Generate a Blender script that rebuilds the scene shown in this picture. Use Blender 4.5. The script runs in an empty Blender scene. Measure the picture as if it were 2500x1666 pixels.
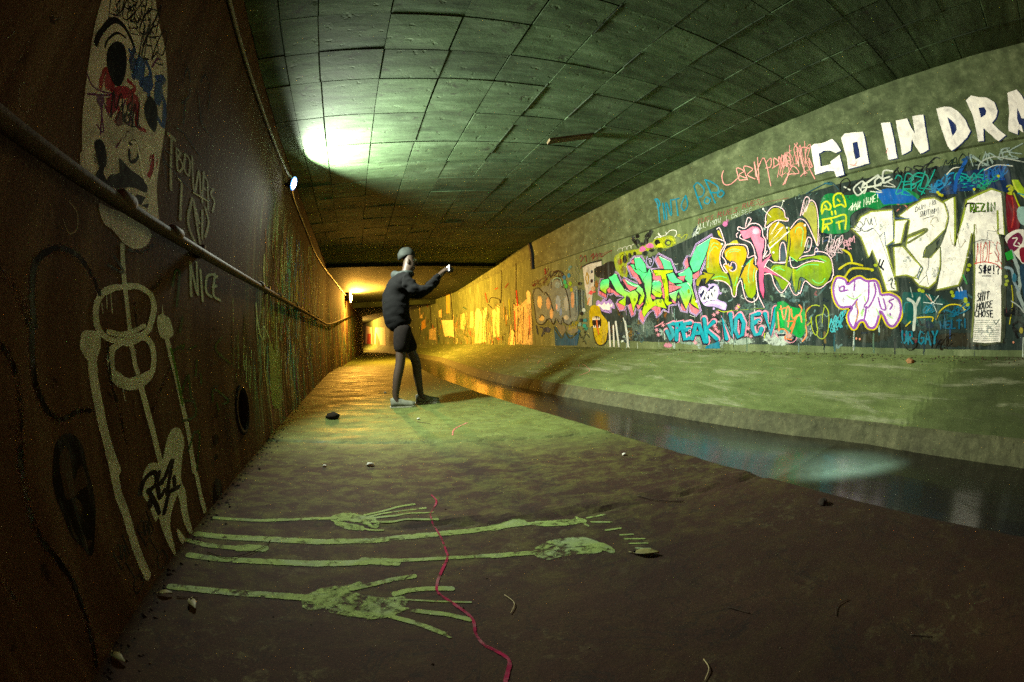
import bpy, bmesh, math, random
from mathutils import Vector, Matrix, noise as mnoise
R_ = math.radians
scene = bpy.context.scene
COL = scene.collection
rng = random.Random(11)

# ------------------------------------------------------------------ camera
cd = bpy.data.cameras.new('camera')
cam = bpy.data.objects.new('camera', cd); COL.objects.link(cam)
cd.type = 'PANO'
cd.panorama_type = 'FISHEYE_LENS_POLYNOMIAL'
cd.sensor_fit = 'HORIZONTAL'; cd.sensor_width = 36.0; cd.sensor_height = 24.0
cd.fisheye_fov = R_(230)
cd.fisheye_polynomial_k0 = 0.0
cd.fisheye_polynomial_k1 = -0.066971385
cd.fisheye_polynomial_k2 = -4.5545098e-05
cd.fisheye_polynomial_k3 = -2.2492971e-06
cd.fisheye_polynomial_k4 = -2.438203e-07
cd.clip_start = 0.02; cd.clip_end = 400
yw, ro = R_(20.5927), R_(2.0)
def roty(v):
    c, s = math.cos(-ro), math.sin(-ro)
    return Vector((v[0]*c - v[2]*s, v[1], v[0]*s + v[2]*c))
cf = roty((math.sin(yw), math.cos(yw), 0)); cr = roty((math.cos(yw), -math.sin(yw), 0)); cu = roty((0, 0, 1))
m = Matrix.Identity(4)
for i in range(3):
    m[i][0], m[i][1], m[i][2] = cr[i], cu[i], -cf[i]
m[2][3] = 0.678
cam.matrix_world = m
scene.camera = cam

# ------------------------------------------------------------------ world, exposure
world = bpy.data.worlds.new('World'); scene.world = world; world.use_nodes = True
bg = world.node_tree.nodes['Background']
bg.inputs[0].default_value = (1.0, 0.30, 0.16, 1); bg.inputs[1].default_value = 0.8    # red fill added to lift the shadows through the open rear end
scene.view_settings.view_transform = 'Standard'; scene.view_settings.look = 'None'
scene.view_settings.exposure = 0.0; scene.view_settings.gamma = 1.0
scene.view_settings.use_curve_mapping = False
scene.cycles.use_denoising = False
scene.cycles.max_bounces = 8; scene.cycles.diffuse_bounces = 3; scene.cycles.transparent_max_bounces = 32
scene.cycles.sample_clamp_indirect = 6.0

# ------------------------------------------------------------------ helpers
def mat(name):
    m = bpy.data.materials.new(name); m.use_nodes = True
    nt = m.node_tree
    return m, nt, nt.nodes['Principled BSDF']
class N:
    """tiny node helper"""
    def __init__(s, nt): s.nt = nt
    def new(s, t, **kw):
        n = s.nt.nodes.new(t)
        for k, v in kw.items(): setattr(n, k, v)
        return n
    def link(s, a, b): s.nt.links.new(a, b)
    def coords(s, scale=(1, 1, 1), rot=(0, 0, 0), loc=(0, 0, 0), space='Object'):
        t = s.new('ShaderNodeTexCoord'); mp = s.new('ShaderNodeMapping')
        mp.inputs['Scale'].default_value = scale; mp.inputs['Rotation'].default_value = rot; mp.inputs['Location'].default_value = loc
        s.link(t.outputs[space], mp.inputs[0]); return mp.outputs[0]
    def noise(s, vec, scale, detail=6, rough=.6, dist=0):
        n = s.new('ShaderNodeTexNoise'); n.inputs['Scale'].default_value = scale; n.inputs['Detail'].default_value = detail
        n.inputs['Roughness'].default_value = rough; n.inputs['Distortion'].default_value = dist
        s.link(vec, n.inputs['Vector']); return n
    def ramp(s, fac, stops, interp='LINEAR'):
        r = s.new('ShaderNodeValToRGB'); r.color_ramp.interpolation = interp
        e = r.color_ramp.elements
        while len(e) < len(stops): e.new(.5)
        for el, (p, c) in zip(e, stops):
            el.position = p; el.color = (c, c, c, 1) if isinstance(c, (int, float)) else (*c, 1)
        s.link(fac, r.inputs[0]); return r.outputs[0]
    def mix(s, fac, a, b, mode='MIX'):
        n = s.new('ShaderNodeMix', data_type='RGBA', blend_type=mode)
        for sock, v in ((n.inputs[0], fac), (n.inputs[6], a), (n.inputs[7], b)):
            if isinstance(v, (int, float)): sock.default_value = v
            elif isinstance(v, tuple): sock.default_value = (*v, 1)
            else: s.link(v, sock)
        return n.outputs[2]
    def math(s, op, a, b=0.0, clamp=False):
        n = s.new('ShaderNodeMath', operation=op); n.use_clamp = clamp
        for sock, v in ((n.inputs[0], a), (n.inputs[1], b)):
            if isinstance(v, (int, float)): sock.default_value = v
            else: s.link(v, sock)
        return n.outputs[0]
    def bump(s, bsdf, h, strength=.3, dist=.01):
        b = s.new('ShaderNodeBump'); b.inputs['Strength'].default_value = strength; b.inputs['Distance'].default_value = dist
        s.link(h, b.inputs['Height']); s.link(b.outputs[0], bsdf.inputs['Normal'])

def mesh(name, verts, faces, m, parent=None, smooth=False):
    me = bpy.data.meshes.new(name); me.from_pydata([tuple(v) for v in verts], [], faces); me.update()
    if smooth:
        for p in me.polygons: p.use_smooth = True
    for mm in (m if isinstance(m, (list, tuple)) else [m]): me.materials.append(mm)
    o = bpy.data.objects.new(name, me); COL.objects.link(o)
    if parent is not None: o.parent = parent; o.matrix_parent_inverse = parent.matrix_world.inverted()
    return o
def bmobj(name, bm, m, parent=None, smooth=False):
    me = bpy.data.meshes.new(name); bm.normal_update(); bm.to_mesh(me); bm.free()
    if smooth:
        for p in me.polygons: p.use_smooth = True
    for mm in (m if isinstance(m, (list, tuple)) else [m]): me.materials.append(mm)
    o = bpy.data.objects.new(name, me); COL.objects.link(o)
    if parent is not None: o.parent = parent
    return o
def tag(o, label=None, cat=None, group=None, kind=None):
    for k, v in (('label', label), ('category', cat), ('group', group), ('kind', kind)):
        if v: o[k] = v
    return o
def empty(name, loc):
    o = bpy.data.objects.new(name, None); COL.objects.link(o); o.location = loc; o.empty_display_size = .1
    return o
def add_box(bm, c, size, M=None):
    r = bmesh.ops.create_cube(bm, size=1)
    for v in r['verts']:
        p = Vector((v.co.x*size[0], v.co.y*size[1], v.co.z*size[2]))
        if M is not None: p = M @ p
        v.co = p + Vector(c)
    return r['verts']
def add_tube(bm, pts, rad, seg=10, cap=True):
    pts = [Vector(p) for p in pts]; rings = []
    rads = rad if isinstance(rad, (list, tuple)) else [rad]*len(pts)
    prev = None
    for i, p in enumerate(pts):
        t = (pts[min(i+1, len(pts)-1)] - pts[max(i-1, 0)]).normalized()
        if prev is None:
            n = t.orthogonal().normalized()
        else:
            n = (prev - t*prev.dot(t)).normalized()
        prev = n; b = t.cross(n)
        rings.append([bm.verts.new(p + (n*math.cos(2*math.pi*k/seg) + b*math.sin(2*math.pi*k/seg))*rads[i]) for k in range(seg)])
    for a, b in zip(rings[:-1], rings[1:]):
        for k in range(seg): bm.faces.new((a[k], a[(k+1) % seg], b[(k+1) % seg], b[k]))
    if cap:
        bm.faces.new(rings[0][::-1]); bm.faces.new(rings[-1])
def smooth_path(pts, n=6):
    """Catmull-Rom through points"""
    pts = [Vector(p) for p in pts]; out = []
    for i in range(len(pts)-1):
        p0, p1, p2, p3 = pts[max(i-1, 0)], pts[i], pts[i+1], pts[min(i+2, len(pts)-1)]
        for k in range(n):
            t = k/n
            out.append(.5*((2*p1) + (p2-p0)*t + (2*p0-5*p1+4*p2-p3)*t*t + (3*p1-p0-3*p2+p3)*t**3))
    out.append(pts[-1]); return out

# ------------------------------------------------------------------ dimensions (metres; camera stands at x 0, y 0)
XL, XR = -.742, 3.854                      # faces of the two walls
FS = -.02                                  # cross-fall of the walkway
CA, CS = 2.4313, .0894                     # soffit height over x 0 and its cross-fall
ZB = .447                                  # foot of the right wall, top of the bank
ZLEDGE = 2.07
Y0 = -4.0
LW = [(XL, Y0), (XL, 9.2), (-.455, 14.4), (.19, 26.5), (.13, 27.0), (-5, 28.5)]       # left wall in plan
RW = [(XR, Y0), (XR, 16.3), (3.62, 17.6), (3.25, 19.1), (2.6, 21.2), (1.75, 25.0), (1.15, 30.0), (.35, 38.0), (-2.2, 46.0)]
def fl(x): return FS*(x-XL)
def cz(x): return CA + CS*x

# ------------------------------------------------------------------ materials
def concrete(name, dark, mid, light, stretch=(1, 1, 1), scale=1.0, rough=.85, bump=.35, fine=38, bdist=.012, spec=.3, tone=False, slab=False):
    m, nt, b = mat(name); n = N(nt)
    v = n.coords(stretch)
    big = n.noise(v, 1.1*scale, 8, .65, .4); med = n.noise(v, 5.5*scale, 7, .62, .2)
    v2 = n.coords()
    fin = n.noise(v2, fine, 6, .7); pit = n.noise(v2, 14, 3, .5)
    c = n.ramp(big.outputs[0], [(.28, dark), (.5, mid), (.72, light)])
    c = n.mix(.55, c, n.ramp(med.outputs[0], [(.3, dark), (.52, mid), (.72, light)]))
    c = n.mix(.5, c, n.ramp(fin.outputs[0], [(.3, .35), (.55, .5), (.75, .62)]), 'OVERLAY')
    if tone:                                              # each formed panel weathered a little differently
        at = n.new('ShaderNodeAttribute', attribute_name='tone')
        c = n.mix(.7, c, at.outputs[0], 'OVERLAY')
        sp = n.noise(v2, 9, 5, .7, .5)
        c = n.mix(n.ramp(sp.outputs[0], [(.60, 0), (.68, .75)]), c, (.02, .018, .012))
    if slab:                                              # the last slab of the bank is darker, increasingly so away from the joint
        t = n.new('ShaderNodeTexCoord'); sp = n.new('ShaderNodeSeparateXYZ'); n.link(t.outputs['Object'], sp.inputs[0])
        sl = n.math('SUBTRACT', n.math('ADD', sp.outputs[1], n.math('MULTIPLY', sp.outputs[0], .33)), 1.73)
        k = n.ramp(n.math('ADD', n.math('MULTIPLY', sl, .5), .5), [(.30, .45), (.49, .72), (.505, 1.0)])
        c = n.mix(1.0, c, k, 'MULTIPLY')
        st = n.noise(n.coords((1.2, .22, 1), rot=(0, 0, .5)), 5, 6, .7, .4)
        c = n.mix(n.ramp(st.outputs[0], [(.54, 0), (.68, .6)]), c, (.30, .32, .20))
        c = n.mix(n.ramp(st.outputs[0], [(.30, .6), (.42, 0)]), c, (.05, .055, .03))
    n.link(c, b.inputs['Base Color']); b.inputs['Roughness'].default_value = rough
    b.inputs['Specular IOR Level'].default_value = spec
    gr = n.noise(v2, 150, 4, .75); c = n.mix(1.0, c, n.ramp(gr.outputs[0], [(.30, .55), (.5, 1.), (.68, 1.3)]), 'MULTIPLY'); n.link(c, b.inputs['Base Color'])
    h = n.math('ADD', n.math('MULTIPLY', fin.outputs[0], .35), n.math('MULTIPLY', n.ramp(pit.outputs[0], [(.26, 0.), (.36, 1.)]), .8))
    h = n.math('ADD', h, n.math('MULTIPLY', med.outputs[0], .7))
    n.bump(b, h, bump, bdist)
    return m, nt, b, n, c
M = {}
M['ceiling'], *_ = concrete('soffit_concrete', (.011, .018, .006), (.056, .100, .041), (.135, .205, .11), (.4, 1.5, 1), 1.5, bump=.22, bdist=.012, tone=True)
M['wall_right'], *_ = concrete('right_wall_concrete', (.036, .050, .018), (.098, .135, .052), (.22, .26, .13), (1, 1, .35), 1.5, bump=.3)
M['upper'], *_ = concrete('upper_band_concrete', (.020, .027, .010), (.072, .098, .040), (.19, .23, .11), (1, .8, 1.2), 1.9, bump=.35)
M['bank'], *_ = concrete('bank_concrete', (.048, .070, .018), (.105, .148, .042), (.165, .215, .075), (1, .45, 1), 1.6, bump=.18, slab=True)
M['lip'], *_ = concrete('channel_lip_concrete', (.026, .026, .012), (.062, .068, .030), (.12, .125, .06), (1, 1, 1), 3.5, bump=.5, fine=70, bdist=.012)
M['bed'], *_ = concrete('channel_bed_concrete', (.02, .018, .012), (.04, .035, .022), (.07, .06, .04))
def left_wall_mat():
    m, nt, b = mat('left_wall_concrete'); n = N(nt)
    v = n.coords((1, 1, .14)); v1 = n.coords()
    big = n.noise(n.coords((1, 1, .5)), 1.4, 7, .6, .3); stk = n.noise(v, 7, 6, .62, .25); fin = n.noise(v1, 46, 5, .7)
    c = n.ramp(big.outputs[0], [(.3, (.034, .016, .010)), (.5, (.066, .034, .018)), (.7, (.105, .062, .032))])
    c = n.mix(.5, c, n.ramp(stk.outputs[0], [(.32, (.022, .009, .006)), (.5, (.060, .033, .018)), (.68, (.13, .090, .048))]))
    # runs of old spray paint between y 3 and 10
    sep = n.new('ShaderNodeSeparateXYZ'); t = n.new('ShaderNodeTexCoord'); n.link(t.outputs['Object'], sep.inputs[0])
    yy = sep.outputs[1]; zz = sep.outputs[2]
    zone = n.math('MULTIPLY', n.ramp(n.math('MULTIPLY', yy, .05), [(.13, 0), (.19, 1), (.95, 1), (1, .5)]), n.ramp(n.math('MULTIPLY', zz, .4), [(.0, .5), (.2, 1), (.55, 1), (.78, .0)]))
    hue = n.noise(n.coords((1, 1.0, .22)), 3.1, 4, .6, .6)
    pal = n.ramp(hue.outputs[0], [(.30, (.04, .12, .38)), (.38, (.05, .42, .48)), (.44, (.10, .50, .26)), (.5, (.58, .58, .32)), (.56, (.52, .26, .09)), (.62, (.30, .09, .14)), (.7, (.66, .66, .55))])  # palette brightened in place of the lamplight on this stretch
    pm = n.noise(n.coords((1, 1.6, .16)), 5.5, 6, .68, .8)
    c = n.mix(n.math('MULTIPLY', zone, n.ramp(pm.outputs[0], [(.47, 0), (.56, .85)])), c, pal)
    dk = n.noise(n.coords((1, 2.2, .2)), 6.2, 6, .7, .9)
    c = n.mix(n.math('MULTIPLY', zone, n.ramp(dk.outputs[0], [(.54, 0), (.60, .8)])), c, (.02, .018, .02))
    c = n.mix(.4, c, n.ramp(fin.outputs[0], [(.3, .38), (.55, .5), (.75, .6)]), 'OVERLAY')
    gr = n.noise(v1, 160, 4, .75); c = n.mix(1.0, c, n.ramp(gr.outputs[0], [(.30, .5), (.5, 1.), (.68, 1.4)]), 'MULTIPLY')
    chip = n.noise(v1, 11, 6, .7, .3); c = n.mix(n.ramp(chip.outputs[0], [(.62, 0), (.68, .8)]), c, (.012, .007, .005)); c = n.mix(n.ramp(chip.outputs[0], [(.28, .5), (.34, 0)]), c, (.15, .11, .07))
    n.link(c, b.inputs['Base Color']); b.inputs['Roughness'].default_value = .92; b.inputs['Specular IOR Level'].default_value = .08
    n.bump(b, n.math('ADD', n.math('MULTIPLY', fin.outputs[0], .6), n.math('MULTIPLY', big.outputs[0], .3)), .25, .008)
    return m
M['wall_left'] = left_wall_mat()

def floor_mat():
    m, nt, b = mat('walkway_concrete'); n = N(nt)
    t = n.new('ShaderNodeTexCoord'); sep = n.new('ShaderNodeSeparateXYZ'); n.link(t.outputs['Object'], sep.inputs[0])
    x, y = sep.outputs[0], sep.outputs[1]
    v = n.coords(); wob = n.noise(v, 3.2, 6, .65); fin = n.noise(v, 52, 5, .7); med = n.noise(v, 6.5, 8, .68, .5); big = n.noise(v, 1.3, 5, .6)
    s = n.math('ADD', n.math('ADD', y, n.math('MULTIPLY', x, .19)), n.math('MULTIPLY', n.math('SUBTRACT', wob.outputs[0], .5), .5))
    clean = n.ramp(n.math('MULTIPLY', s, .1), [(.225, 0), (.255, .25), (.302, 1)])          # the swept slab begins at the joint; its soft edge paints the fading light
    # near slab: silt, with patches of moss where the film has lifted
    near = n.ramp(big.outputs[0], [(.3, (.017, .0072, .0036)), (.55, (.025, .0112, .0055)), (.75, (.036, .017, .008))])
    rid = n.noise(n.coords((1, 1.2, 1)), 16, 9, .76, .4)
    ring = n.ramp(rid.outputs[0], [(.53, 0), (.62, 1)])
    patch = n.ramp(n.noise(n.coords((1, 1.3, 1), loc=(3.1, 1.7, 0)), 2.0, 4, .6).outputs[0], [(.50, 0), (.62, 1)])
    near = n.mix(n.math('MULTIPLY', n.math('MULTIPLY', ring, patch), .6), near, (.07, .062, .026))
    sm = n.ramp(n.math('MULTIPLY', y, .1), [(.08, .1), (.15, .65), (.29, 1.)])  # smear thickens toward the lamp: the fade of its light put into colour
    smear = n.noise(n.coords((.8, 1.25, 1), rot=(0, 0, .2)), 9, 9, .76, .3)
    near = n.mix(n.math('MULTIPLY', sm, n.ramp(smear.outputs[0], [(.45, 0), (.64, .9)])), near, (.085, .09, .016))
    far = n.ramp(med.outputs[0], [(.28, (.052, .064, .015)), (.5, (.078, .102, .024)), (.72, (.115, .15, .04))])
    blot = n.noise(n.coords((.5, 1.4, 1)), 4.2, 6, .7, .6)
    far = n.mix(n.ramp(blot.outputs[0], [(.58, 0), (.72, .6)]), far, (.05, .045, .02))
    c = n.mix(clean, near, far)
    gr = n.noise(v, 170, 4, .75); c = n.mix(1.0, c, n.ramp(gr.outputs[0], [(.3, .45), (.5, 1.), (.66, 1.25), (.72, 2.6)]), 'MULTIPLY')
    cr = n.noise(n.coords((1, 1, 1)), 2.6, 9, .6, 1.1)
    c = n.mix(n.ramp(cr.outputs[0], [(.494, 0), (.4985, .8), (.5015, .8), (.506, 0)]), c, (.008, .006, .004))
    c = n.mix(.5, c, n.ramp(fin.outputs[0], [(.3, .36), (.55, .5), (.75, .62)]), 'OVERLAY')
    n.link(c, b.inputs['Base Color'])
    wet = n.mix(clean, (.9, .9, .9), n.ramp(blot.outputs[0], [(.35, .5), (.6, .8)]))
    n.link(wet, b.inputs['Roughness']); b.inputs['Specular IOR Level'].default_value = .2
    n.bump(b, n.math('ADD', n.math('ADD', n.math('MULTIPLY', fin.outputs[0], .5), n.math('MULTIPLY', gr.outputs[0], .35)), n.math('MULTIPLY', med.outputs[0], .2)), .34, .008)
    return m
M['floor'] = floor_mat()

def water_mat():
    m, nt, b = mat('stream_water'); n = N(nt)
    b.inputs['Base Color'].default_value = (.012, .010, .008, 1); b.inputs['Roughness'].default_value = .17
    b.inputs['IOR'].default_value = 1.33; b.inputs['Specular IOR Level'].default_value = .7
    v = n.coords((1.6, .5, 1)); w = n.noise(v, 2.2, 3, .5, .6)
    # aerated water: a pale veil where the stream tumbles over the hump
    at = n.new('ShaderNodeAttribute', attribute_name='foam'); fz = n.noise(n.coords((1, 1, 1), rot=(0, 0, .5)), 3.0, 4, .5, .3)
    fo = n.math('MULTIPLY', at.outputs['Fac'], n.ramp(fz.outputs[0], [(.25, .55), (.65, 1.)]))
    n.link(n.mix(fo, (.010, .008, .007), (.34, .56, .47)), b.inputs['Base Color'])
    n.bump(b, w.outputs[0], .12, .03)
    return m
M['water'] = water_mat()

def flat(name, col, rough=.6, metal=0.0, bumpn=0, var=.35):
    m, nt, b = mat(name); n = N(nt)
    f = n.noise(n.coords(), 22, 5, .65)
    lo = tuple(x*(1-var) for x in col); hi = tuple(min(1, x*(1+var)) for x in col)
    n.link(n.ramp(f.outputs[0], [(.3, lo), (.7, hi)]), b.inputs['Base Color'])
    b.inputs['Roughness'].default_value = rough; b.inputs['Metallic'].default_value = metal; b.inputs['Specular IOR Level'].default_value = .15 if rough > .75 else .4
    if bumpn: n.bump(b, f.outputs[0], bumpn, .005)
    return m
def glow(name, col, strength):
    m, nt, b = mat(name)
    b.inputs['Base Color'].default_value = (.9, .9, .9, 1)
    b.inputs['Emission Color'].default_value = (*col, 1); b.inputs['Emission Strength'].default_value = strength
    return m
M['pipe'] = flat('painted_pipe', (.05, .035, .021), .78, .0, .5)
M['black_rubber'] = flat('cable_sheath', (.16, .15, .11), .5)
M['dark_metal'] = flat('dark_metal', (.035, .032, .03), .5, .5)
M['hole'] = flat('pipe_interior', (.012, .010, .009), .9)

# ------------------------------------------------------------------ soffit of formed panels
def build_ceiling():
    xs = [XL, -.565, -.353, .046, .454, .860, 1.268, 1.685, 2.113, 2.538, 2.95, 3.37, XR+.1]
    ys = [Y0+.38*i for i in range(0, 15)]
    ys = [y for y in ys if y < 1.3] + [1.45, 1.80, 2.147, 2.487, 2.99, 3.54, 4.03, 4.52, 5.0, 5.5, 6.05, 6.6, 7.15, 7.7, 8.25, 8.8, 9.35, 9.9, 10.45, 11, 11.6, 12.2]
    V, Fc, tones = [], [], []
    g = .0045
    for i in range(len(xs)-1):
        for j in range(len(ys)-1):
            gg = [rng.choice((.0015, .003, .0045, .0045, .009, .013)) for q in range(4)]
            x0, x1, y0, y1 = xs[i]+gg[0]*.7, xs[i+1]-gg[1]*.7, ys[j]+gg[2]*.8, ys[j+1]-gg[3]*.8
            if y0 > 9.35 + .47*(x0+.75): continue
            o = rng.uniform(-.0036, .0036); tx, ty = rng.uniform(-.002, .002), rng.uniform(-.003, .003)
            nx, ny = 4, 3; base = len(V)
            bow = rng.uniform(-.003, .004)
            for b in range(ny+1):
                for a in range(nx+1):
                    u, w = a/nx, b/ny
                    x = x0+(x1-x0)*u; y = y0+(y1-y0)*w
                    z = cz(x) + o + tx*(u-.5) + ty*(w-.5) + bow*math.sin(math.pi*u)*math.sin(math.pi*w)
                    V.append((x, y, z))
            for b in range(ny):
                for a in range(nx):
                    k = base+b*(nx+1)+a
                    Fc.append((k, k+nx+1, k+nx+2, k+1))
            # returns of the panel into the joint
            ring = [base+a for a in range(nx+1)] + [base+b*(nx+1)+nx for b in range(1, ny+1)] + [base+ny*(nx+1)+a for a in range(nx-1, -1, -1)] + [base+b*(nx+1) for b in range(ny-1, 0, -1)]
            tn = rng.uniform(.34, .62); tones += [tn]*(len(V)-len(tones))
            up = len(V)
            for r in ring: V.append((V[r][0], V[r][1], V[r][2]+.03))
            L = len(ring)
            for q in range(L): Fc.append((ring[q], ring[(q+1) % L], up+(q+1) % L, up+q))
    # slab above the joints
    k = len(V)
    for (x, y) in ((XL-.4, Y0), (XR+.4, Y0), (XR+.4, 14), (XL-.4, 14)): V.append((x, y, cz(x)+.014))
    for (x, y) in ((XL-.4, Y0), (XR+.4, Y0), (XR+.4, 14), (XL-.4, 14)): V.append((x, y, cz(x)+.4))
    Fc += [(k, k+3, k+2, k+1), (k+4, k+5, k+6, k+7), (k, k+1, k+5, k+4), (k+1, k+2, k+6, k+5), (k+2, k+3, k+7, k+6), (k+3, k, k+4, k+7)]
    tones += [.45]*(len(V)-len(tones))
    o = mesh('ceiling', V, Fc, M['ceiling']); tag(o, kind='structure')
    at = o.data.color_attributes.new('tone', 'FLOAT_COLOR', 'POINT'); at.data.foreach_set('color', [q for t in tones for q in (t, t, t*.97, 1)])
    # thin fins of grout squeezed out along the long joints
    bm = bmesh.new()
    for i, x in enumerate(xs[1:-1]):
        if x < 1.2: continue
        y = -3.5
        while y < 9.0:
            L = rng.uniform(.1, .5)
            if rng.random() < .62:
                h = rng.uniform(.002, .006)
                add_box(bm, (x+rng.uniform(-.003, .003), y+L/2, cz(x)-h/2+.004), (.006, L*.96, h+.008))
            y += L
    f = bmobj('grout_fin', bm, M['ceiling'], o)
    # soffit beyond the beam, lower, bending down into the curve
    V = []; Fc = []
    rows = [(9.2, 2.33, .0894), (12, 2.30, .08), (16, 2.28, .06), (20, 2.26, .03), (26, 2.20, 0), (34, 2.12, 0), (48, 2.1, 0)]
    for (y, a, s) in rows:
        for x in (-6, -.8, .5, 1.7, 2.9, 4.3):
            yy = y + (.47*(x+.75) if y < 12 else .2*(x+.75) if y < 16 else 0)
            V.append((x, yy, a+s*x))
    for r in range(len(rows)-1):
        for c in range(5):
            k = r*6+c; Fc.append((k, k+6, k+7, k+1))
    mesh('ceiling', V, Fc, M['ceiling'])['kind'] = 'structure'
build_ceiling()

# ------------------------------------------------------------------ walls
def strip_wall(pts, zlo, zhi, back):
    V, Fc = [], []
    n = len(pts)
    for (x, y) in pts:
        V += [(x, y, zlo), (x, y, zhi)]
    for i in range(n-1): Fc.append((2*i, 2*i+1, 2*i+3, 2*i+2))
    k = len(V)
    for (x, y) in pts: V += [(x+back, y, zlo), (x+back, y, zhi)]
    for i in range(n-1):
        a, b = k+2*i, k+2*i+2
        Fc.append((a, b, b+1, a+1)); Fc.append((2*i+1, a+1, b+1, 2*i+3)); Fc.append((2*i, 2*i+2, b, a))
    Fc.append((0, k, k+1, 1)); Fc.append((2*n-2, 2*n-1, k+2*n-1, k+2*n-2))
    return V, Fc
HY, HZ, HR = 2.44, .312, .118
def build_left_wall():
    root = empty('concrete_wall', (XL, 0, 0))
    tag(root, 'dark left tunnel wall with a painted skeleton and a pipe along it', 'wall')
    V, Fc = [], []
    V1, F1 = strip_wall([(XL, Y0), (XL, 2.2)], -.15, 2.72, -.3); V += V1; Fc += F1
    V1, F1 = strip_wall([(XL, 2.7)] + LW[1:], -.15, 2.72, -.3); k = len(V); V += V1; Fc += [tuple(k+q for q in ff) for ff in F1]
    # bay with the round opening
    k = len(V); nseg = 32
    corners = [(2.2, -.15), (2.7, -.15), (2.7, 2.72), (2.2, 2.72)]
    circ = [(HY+HR*math.cos(2*math.pi*q/nseg), HZ+HR*math.sin(2*math.pi*q/nseg)) for q in range(nseg)]
    sq = []
    for q in range(nseg):
        a = 2*math.pi*q/nseg; c, s = math.cos(a), math.sin(a); t = .19/max(abs(c), abs(s))
        sq.append((HY+t*c, HZ+t*s))
    V += [(XL, y, z) for (y, z) in circ] + [(XL, y, z) for (y, z) in sq]
    for q in range(nseg):
        r = (q+1) % nseg; Fc.append((k+q, k+r, k+nseg+r, k+nseg+q))
    def quad(y0, z0, y1, z1):
        b = len(V); V.extend([(XL, y0, z0), (XL, y1, z0), (XL, y1, z1), (XL, y0, z1)]); Fc.append((b, b+3, b+2, b+1))
    quad(2.2, -.15, 2.7, HZ-.19); quad(2.2, HZ+.19, 2.7, 2.72); quad(2.2, HZ-.19, HY-.19, HZ+.19); quad(HY+.19, HZ-.19, 2.7, HZ+.19)
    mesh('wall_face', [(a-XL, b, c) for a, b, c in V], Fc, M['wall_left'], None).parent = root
    bm = bmesh.new()
    # rim and barrel of the drain opening
    prof = [(.0, HR+.028), (.012, HR+.026), (.014, HR+.004), (-.005, HR), (-.8, HR)]
    rings = [[bm.verts.new((dx, HY+r*math.cos(2*math.pi*q/nseg), HZ+r*math.sin(2*math.pi*q/nseg))) for q in range(nseg)] for dx, r in prof]
    for a, b in zip(rings[:-1], rings[1:]):
        for q in range(nseg): bm.faces.new((a[q], a[(q+1) % nseg], b[(q+1) % nseg], b[q]))
    bm.faces.new(rings[-1])
    o = bmobj('drain_opening', bm, M['hole'], root, True); o['label'] = 'round drain opening low in the wall'
    return root
LWALL = build_left_wall()
def build_right_wall():
    root = empty('concrete_wall', (XR, 0, 0))
    tag(root, 'right tunnel wall covered with bright graffiti above the sloping bank', 'wall')
    V, Fc = strip_wall(RW, ZB-.5, 3.0, .3)
    Fc = [f[::-1] for f in Fc]
    mesh('wall_face', [(a-XR, b, c) for a, b, c in V], Fc, M['wall_right'], None).parent = root
    # upper band standing 25 mm proud, with a splayed head
    V = []; Fc = []
    ys = [Y0+i*.5 for i in range(0, 25)] + [8.62]
    for y in ys:
        zl = 2.03 + .0165*max(-1, y)
        V += [(.002, y, zl), (-.022, y, zl+.012), (-.024, y, 2.50), (-.075, y, 2.80)]
    for i in range(len(ys)-1):
        for c in range(3):
            k = i*4+c; Fc.append((k, k+1, k+5, k+4))
    k = (len(ys)-1)*4; Fc.append((k, k+1, k+2, k+3))
    mesh('upper_band', V, Fc, M['upper'], None).parent = root
    # the same head beyond the joint
    V = []; Fc = []
    ys = [8.78, 10, 12, 14, 16.2]
    for y in ys: V += [(.002, y, 2.42), (-.05, y, 2.80)]
    for i in range(len(ys)-1): k = 2*i; Fc.append((k, k+1, k+3, k+2))
    mesh('wall_head', V, Fc, M['upper'], None).parent = root
    # dark filler of the movement joint
    bm = bmesh.new()
    add_tube(bm, [(-.08, 8.74, 2.86), (-.03, 8.70, 2.52), (-.03, 8.70, 2.17)], .055, 8)
    o = bmobj('movement_joint', bm, M['dark_metal'], root); o['label'] = 'dark vertical joint where the upper band stops'
    return root
RWALL = build_right_wall()

# ------------------------------------------------------------------ walkway, channel, bank
EDGE = [(-4, 1.765), (1, 1.765), (2.3, 1.73), (3.3, 1.66), (4.26, 1.58), (5.4, 1.50), (6.6, 1.45), (8, 1.41), (10.5, 1.47), (14.4, 1.74), (19, 1.9), (24, 1.5), (29, .6), (36, -.8), (48, -3.5)]
LIPX = [(-4, 2.95), (-.2, 2.93), (1.05, 2.94), (1.87, 2.83), (3.1, 2.69), (4.2, 2.57), (5.14, 2.48), (6.4, 2.37), (8.0, 2.32), (10.8, 2.50), (14, 2.75), (19, 2.5), (24, 1.85), (29, .95), (36, -.4), (48, -3.2)]
def interp(T, y):
    if y <= T[0][0]: return T[0][1]
    for (a, b), (c, d) in zip(T[:-1], T[1:]):
        if y <= c: return b + (d-b)*(y-a)/(c-a)
    return T[-1][1]
def yplan(P, y):
    Q = [(b, a) for a, b in P]; return interp(Q, y)
def edge_x(y):
    return interp(EDGE, y) + .006*mnoise.noise((0, y*3.1, 0)) + .010*mnoise.noise((0, y*9, 4)) - .05*math.exp(-((y-1.235)/.05)**2)*max(0, mnoise.noise((0, y*40, 1))+.5)
def lip_x(y): return interp(LIPX, y) + .012*mnoise.noise((3, y*4, 0)) + .005*mnoise.noise((5, y*17, 0))
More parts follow.
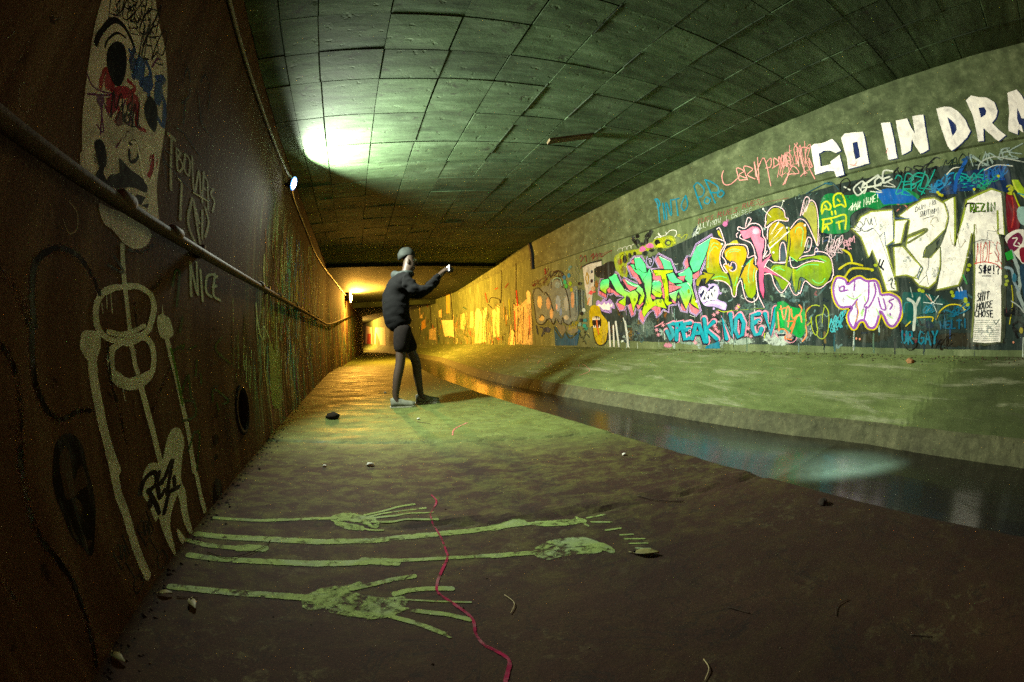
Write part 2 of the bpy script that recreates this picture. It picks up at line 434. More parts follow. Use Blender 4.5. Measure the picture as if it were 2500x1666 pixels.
def floor_h(x, y):
    z = fl(min(x, 1.8)) if y < 12 else -.04
    d = y - (1.585 - .165*(x+.14) + .02*mnoise.noise((x*3, 0, 0)))           # raised ridge at the old joint
    wgt = max(0, min(1, (x+.5)/.8))
    z += wgt*(.009*math.exp(-(d/.07)**2)*(1+.9*mnoise.noise((x*11, y*13, 0))) - .010*math.exp(-((d+.075+.02*mnoise.noise((x*6, 1, 0)))/.016)**2)*max(0, .6+mnoise.noise((x*5, 7, 0))))
    d2 = y - (2.87 - .19*x)
    z += -.006*math.exp(-(d2/.025)**2) + .006*(1 if d2 > 0 else 0)
    return z + .0013*mnoise.noise((x*5, y*5, 0)) + .0009*mnoise.noise((x*17, y*17, 2))
def bank_h(x, y):
    lx = lip_x(y); t = max(0, min(1, (x-lx)/(XR+.04-lx)))
    d = y - (.46 + .33*(XR-x))
    return .035 + (ZB-.035)*t + .006*mnoise.noise((x*2, y*1.4, 7)) + .004*mnoise.noise((x*9, y*9, 1)) - .007*math.exp(-(d/.02)**2)
SWELL = (2.33, 1.12)
def water_h(x, y):
    # smooth standing swell where the stream runs over a hump in its bed
    e = Vector(SWELL).normalized(); dx, dy = x-SWELL[0], y-SWELL[1]
    s = dx*e.x + dy*e.y; t = -dx*e.y + dy*e.x
    up = 1/(1+math.exp(-(s+.02)/.075)); dn = 1/(1+math.exp(-(s-.42)/.10))
    return -.105 + .032*(up-dn)*math.exp(-(t/.42)**2) + .004*mnoise.noise((x*2.1, y*1.3, 0))
def foam(x, y):
    # lens-shaped patch, sharp towards the walkway, fading upstream and into the bank
    a = R_(-38); dx, dy = x-2.30, y-.92
    u = dx*math.cos(a)+dy*math.sin(a); v = -dx*math.sin(a)+dy*math.cos(a)
    d = (u/.50)**2 + (v/(.36 if v > 0 else .20))**2
    return max(0, min(1, (1.15-d)*(.8 if v > 0 else 1.0)))**2.0*.60 + .10*max(0, 1-((x-2.2)/.5)**2)*max(0, min(1, (2.6-y)))*(1 if y > 1.2 else 0)
def build_ground():
    ys = []
    y = Y0
    while y < 48:
        ys.append(y); y += .03 if -1 < y < 3.5 else .06 if y < 8 else .4
    # walkway
    V, Fc = [], []; nx = 84
    for y in ys:
        xe = edge_x(y); x0 = XL-.05 if y < 9 else (yplan(LW, y)-.05 if y < 27 else -6)
        for i in range(nx+1):
            x = x0+(xe-x0)*i/nx
            z = floor_h(x, y)
            if i == nx: z -= .006
            V.append((x, y, z))
        V.append((xe+.012, y, -.35))
    w = nx+2
    for r in range(len(ys)-1):
        for i in range(nx+1):
            k = r*w+i; Fc.append((k, k+1, k+w+1, k+w))
    o = mesh('walkway', V, Fc, M['floor'], None, False); tag(o, kind='structure')
    # channel bed and water
    V, Fc = [], []; Vw, Fw = [], []
    for y in ys:
        V += [(edge_x(y)-.1, y, -.30), (lip_x(y)+.4, y, -.30)]
        for i in range(25):
            x = edge_x(y)-.02 + (lip_x(y)+.22-edge_x(y))*i/24; Vw.append((x, y, water_h(x, y)))
    for r in range(len(ys)-1):
        k = 2*r; Fc.append((k, k+1, k+3, k+2))
        for i in range(24): k = 25*r+i; Fw.append((k, k+1, k+26, k+25))
    mesh('channel_bed', V, Fc, M['bed'])['kind'] = 'structure'
    wo = mesh('water', Vw, Fw, M['water'], None, True); wo['kind'] = 'structure'
    at = wo.data.color_attributes.new('foam', 'FLOAT_COLOR', 'POINT')
    at.data.foreach_set('color', [c for v in Vw for c in [foam(v[0], v[1])]*3 + [1]])
    # bank
    V, Fc = [], []; cols = 14
    for y in ys:
        lx = lip_x(y)
        wx = yplan(RW, y) if y > 16.3 else XR
        wx += .04
        V.append((lx-.14, y, -.36)); V.append((lx-.10+.005*mnoise.noise((1, y*11, 0)), y, -.10)); V.append((lx-.03+.004*mnoise.noise((2, y*14, 3)), y, .012))
        for i in range(cols+1):
            t = i/cols; x = lx+(wx-lx)*t
            z = ZB if i == cols else .035 + (ZB-.035)*t + bank_h(x, y) - .035 - (ZB-.035)*max(0, min(1, (x-lx)/(XR+.04-lx)))
            V.append((x, y, z))
    w = cols+4
    for r in range(len(ys)-1):
        for i in range(w-1):
            k = r*w+i; Fc.append((k, k+1, k+w+1, k+w))
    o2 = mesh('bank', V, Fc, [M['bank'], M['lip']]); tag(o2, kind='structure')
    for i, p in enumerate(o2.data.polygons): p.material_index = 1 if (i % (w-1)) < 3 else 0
    return o, o2
WALK, BANK = build_ground()

# ------------------------------------------------------------------ beam across the soffit
def beam(p0, p1, depth, wid, z0, z1, label):
    bm = bmesh.new()
    d = Vector((p1[0]-p0[0], p1[1]-p0[1], 0)); L = d.length; d.normalize(); nrm = Vector((-d.y, d.x, 0))
    vs = []
    for (p, z) in ((p0, z0), (p1, z1)):
        for s, h in ((0, 0), (wid, 0), (wid, .35), (0, .35)):
            vs.append(bm.verts.new(Vector((p[0], p[1], z+h)) + nrm*s))
    for q in range(4): bm.faces.new((vs[q], vs[(q+1) % 4], vs[4+(q+1) % 4], vs[4+q]))
    bm.faces.new(vs[:4][::-1]); bm.faces.new(vs[4:])
    bmesh.ops.recalc_face_normals(bm, faces=bm.faces)
    o = bmobj('ceiling_beam', bm, M['ceiling']); tag(o, label, 'beam'); return o
beam((-.9, 9.40), (4.0, 11.58), .1, .3, 2.285, 2.66, 'dark concrete downstand beam across the soffit above the standing person')
beam((-1.2, 17.6), (4.0, 18.6), .1, .4, 2.0, 2.25, 'far concrete beam across the soffit beyond the orange lamp')
PAINT = """
=R|painted_background|dark slate paint behind the big graffiti pieces|0.0006
P 24302c .86 0 -,5886 564 121 480 -215 458 -592 151 -704 91 -840 108 -894 100 -691 30 -564 11 -649 -31 -572 -35 -747 -46 -622 -106 -1 -1300 900 1 1133 4 570 9 991 17 1264 12 1199 19
B 7f9486 .62,3847 559 -428 -1 431 -92
B 93a596 .6,3094 543 -417 0 418 -64
B a8b4a8 .62,2509 577 -318 -2 320 -124
B 8fa09a .55,2190 635 -201 -2 204 -178
B 4a6660 .55,2778 863 -495 -23 504 -152
B 52706c .55,2317 1087 -355 -28 370 -156
B 56706a .5,1985 1297 -288 -32 310 -164
B 55685e .55,4865 739 -459 -12 470 -225
B 88988c .55,4240 641 -358 -5 364 -131
B 3f5a54 .5,1590 957 -270 -16 284 -203
B 1d4a48 .6,855 785 -501 -15 509 -184
B 2a2c20 .7,1427 626 -394 -5 396 -138
B 2c2a1e .7,445 553 -628 -1 627 -78
B 3a5450 .5,2479 1883 -320 -65 343 -65
B 3a5248 .5,2086 1636 -198 -32 236 -210
B 2e2a22 .6,4561 1072 -507 -36 523 -191
B 1c1c1e .6,3731 1216 -283 -27 307 -276
B 38443c .5,1005 1336 -255 -26 294 -247
B 23302e .6,3284 1462 -256 -35 286 -251
B 3c2018 .5,-1 1246 -212 -14 281 -589
B 2a241c .6,5133 1238 -301 -27 324 -280
B 566a5c .483886,2469 815 -100 -5 104 -68
B 6f8a86 .531171,2687 701 -104 -3 105 -36
B 2c3c48 .407373,3760 1194 -73 -6 78 -57
B 1a2630 .390325,2204 1176 -45 -4 52 -62
B 6f8a86 .544744,2029 1456 -79 -10 83 -19
B 4c6a6a .414968,4133 777 -169 -5 171 -37
B 566a5c .397407,1752 1019 -79 -6 82 -26
B 4c6a6a .410124,1728 1176 -29 -2 34 -39
B 566a5c .4242,3175 723 -97 -3 100 -58
B 1a2630 .449782,3233 721 -88 -3 90 -43
B 9fb0a8 .520527,3544 1468 -145 -20 155 -67
B 6f8a86 .446036,4092 757 -94 -3 98 -66
B 4c6a6a .536635,2275 943 -109 -6 112 -24
B 1a2630 .38053,1768 1218 -55 -5 61 -41
B 6f8a86 .399612,2201 754 -100 -3 101 -23
B 566a5c .463577,2684 1259 -47 -5 52 -36
B 4c6a6a .497016,3177 1354 -57 -7 60 -26
B 2c3c48 .461371,3206 1143 -111 -10 114 -22
B 1a2630 .483684,2926 1430 -93 -12 101 -60
B 9fb0a8 .519302,3704 499 -117 1 119 -80
B 1a2630 .38026,3734 834 -153 -6 157 -62
B 1a2630 .535181,2841 1530 -114 -17 120 -26
B 566a5c .498606,2411 1460 -76 -10 86 -63
B 1a2630 .51619,2755 1349 -72 -8 76 -26
B 4c6a6a .376936,2614 1469 -117 -16 126 -55
B 9fb0a8 .491973,3332 767 -130 -5 132 -45
B 9fb0a8 .518694,2380 794 -63 -2 66 -57
B 9fb0a8 .483442,3362 510 -115 1 117 -84
B 566a5c .412,2473 1651 -80 -13 86 -25
B 9fb0a8 .482372,3262 1125 -108 -9 113 -39
B 566a5c .445459,2225 720 -60 -1 62 -63
B 4c6a6a .518958,3044 1320 -51 -6 60 -75
B 566a5c .43916,1793 1083 -81 -6 86 -49
B 9fb0a8 .47851,2492 595 -77 0 79 -72
B 4c6a6a .471425,2135 926 -88 -5 90 -20
B 566a5c .367954,2405 1447 -97 -14 102 -21
B 9fb0a8 .543916,2763 1428 -39 -5 44 -28
B 566a5c .476241,2777 1044 -73 -5 77 -39
B 1a2630 .5409,2489 1389 -110 -14 114 -12
B 6f8a86 .464487,1983 683 -83 -1 85 -47
B 9fb0a8 .542077,3203 1383 -91 -11 100 -71
B 9fb0a8 .44882,2024 1155 -94 -9 99 -45
B 4c6a6a .475636,3619 1303 -96 -11 100 -31
B 2c3c48 .53413,3129 629 -38 -1 39 -33
B 1a2630 .44202,2618 1298 -112 -13 118 -42
B 4c6a6a .473204,3407 1407 -144 -18 149 -33
B 9fb0a8 .539583,3376 510 -92 0 94 -53
B 566a5c .47812,3245 580 -53 0 54 -29
B 6f8a86 .451256,2841 1354 -108 -13 116 -58
B 1a2630 .410861,2558 1388 -75 -9 79 -18
B 1a2630 .458462,3677 487 -77 0 78 -67
B 4c6a6a .417131,1968 669 -99 -2 100 -22
B 1a2630 .426455,2633 1286 -60 -7 66 -46
B 2c3c48 .446567,2344 736 -43 -1 44 -24
B 1a2630 .473029,1863 663 -71 -1 71 -22
B 1a2630 .450387,2334 581 -86 0 87 -66
B 6f8a86 .417694,2337 839 -106 -5 109 -43
B 1a2630 .533028,4141 769 -123 -3 126 -70
B 9fb0a8 .46221,3672 1176 -105 -9 111 -51
B 9fb0a8 .515723,2915 1058 -41 -3 46 -63
B 7a4a18 .549684,4355 912 -53 -3 60 -113
B 7a4a18 .495364,4443 1471 -125 -16 131 -51
B 3a4a3a .395204,5418 1349 -166 -17 172 -51
B 8a6a20 .50165,4296 1436 -68 -8 78 -91
B 3a4a3a .385523,5173 1047 -75 -5 82 -88
B 20201c .533811,4891 1274 -116 -11 125 -89
B 20201c .53298,5411 1347 -128 -14 139 -115
B 20201c .518196,4713 971 -80 -5 87 -99
B 8a6a20 .499983,5192 648 -146 -2 153 -143
B 7a4a18 .377324,5367 916 -136 -7 140 -53
B 8a6a20 .543027,5461 1043 -93 -6 104 -146
B 5a4a20 .539478,5490 1110 -128 -9 135 -87
B 8a6a20 .515913,4929 817 -131 -4 134 -52
B 20201c .536803,5435 1010 -105 -7 111 -71
B 20201c .483099,4490 800 -85 -3 92 -115
B 3a4a3a .548684,4322 1114 -121 -10 128 -86
B 5a4a20 .398457,5258 1446 -71 -8 76 -46
B 7a4a18 .441128,5649 745 -126 -3 134 -139
B 8a6a20 .378952,5159 688 -156 -3 161 -82
B 8a6a20 .388902,5367 1481 -106 -13 115 -82
B 5a4a20 .366299,5196 1342 -80 -9 87 -73
B 7a4a18 .490666,4185 1180 -109 -10 115 -64
B 20201c .415309,4518 1095 -135 -11 140 -46
B 7a4a18 .469197,4534 862 -68 -3 71 -63
B 20201c .39505,4554 964 -133 -7 141 -110
B 5a4a20 .393373,4988 1526 -158 -21 167 -79
=R|painted_lettering|white block capitals reading GO IN DRA high on the wall|0.0245
P 1c2c5c .9 0 -,1769 2420 -47 14 -96 -19 -128 9 -35 -54 -28 -85 63 -10 54 40 77 21 70 -11 1 -49 11 -85 -60 -6 -65 -3 1 26 -53 16 -72 25 0 -85 0 -116 94 -4 10 64 89 21 140 -4 -9 138
P 1c2c5c .9 0 -,1394 2407 -54 29 -48 -8 -57 -9 -99 -20 -3 -31 13 -131 13 -146 120 -3 39 1 84 -1 -12 92 4 120
P 1c2c5c .9 0 -,910 2427 -100 -18 5 -56 8 -95 13 -92 8 -92 101 3 -7 64 -8 110
P 1c2c5c .9 0 -,744 2409 -126 -10 -7 -71 -22 -76 -2 -8 -17 83 -15 76 -121 -12 24 -105 20 -119 17 -87 60 -15 38 -3 30 74 11 72 27 -49 22 -49 103 -20 -11 78 -10 93
P 1c2c5c .9 0 -,276 2410 -100 -2 -58 -17 -48 -41 -52 -93 -13 -105 60 -47 68 -32 75 -30 55 -17 25 45 5 60 1 136
P 1c2c5c .9 0 -,-65 2415 -73 31 -72 -29 -86 -21 -60 -51 2 -80 44 -50 63 -33 -46 -64 -58 -57 99 -35 76 82 34 48 23 -53 18 -51 61 4 -15 71 -19 128
P 1c2c5c .9 0 -,-535 2396 -57 6 -62 5 -28 -56 -11 -80 23 -123 12 -120 84 3 27 24 -6 61 20 9 55 -75 82 39 -27 66 -49 77
P f4efe4 .93 0 -,1781 2431 -47 14 -96 -19 -129 8 -34 -54 -29 -86 64 -9 53 40 77 21 71 -11 1 -49 11 -85 -60 -7 -65 -2 0 26 -53 16 -72 24 0 -85 1 -116 94 -4 9 64 90 22 140 -5 -9 139
P f4efe4 .93 0 -,1405 2417 -54 29 -48 -8 -58 -9 -99 -20 -3 -32 14 -130 83 3 -7 83 60 -1 15 -98 0 -67 -58 11 -10 72 -83 -3 13 -147 120 -3 39 1 84 0 -12 92 4 119
P f4efe4 .93 0 -,920 2436 -100 -18 5 -56 8 -95 13 -93 8 -92 102 3 -7 65 -9 110
P f4efe4 .93 0 -,754 2418 -127 -10 -6 -71 -22 -76 -2 -9 -17 83 -15 77 -121 -13 24 -105 20 -119 17 -87 60 -15 38 -3 30 74 11 72 27 -49 23 -49 103 -20 -12 79 -10 92
P f4efe4 .93 0 -,286 2419 -100 -2 -59 -18 -47 -41 -52 -93 -14 -106 61 -47 67 -32 76 -30 55 -16 25 45 5 60 -88 13 -37 23 -28 24 -8 40 27 46 34 38 6 -98 6 -73 88 -13 1 136
P f4efe4 .93 0 -,-55 2423 -74 31 -71 -29 -86 -21 -60 -51 2 -80 44 -51 62 -33 -45 -64 -58 -57 99 -35 75 82 35 48 23 -53 18 -51 61 4 -15 72 -20 128 -78 -14 -58 16 -25 28 6 38 64 4 13 -86 78 14
P f4efe4 .93 0 -,-526 2404 -56 5 -62 5 -28 -55 -11 -81 23 -123 12 -121 84 4 27 24 -6 60 20 10 0 49 -48 -3 -4 38 8 50 44 -85 0 -49 55 -75 82 39 -28 66 -48 77
S d88a88 .55 .25 9/8 1 0,1395 2141 -63 -21 -26 22
S d88a88 .55 .25 9/8 1 0,1382 2118 -76 -10
S d88a88 .55 .25 9/7 1 0,957 2152 -32 40
=R|spray_tag|teal brush lettering reading PINTO POPO|0.0245
S 0f7286 .95 .3 35/23 1 0,4400 2561 -83 -130 -7 -267
S 0f7286 .95 .3 35/23 1 0,4400 2561 -113 -83 -14 -77 52 -18
S 0f7286 .95 .3 34/23 1 0,4203 2410 1 -226
S 0f7286 .95 .3 33/22 1 0,4156 2173 -17 234 -79 -209 -20 218
S 0f7286 .95 .3 32/22 1 0,4005 2407 -130 -14
S 0f7286 .95 .3 31/22 1 0,3931 2390 -1 -218
S 0f7286 .95 .3 30/21 1 0,3744 2395 100 -106 -43 -83 -75 61 12 120
S 0f7286 .95 .3 28/21 1 0,3568 2476 -35 -158 -52 -162
S 0f7286 .95 .3 28/21 1 0,3568 2476 -74 23 -93 -109 38 -77 91 1
S 0f7286 .95 .3 27/20 1 0,3378 2277 50 -49 -60 -38 -47 40 45 44
S 0f7286 .95 .3 27/20 1 0,3357 2499 -59 -178 -52 -150
S 0f7286 .95 .3 27/20 1 0,3357 2499 -99 -59 -95 -92 23 -61 118 32
S 0f7286 .95 .3 26/20 1 0,3125 2298 66 -38 -46 -43 -62 31 34 48
=R|spray_tag|thin pink tags to the left of the white capitals|0.0245
S e59a92 .8 .3 14/12 1 0,2169 2682 93 11 59 -57 -19 -90 -93 -6 -56 32
S e59a92 .8 .3 14/12 1 0,2174 2549 -58 119 -57 81 -71 -64 -17 -41
S e59a92 .8 .3 14/12 1 0,2129 2641 -95 -10
S e59a92 .8 .3 13/11 1 0,2012 2673 -29 -125 -44 -118
S e59a92 .8 .3 14/12 1 0,2322 2544 -2 -8
S e59a92 .8 .3 16/13 1 0,2849 2537 119 24 101 -84 -8 -118 -107 -30 -143 52
S e59a92 .8 .3 16/12 1 0,2820 2339 8 150 -99 -66 78 -23 -110 -81 114 17
S e59a92 .8 .3 15/12 1 0,2699 2310 18 166 -117 -65 86 -45 -95 -76
S e59a92 .8 .3 15/12 1 0,2569 2313 -12 176 -3 -219
S e59a92 .8 .3 15/12 1 0,2533 2382 -123 102 -18 -322
S e59a92 .8 .3 15/12 1 0,2499 2521 45 -292
S e59a92 .8 .3 14/12 1 0,2402 2423 -81 34 23 -90 71 1
S e59a92 .8 .3 14/12 1 0,2300 2355 -23 89 -51 -72 100 -29
S e59a92 .8 .3 14/11 1 0,2230 2354 -23 89 -32 -142 -26 144 -10 -135
S e59a92 .8 .3 14/11 1 0,2128 2307 -11 129 -49 -71 57 -3 -60 -72
S e59a92 .8 .3 13/11 1 0,2086 2296 -61 265 -88 -47 61 -57 -15 -189
S e59a92 .8 .3 13/11 1 0,1983 2268 -36 212 -20 -334 -11 287 -106 -12
S e59a92 .8 .3 13/11 1 0,1830 2427 54 -113 -61 -219
S e59a92 .8 .3 13/11 1 0,1839 2320 -18 -94 30 7 -8 70
S e59a92 .8 .3 14/11 1 0,2227 2130 -98 85 -129 -15 65 90 139 -157
S e59a92 .8 .3 13/11 1 0,1988 2161 -73 35
S e59a92 .8 .3 13/11 1 0,1929 2182 -30 -7
S e59a92 .619352 .25 10/8 1 0,2283 2226 -121 232 61 -168 -112 178 115 -254
S e59a92 .669984 .25 10/8 1 0,2034 2460 80 -39 130 -172 -80 -3
S e59a92 .687281 .25 10/8 1 0,2169 2323 -55 8
S e59a92 .668034 .25 9/8 1 0,2118 2264 -14 189 -54 -45 -6 -86 30 -31 73 -68
S e59a92 .625859 .25 7/6 1 0,2126 2263 -132 154 -72 24 64 -124 82 -5
S e59a92 .637833 .25 8/6 1 0,1923 2473 82 -130 -2 -17 -2 -24 -120 154
S e59a92 .693765 .25 9/7 1 0,1945 2287 -36 205 -7 -223 -60 236
S e59a92 .629907 .25 9/7 1 0,1877 2384 -45 54 -47 0 146 -223 -77 -11
S e59a92 .56 .25 7/5 1 0,2105 2281 -59 -87 110 40
S e59a92 .56 .25 6/5 1 0,1876 2302 -55 -84 106 39
=R|spray_tag|red and white scrawl reading RUES RUES RUES, ALLY NOW I CAN SEE|0.0012
S 8c3a3c .75 .25 9/7 0 0,3594 2048 -48 -7
S 8c3a3c .75 .25 9/7 0 0,3568 2045 23 -58
S 8c3a3c .75 .25 9/7 0 0,3520 2044 15 -53 -20 -4 -30 14 -23 41
S 8c3a3c .75 .25 9/6 0 0,3396 2039 52 -1 18 -52 -50 3
S 8c3a3c .75 .25 9/6 0 0,3455 2014 -35 -4
S 8c3a3c .75 .25 9/6 0 0,3325 2031 21 12 23 -19 -33 -15 13 -18 32 -1
S 8c3a3c .8 .25 10/7 0 0,3257 1996 -24 60 -48 -11 11 -15 50 -6
S 8c3a3c .8 .25 10/7 0 0,3222 2025 -31 -31
S 8c3a3c .8 .25 9/7 0 0,3147 2050 13 -48 -21 -8 -28 7 -27 50
S 8c3a3c .8 .25 9/7 0 0,3012 2045 48 5 23 -56 -53 -1
S 8c3a3c .8 .25 9/7 0 0,3074 2023 -42 0
S 8c3a3c .8 .25 9/7 0 0,2929 2038 32 7 16 -12 -30 -22 15 -20 35 2
S 8c3a3c .7 .25 8/6 0 0,2858 2012 -23 53 -35 -4 1 -16 43 -6
S 8c3a3c .7 .25 8/6 0 0,2830 2039 -21 -27
S 8c3a3c .7 .25 8/6 0 0,2767 2069 11 -48 -15 -9 -22 13 -24 42
S 8c3a3c .7 .25 7/6 0 0,2657 2062 43 4 22 -55 -42 -1
S 8c3a3c .7 .25 7/6 0 0,2708 2041 -30 -4
S 8c3a3c .7 .25 7/6 0 0,2593 2058 21 8 22 -16 -26 -18 15 -19 25 -1
S 8c3a3c .65 .25 5/4 1 0,2614 1990 -55 56 -23 -48 65 -3 -109 10 -156 -10 -131 -9
S d8dccb .75 .25 9/7 0 0,3632 1920 -33 68 -11 -65
S d8dccb .75 .25 9/7 0 0,3623 1945 -31 2
S d8dccb .75 .25 9/7 0 0,3561 1983 13 -64 -35 3
S d8dccb .75 .25 9/6 0 0,3507 1985 8 -59 -36 -5
S d8dccb .75 .25 9/6 0 0,3444 1987 -14 -32 -24 38
S d8dccb .75 .25 9/6 0 0,3431 1956 5 -27
S d0d6c6 .7 .25 9/6 0 0,3391 1915 -6 51 -36 -49 -12 55
S d0d6c6 .7 .25 9/6 0 0,3296 1975 28 -23 -3 -29 -17 -2 -21 17 -5 25 16 12
S d0d6c6 .7 .25 8/6 0 0,3253 1976 1 -50 -21 36 -1 -38 -23 55
S c4cebc .6 .25 7/5 0 0,3124 1923 -10 52
S c4cebc .6 .25 7/5 0 0,3000 1976 18 8 21 -23 1 -25 -18 -2 -14 8
S c4cebc .6 .25 7/5 0 0,2993 1937 -25 49 -9 -52
S c4cebc .6 .25 7/5 0 0,2983 1954 -18 0
S c4cebc .6 .25 7/5 0 0,2947 1939 -8 50 -27 -50 -8 49
S b8c4b4 .55 .25 7/5 0 0,2840 1986 22 4 16 -16 -32 -18 9 -16 27 0
S b8c4b4 .55 .25 7/5 0 0,2778 1990 41 -3 10 -51 -42 4
S b8c4b4 .55 .25 7/5 0 0,2822 1961 -31 5
S b8c4b4 .55 .25 6/5 0 0,2719 1989 37 0 10 -50 -40 0
S b8c4b4 .55 .25 6/5 0 0,2759 1963 -26 -3
S 16303a .700211 .25 11/8 1 0,3721 1893 9 -34 -32 45 12 -32 -39 62
S 16303a .713742 .25 10/7 1 0,3695 1868 -4 57 -22 23 -5 -20 41 -40
S 16303a .788769 .25 11/8 1 0,3693 1896 -40 38 21 -47 27 -31
S 16303a .697443 .25 12/8 1 0,3681 1902 -34 50 -21 15 7 -14 34 -41 16 -8
S 16303a .64 .25 8/6 1 0,3643 1925 -13 -20 23 8
S 16303a .64 .25 8/6 1 0,3663 1910 -13 -20 24 8
S d0d8d0 .616171 .25 9/6 1 0,3708 1849 -12 43 -33 9 11 -19 32 -13
S d0d8d0 .674345 .25 9/7 1 0,3712 1866 -50 17 7 -10 52 -31
S d0d8d0 .69012 .25 10/7 1 0,3616 1925 21 -1 21 -31 -27 -5 11 -15 26 -10
S d0d8d0 .641065 .25 8/5 1 0,3643 1868 -6 44 -47 17 -15 -7 19 -26 51 -26
S d0d8d0 .56 .25 7/5 1 0,3672 1867 -16 -21 28 9
S d0d8d0 .56 .25 7/5 1 0,3626 1884 -17 -20 28 8
B c06a9a .6,3151 1893 -59 -12 66 -36
B c06a9a .5,3109 1921 -35 -7 41 -28
S 7c3030 .7 .25 12/6 1 0,6221 2029 -86 23 -15 -52 80 -64 -156 7 9 100 -52 -75 26 -61
S 7c3030 .6 .25 11/6 1 0,6001 1968 -124 42 -14 -56 117 21 -218 25 -96 9
S 7c3030 .5 .25 11/6 1 0,5584 1999 21 -100
=R|spray_tag|black smoky scribble and white looping crest over a yellow green piece|0.001
B 0d100f .8,4897 2141 -91 -20 97 -22
B 0d100f .8,4971 2060 -54 -11 62 -55
B 0d100f .75,4884 2004 -90 -18 97 -38
B 0d100f .6,4873 2088 -75 -16 82 -40
B 0d100f .75,4607 2051 -84 -18 91 -36
B 0d100f .7,4676 1972 -79 -15 87 -48
B 0d100f .7,4557 2096 -56 -12 61 -24
B 0d100f .7,4784 1946 -88 -16 93 -29
B 0d100f .6,4667 2036 -57 -12 65 -43
S 10120f .8 .25 40/24 1 0,4974 2158 28 -92 -83 -94 -40 -55
S 10120f .8 .25 43/27 1 0,4516 2078 81 -66 109 -43 79 -32
S e8e4d6 .8 .25 14/9 1 0,4475 1965 -44 18 -94 -19 59 70 -47 -55 -121 -6 1 44 -16 -30 -82 27 -100 -21 -12 -46 37 -35
S cfcfbe .65 .25 13/8 1 0,5418 1958 -56 30 -85 -11 -2 -55 -15 57 -84 4 -19 -53 -13 42 -83 9 -13 -52 -18 45 -50 10
P 8f9a12 .62 1 -,5520 1843 -59 51 -143 26 -200 -7 -282 -23 -153 28 -146 9 -61 33 -152 -3 -184 -11 -93 -61 -5 -61 54 -24 143 -8 240 34 216 -7 121 -16 279 28 79 -123 19 -181 133 8 158 141
B 15150f .85,5231 1796 -81 -14 90 -73
B 15150f .7,5095 1831 -63 -11 70 -46
B 1a1a12 .7,4967 1838 -62 -11 67 -36
B 141712 .85,4427 1906 -80 -16 87 -37
B 20240f .85,4204 1859 -94 -18 102 -41
B 16221f .8,4726 1806 -86 -15 92 -40
B 141a14 .8,4564 1823 -83 -15 88 -29
B 2a3a18 .7,4387 1791 -80 -13 86 -38
B 8a5a14 .6,5369 1778 -101 -16 109 -62
B 6a5a18 .5,5281 1636 -114 -16 125 -90
P c8c41c .9 0 -,4462 1849 -46 32 -67 -4 -34 -54 81 1
B 8fa516 .95,4198 1855 -53 -10 58 -22
S b8b818 .8 .25 13/9 1 0,4312 1946 23 -120
S b4b416 .8 .25 15/10 1 0,4291 1906 -108 14 -85 -42 -30 -57
P c0609a .95 1 -,4848 1855 -13 45 -77 13 -62 -39 26 -37 76 -5
P c0609a .95 1 -,4700 1898 -48 28 -79 -6 -59 -38 18 -29 113 12
S a8a020 .8 .25 10/6 1 0,4849 1850 -11 50 -81 21 -69 -48 -50 53 -73 2 -70 -59 38 -25 174 -5 135 4
S a8b020 .85 .25 10/7 1 0,4012 1912 -22 17 -47 -14 50 -7 -70 -30 15 -14 -78 34 -47 -5 43 -53
S 121210 .8 .25 17/10 1 0,5255 1879 88 -25 -4 -120
S 121210 .8 .25 16/10 1 0,5236 1895 -76 -62 26 -84
=R|graffiti_piece|green letters with pink depth and lilac outline, left of the yellow and pink piece|0.0016
P 1a1c2a 1 0 -,6026 1413 -65 162 -118 11 8 80 -33 77 -346 -119 -57 -38 -58 -116 -73 54 -149 -71 -213 -72 61 82 99 36 96 171 -14 51 -81 2 -13 46 -91 28 -174 -26 -51 -81 -56 -90 -103 -47 -166 -10 82 136 -85 71 -256 -133 -88 -180 -178 14 26 89 -82 85 -67 -26 -111 142 -292 72 1 -39 113 -204 117 -154 55 -102 102 -4 -11 -127 -80 -269 82 -58 111 53 23 96 36 -101 106 30 58 125 28 -39 152 -6 13 -91 102 48 70 -56 78 -50 62 110 109 -29 99 -76 49 -81 93 87 -13 82 -43 71 71 -42 59 46 38 -105 65 -25 92 181 58 -1 12 -57 51 -6 102 -4 87 115 -48 55 -190 33 219 39 67 46 110 -19 72 27 45 -89 243 106
S c4a4d8 .95 .2 38/23 0 1,6026 1413 -65 162 -118 11 8 80 -33 77 -346 -119 -57 -38 -58 -116 -73 54 -149 -71 -213 -72 61 82 99 36 96 171 -14 51 -81 2 -13 46 -91 28 -174 -26 -51 -81 -56 -90 -103 -47 -166 -10 82 136 -85 71 -256 -133 -88 -180 -178 14 26 89 -82 85 -67 -26 -111 142 -292 72 1 -39 113 -204 117 -154 55 -102 102 -4 -11 -127 -80 -269 82 -58 111 53 23 96 36 -101 106 30 58 125 28 -39 152 -6 13 -91 102 48 70 -56 78 -50 62 110 109 -29 99 -76 49 -81 93 87 -13 82 -43 71 71 -42 59 46 38 -105 65 -25 92 181 58 -1 12 -57 51 -6 102 -4 87 115 -48 55 -190 33 219 39 67 46 110 -19 72 27 45 -89 243 106
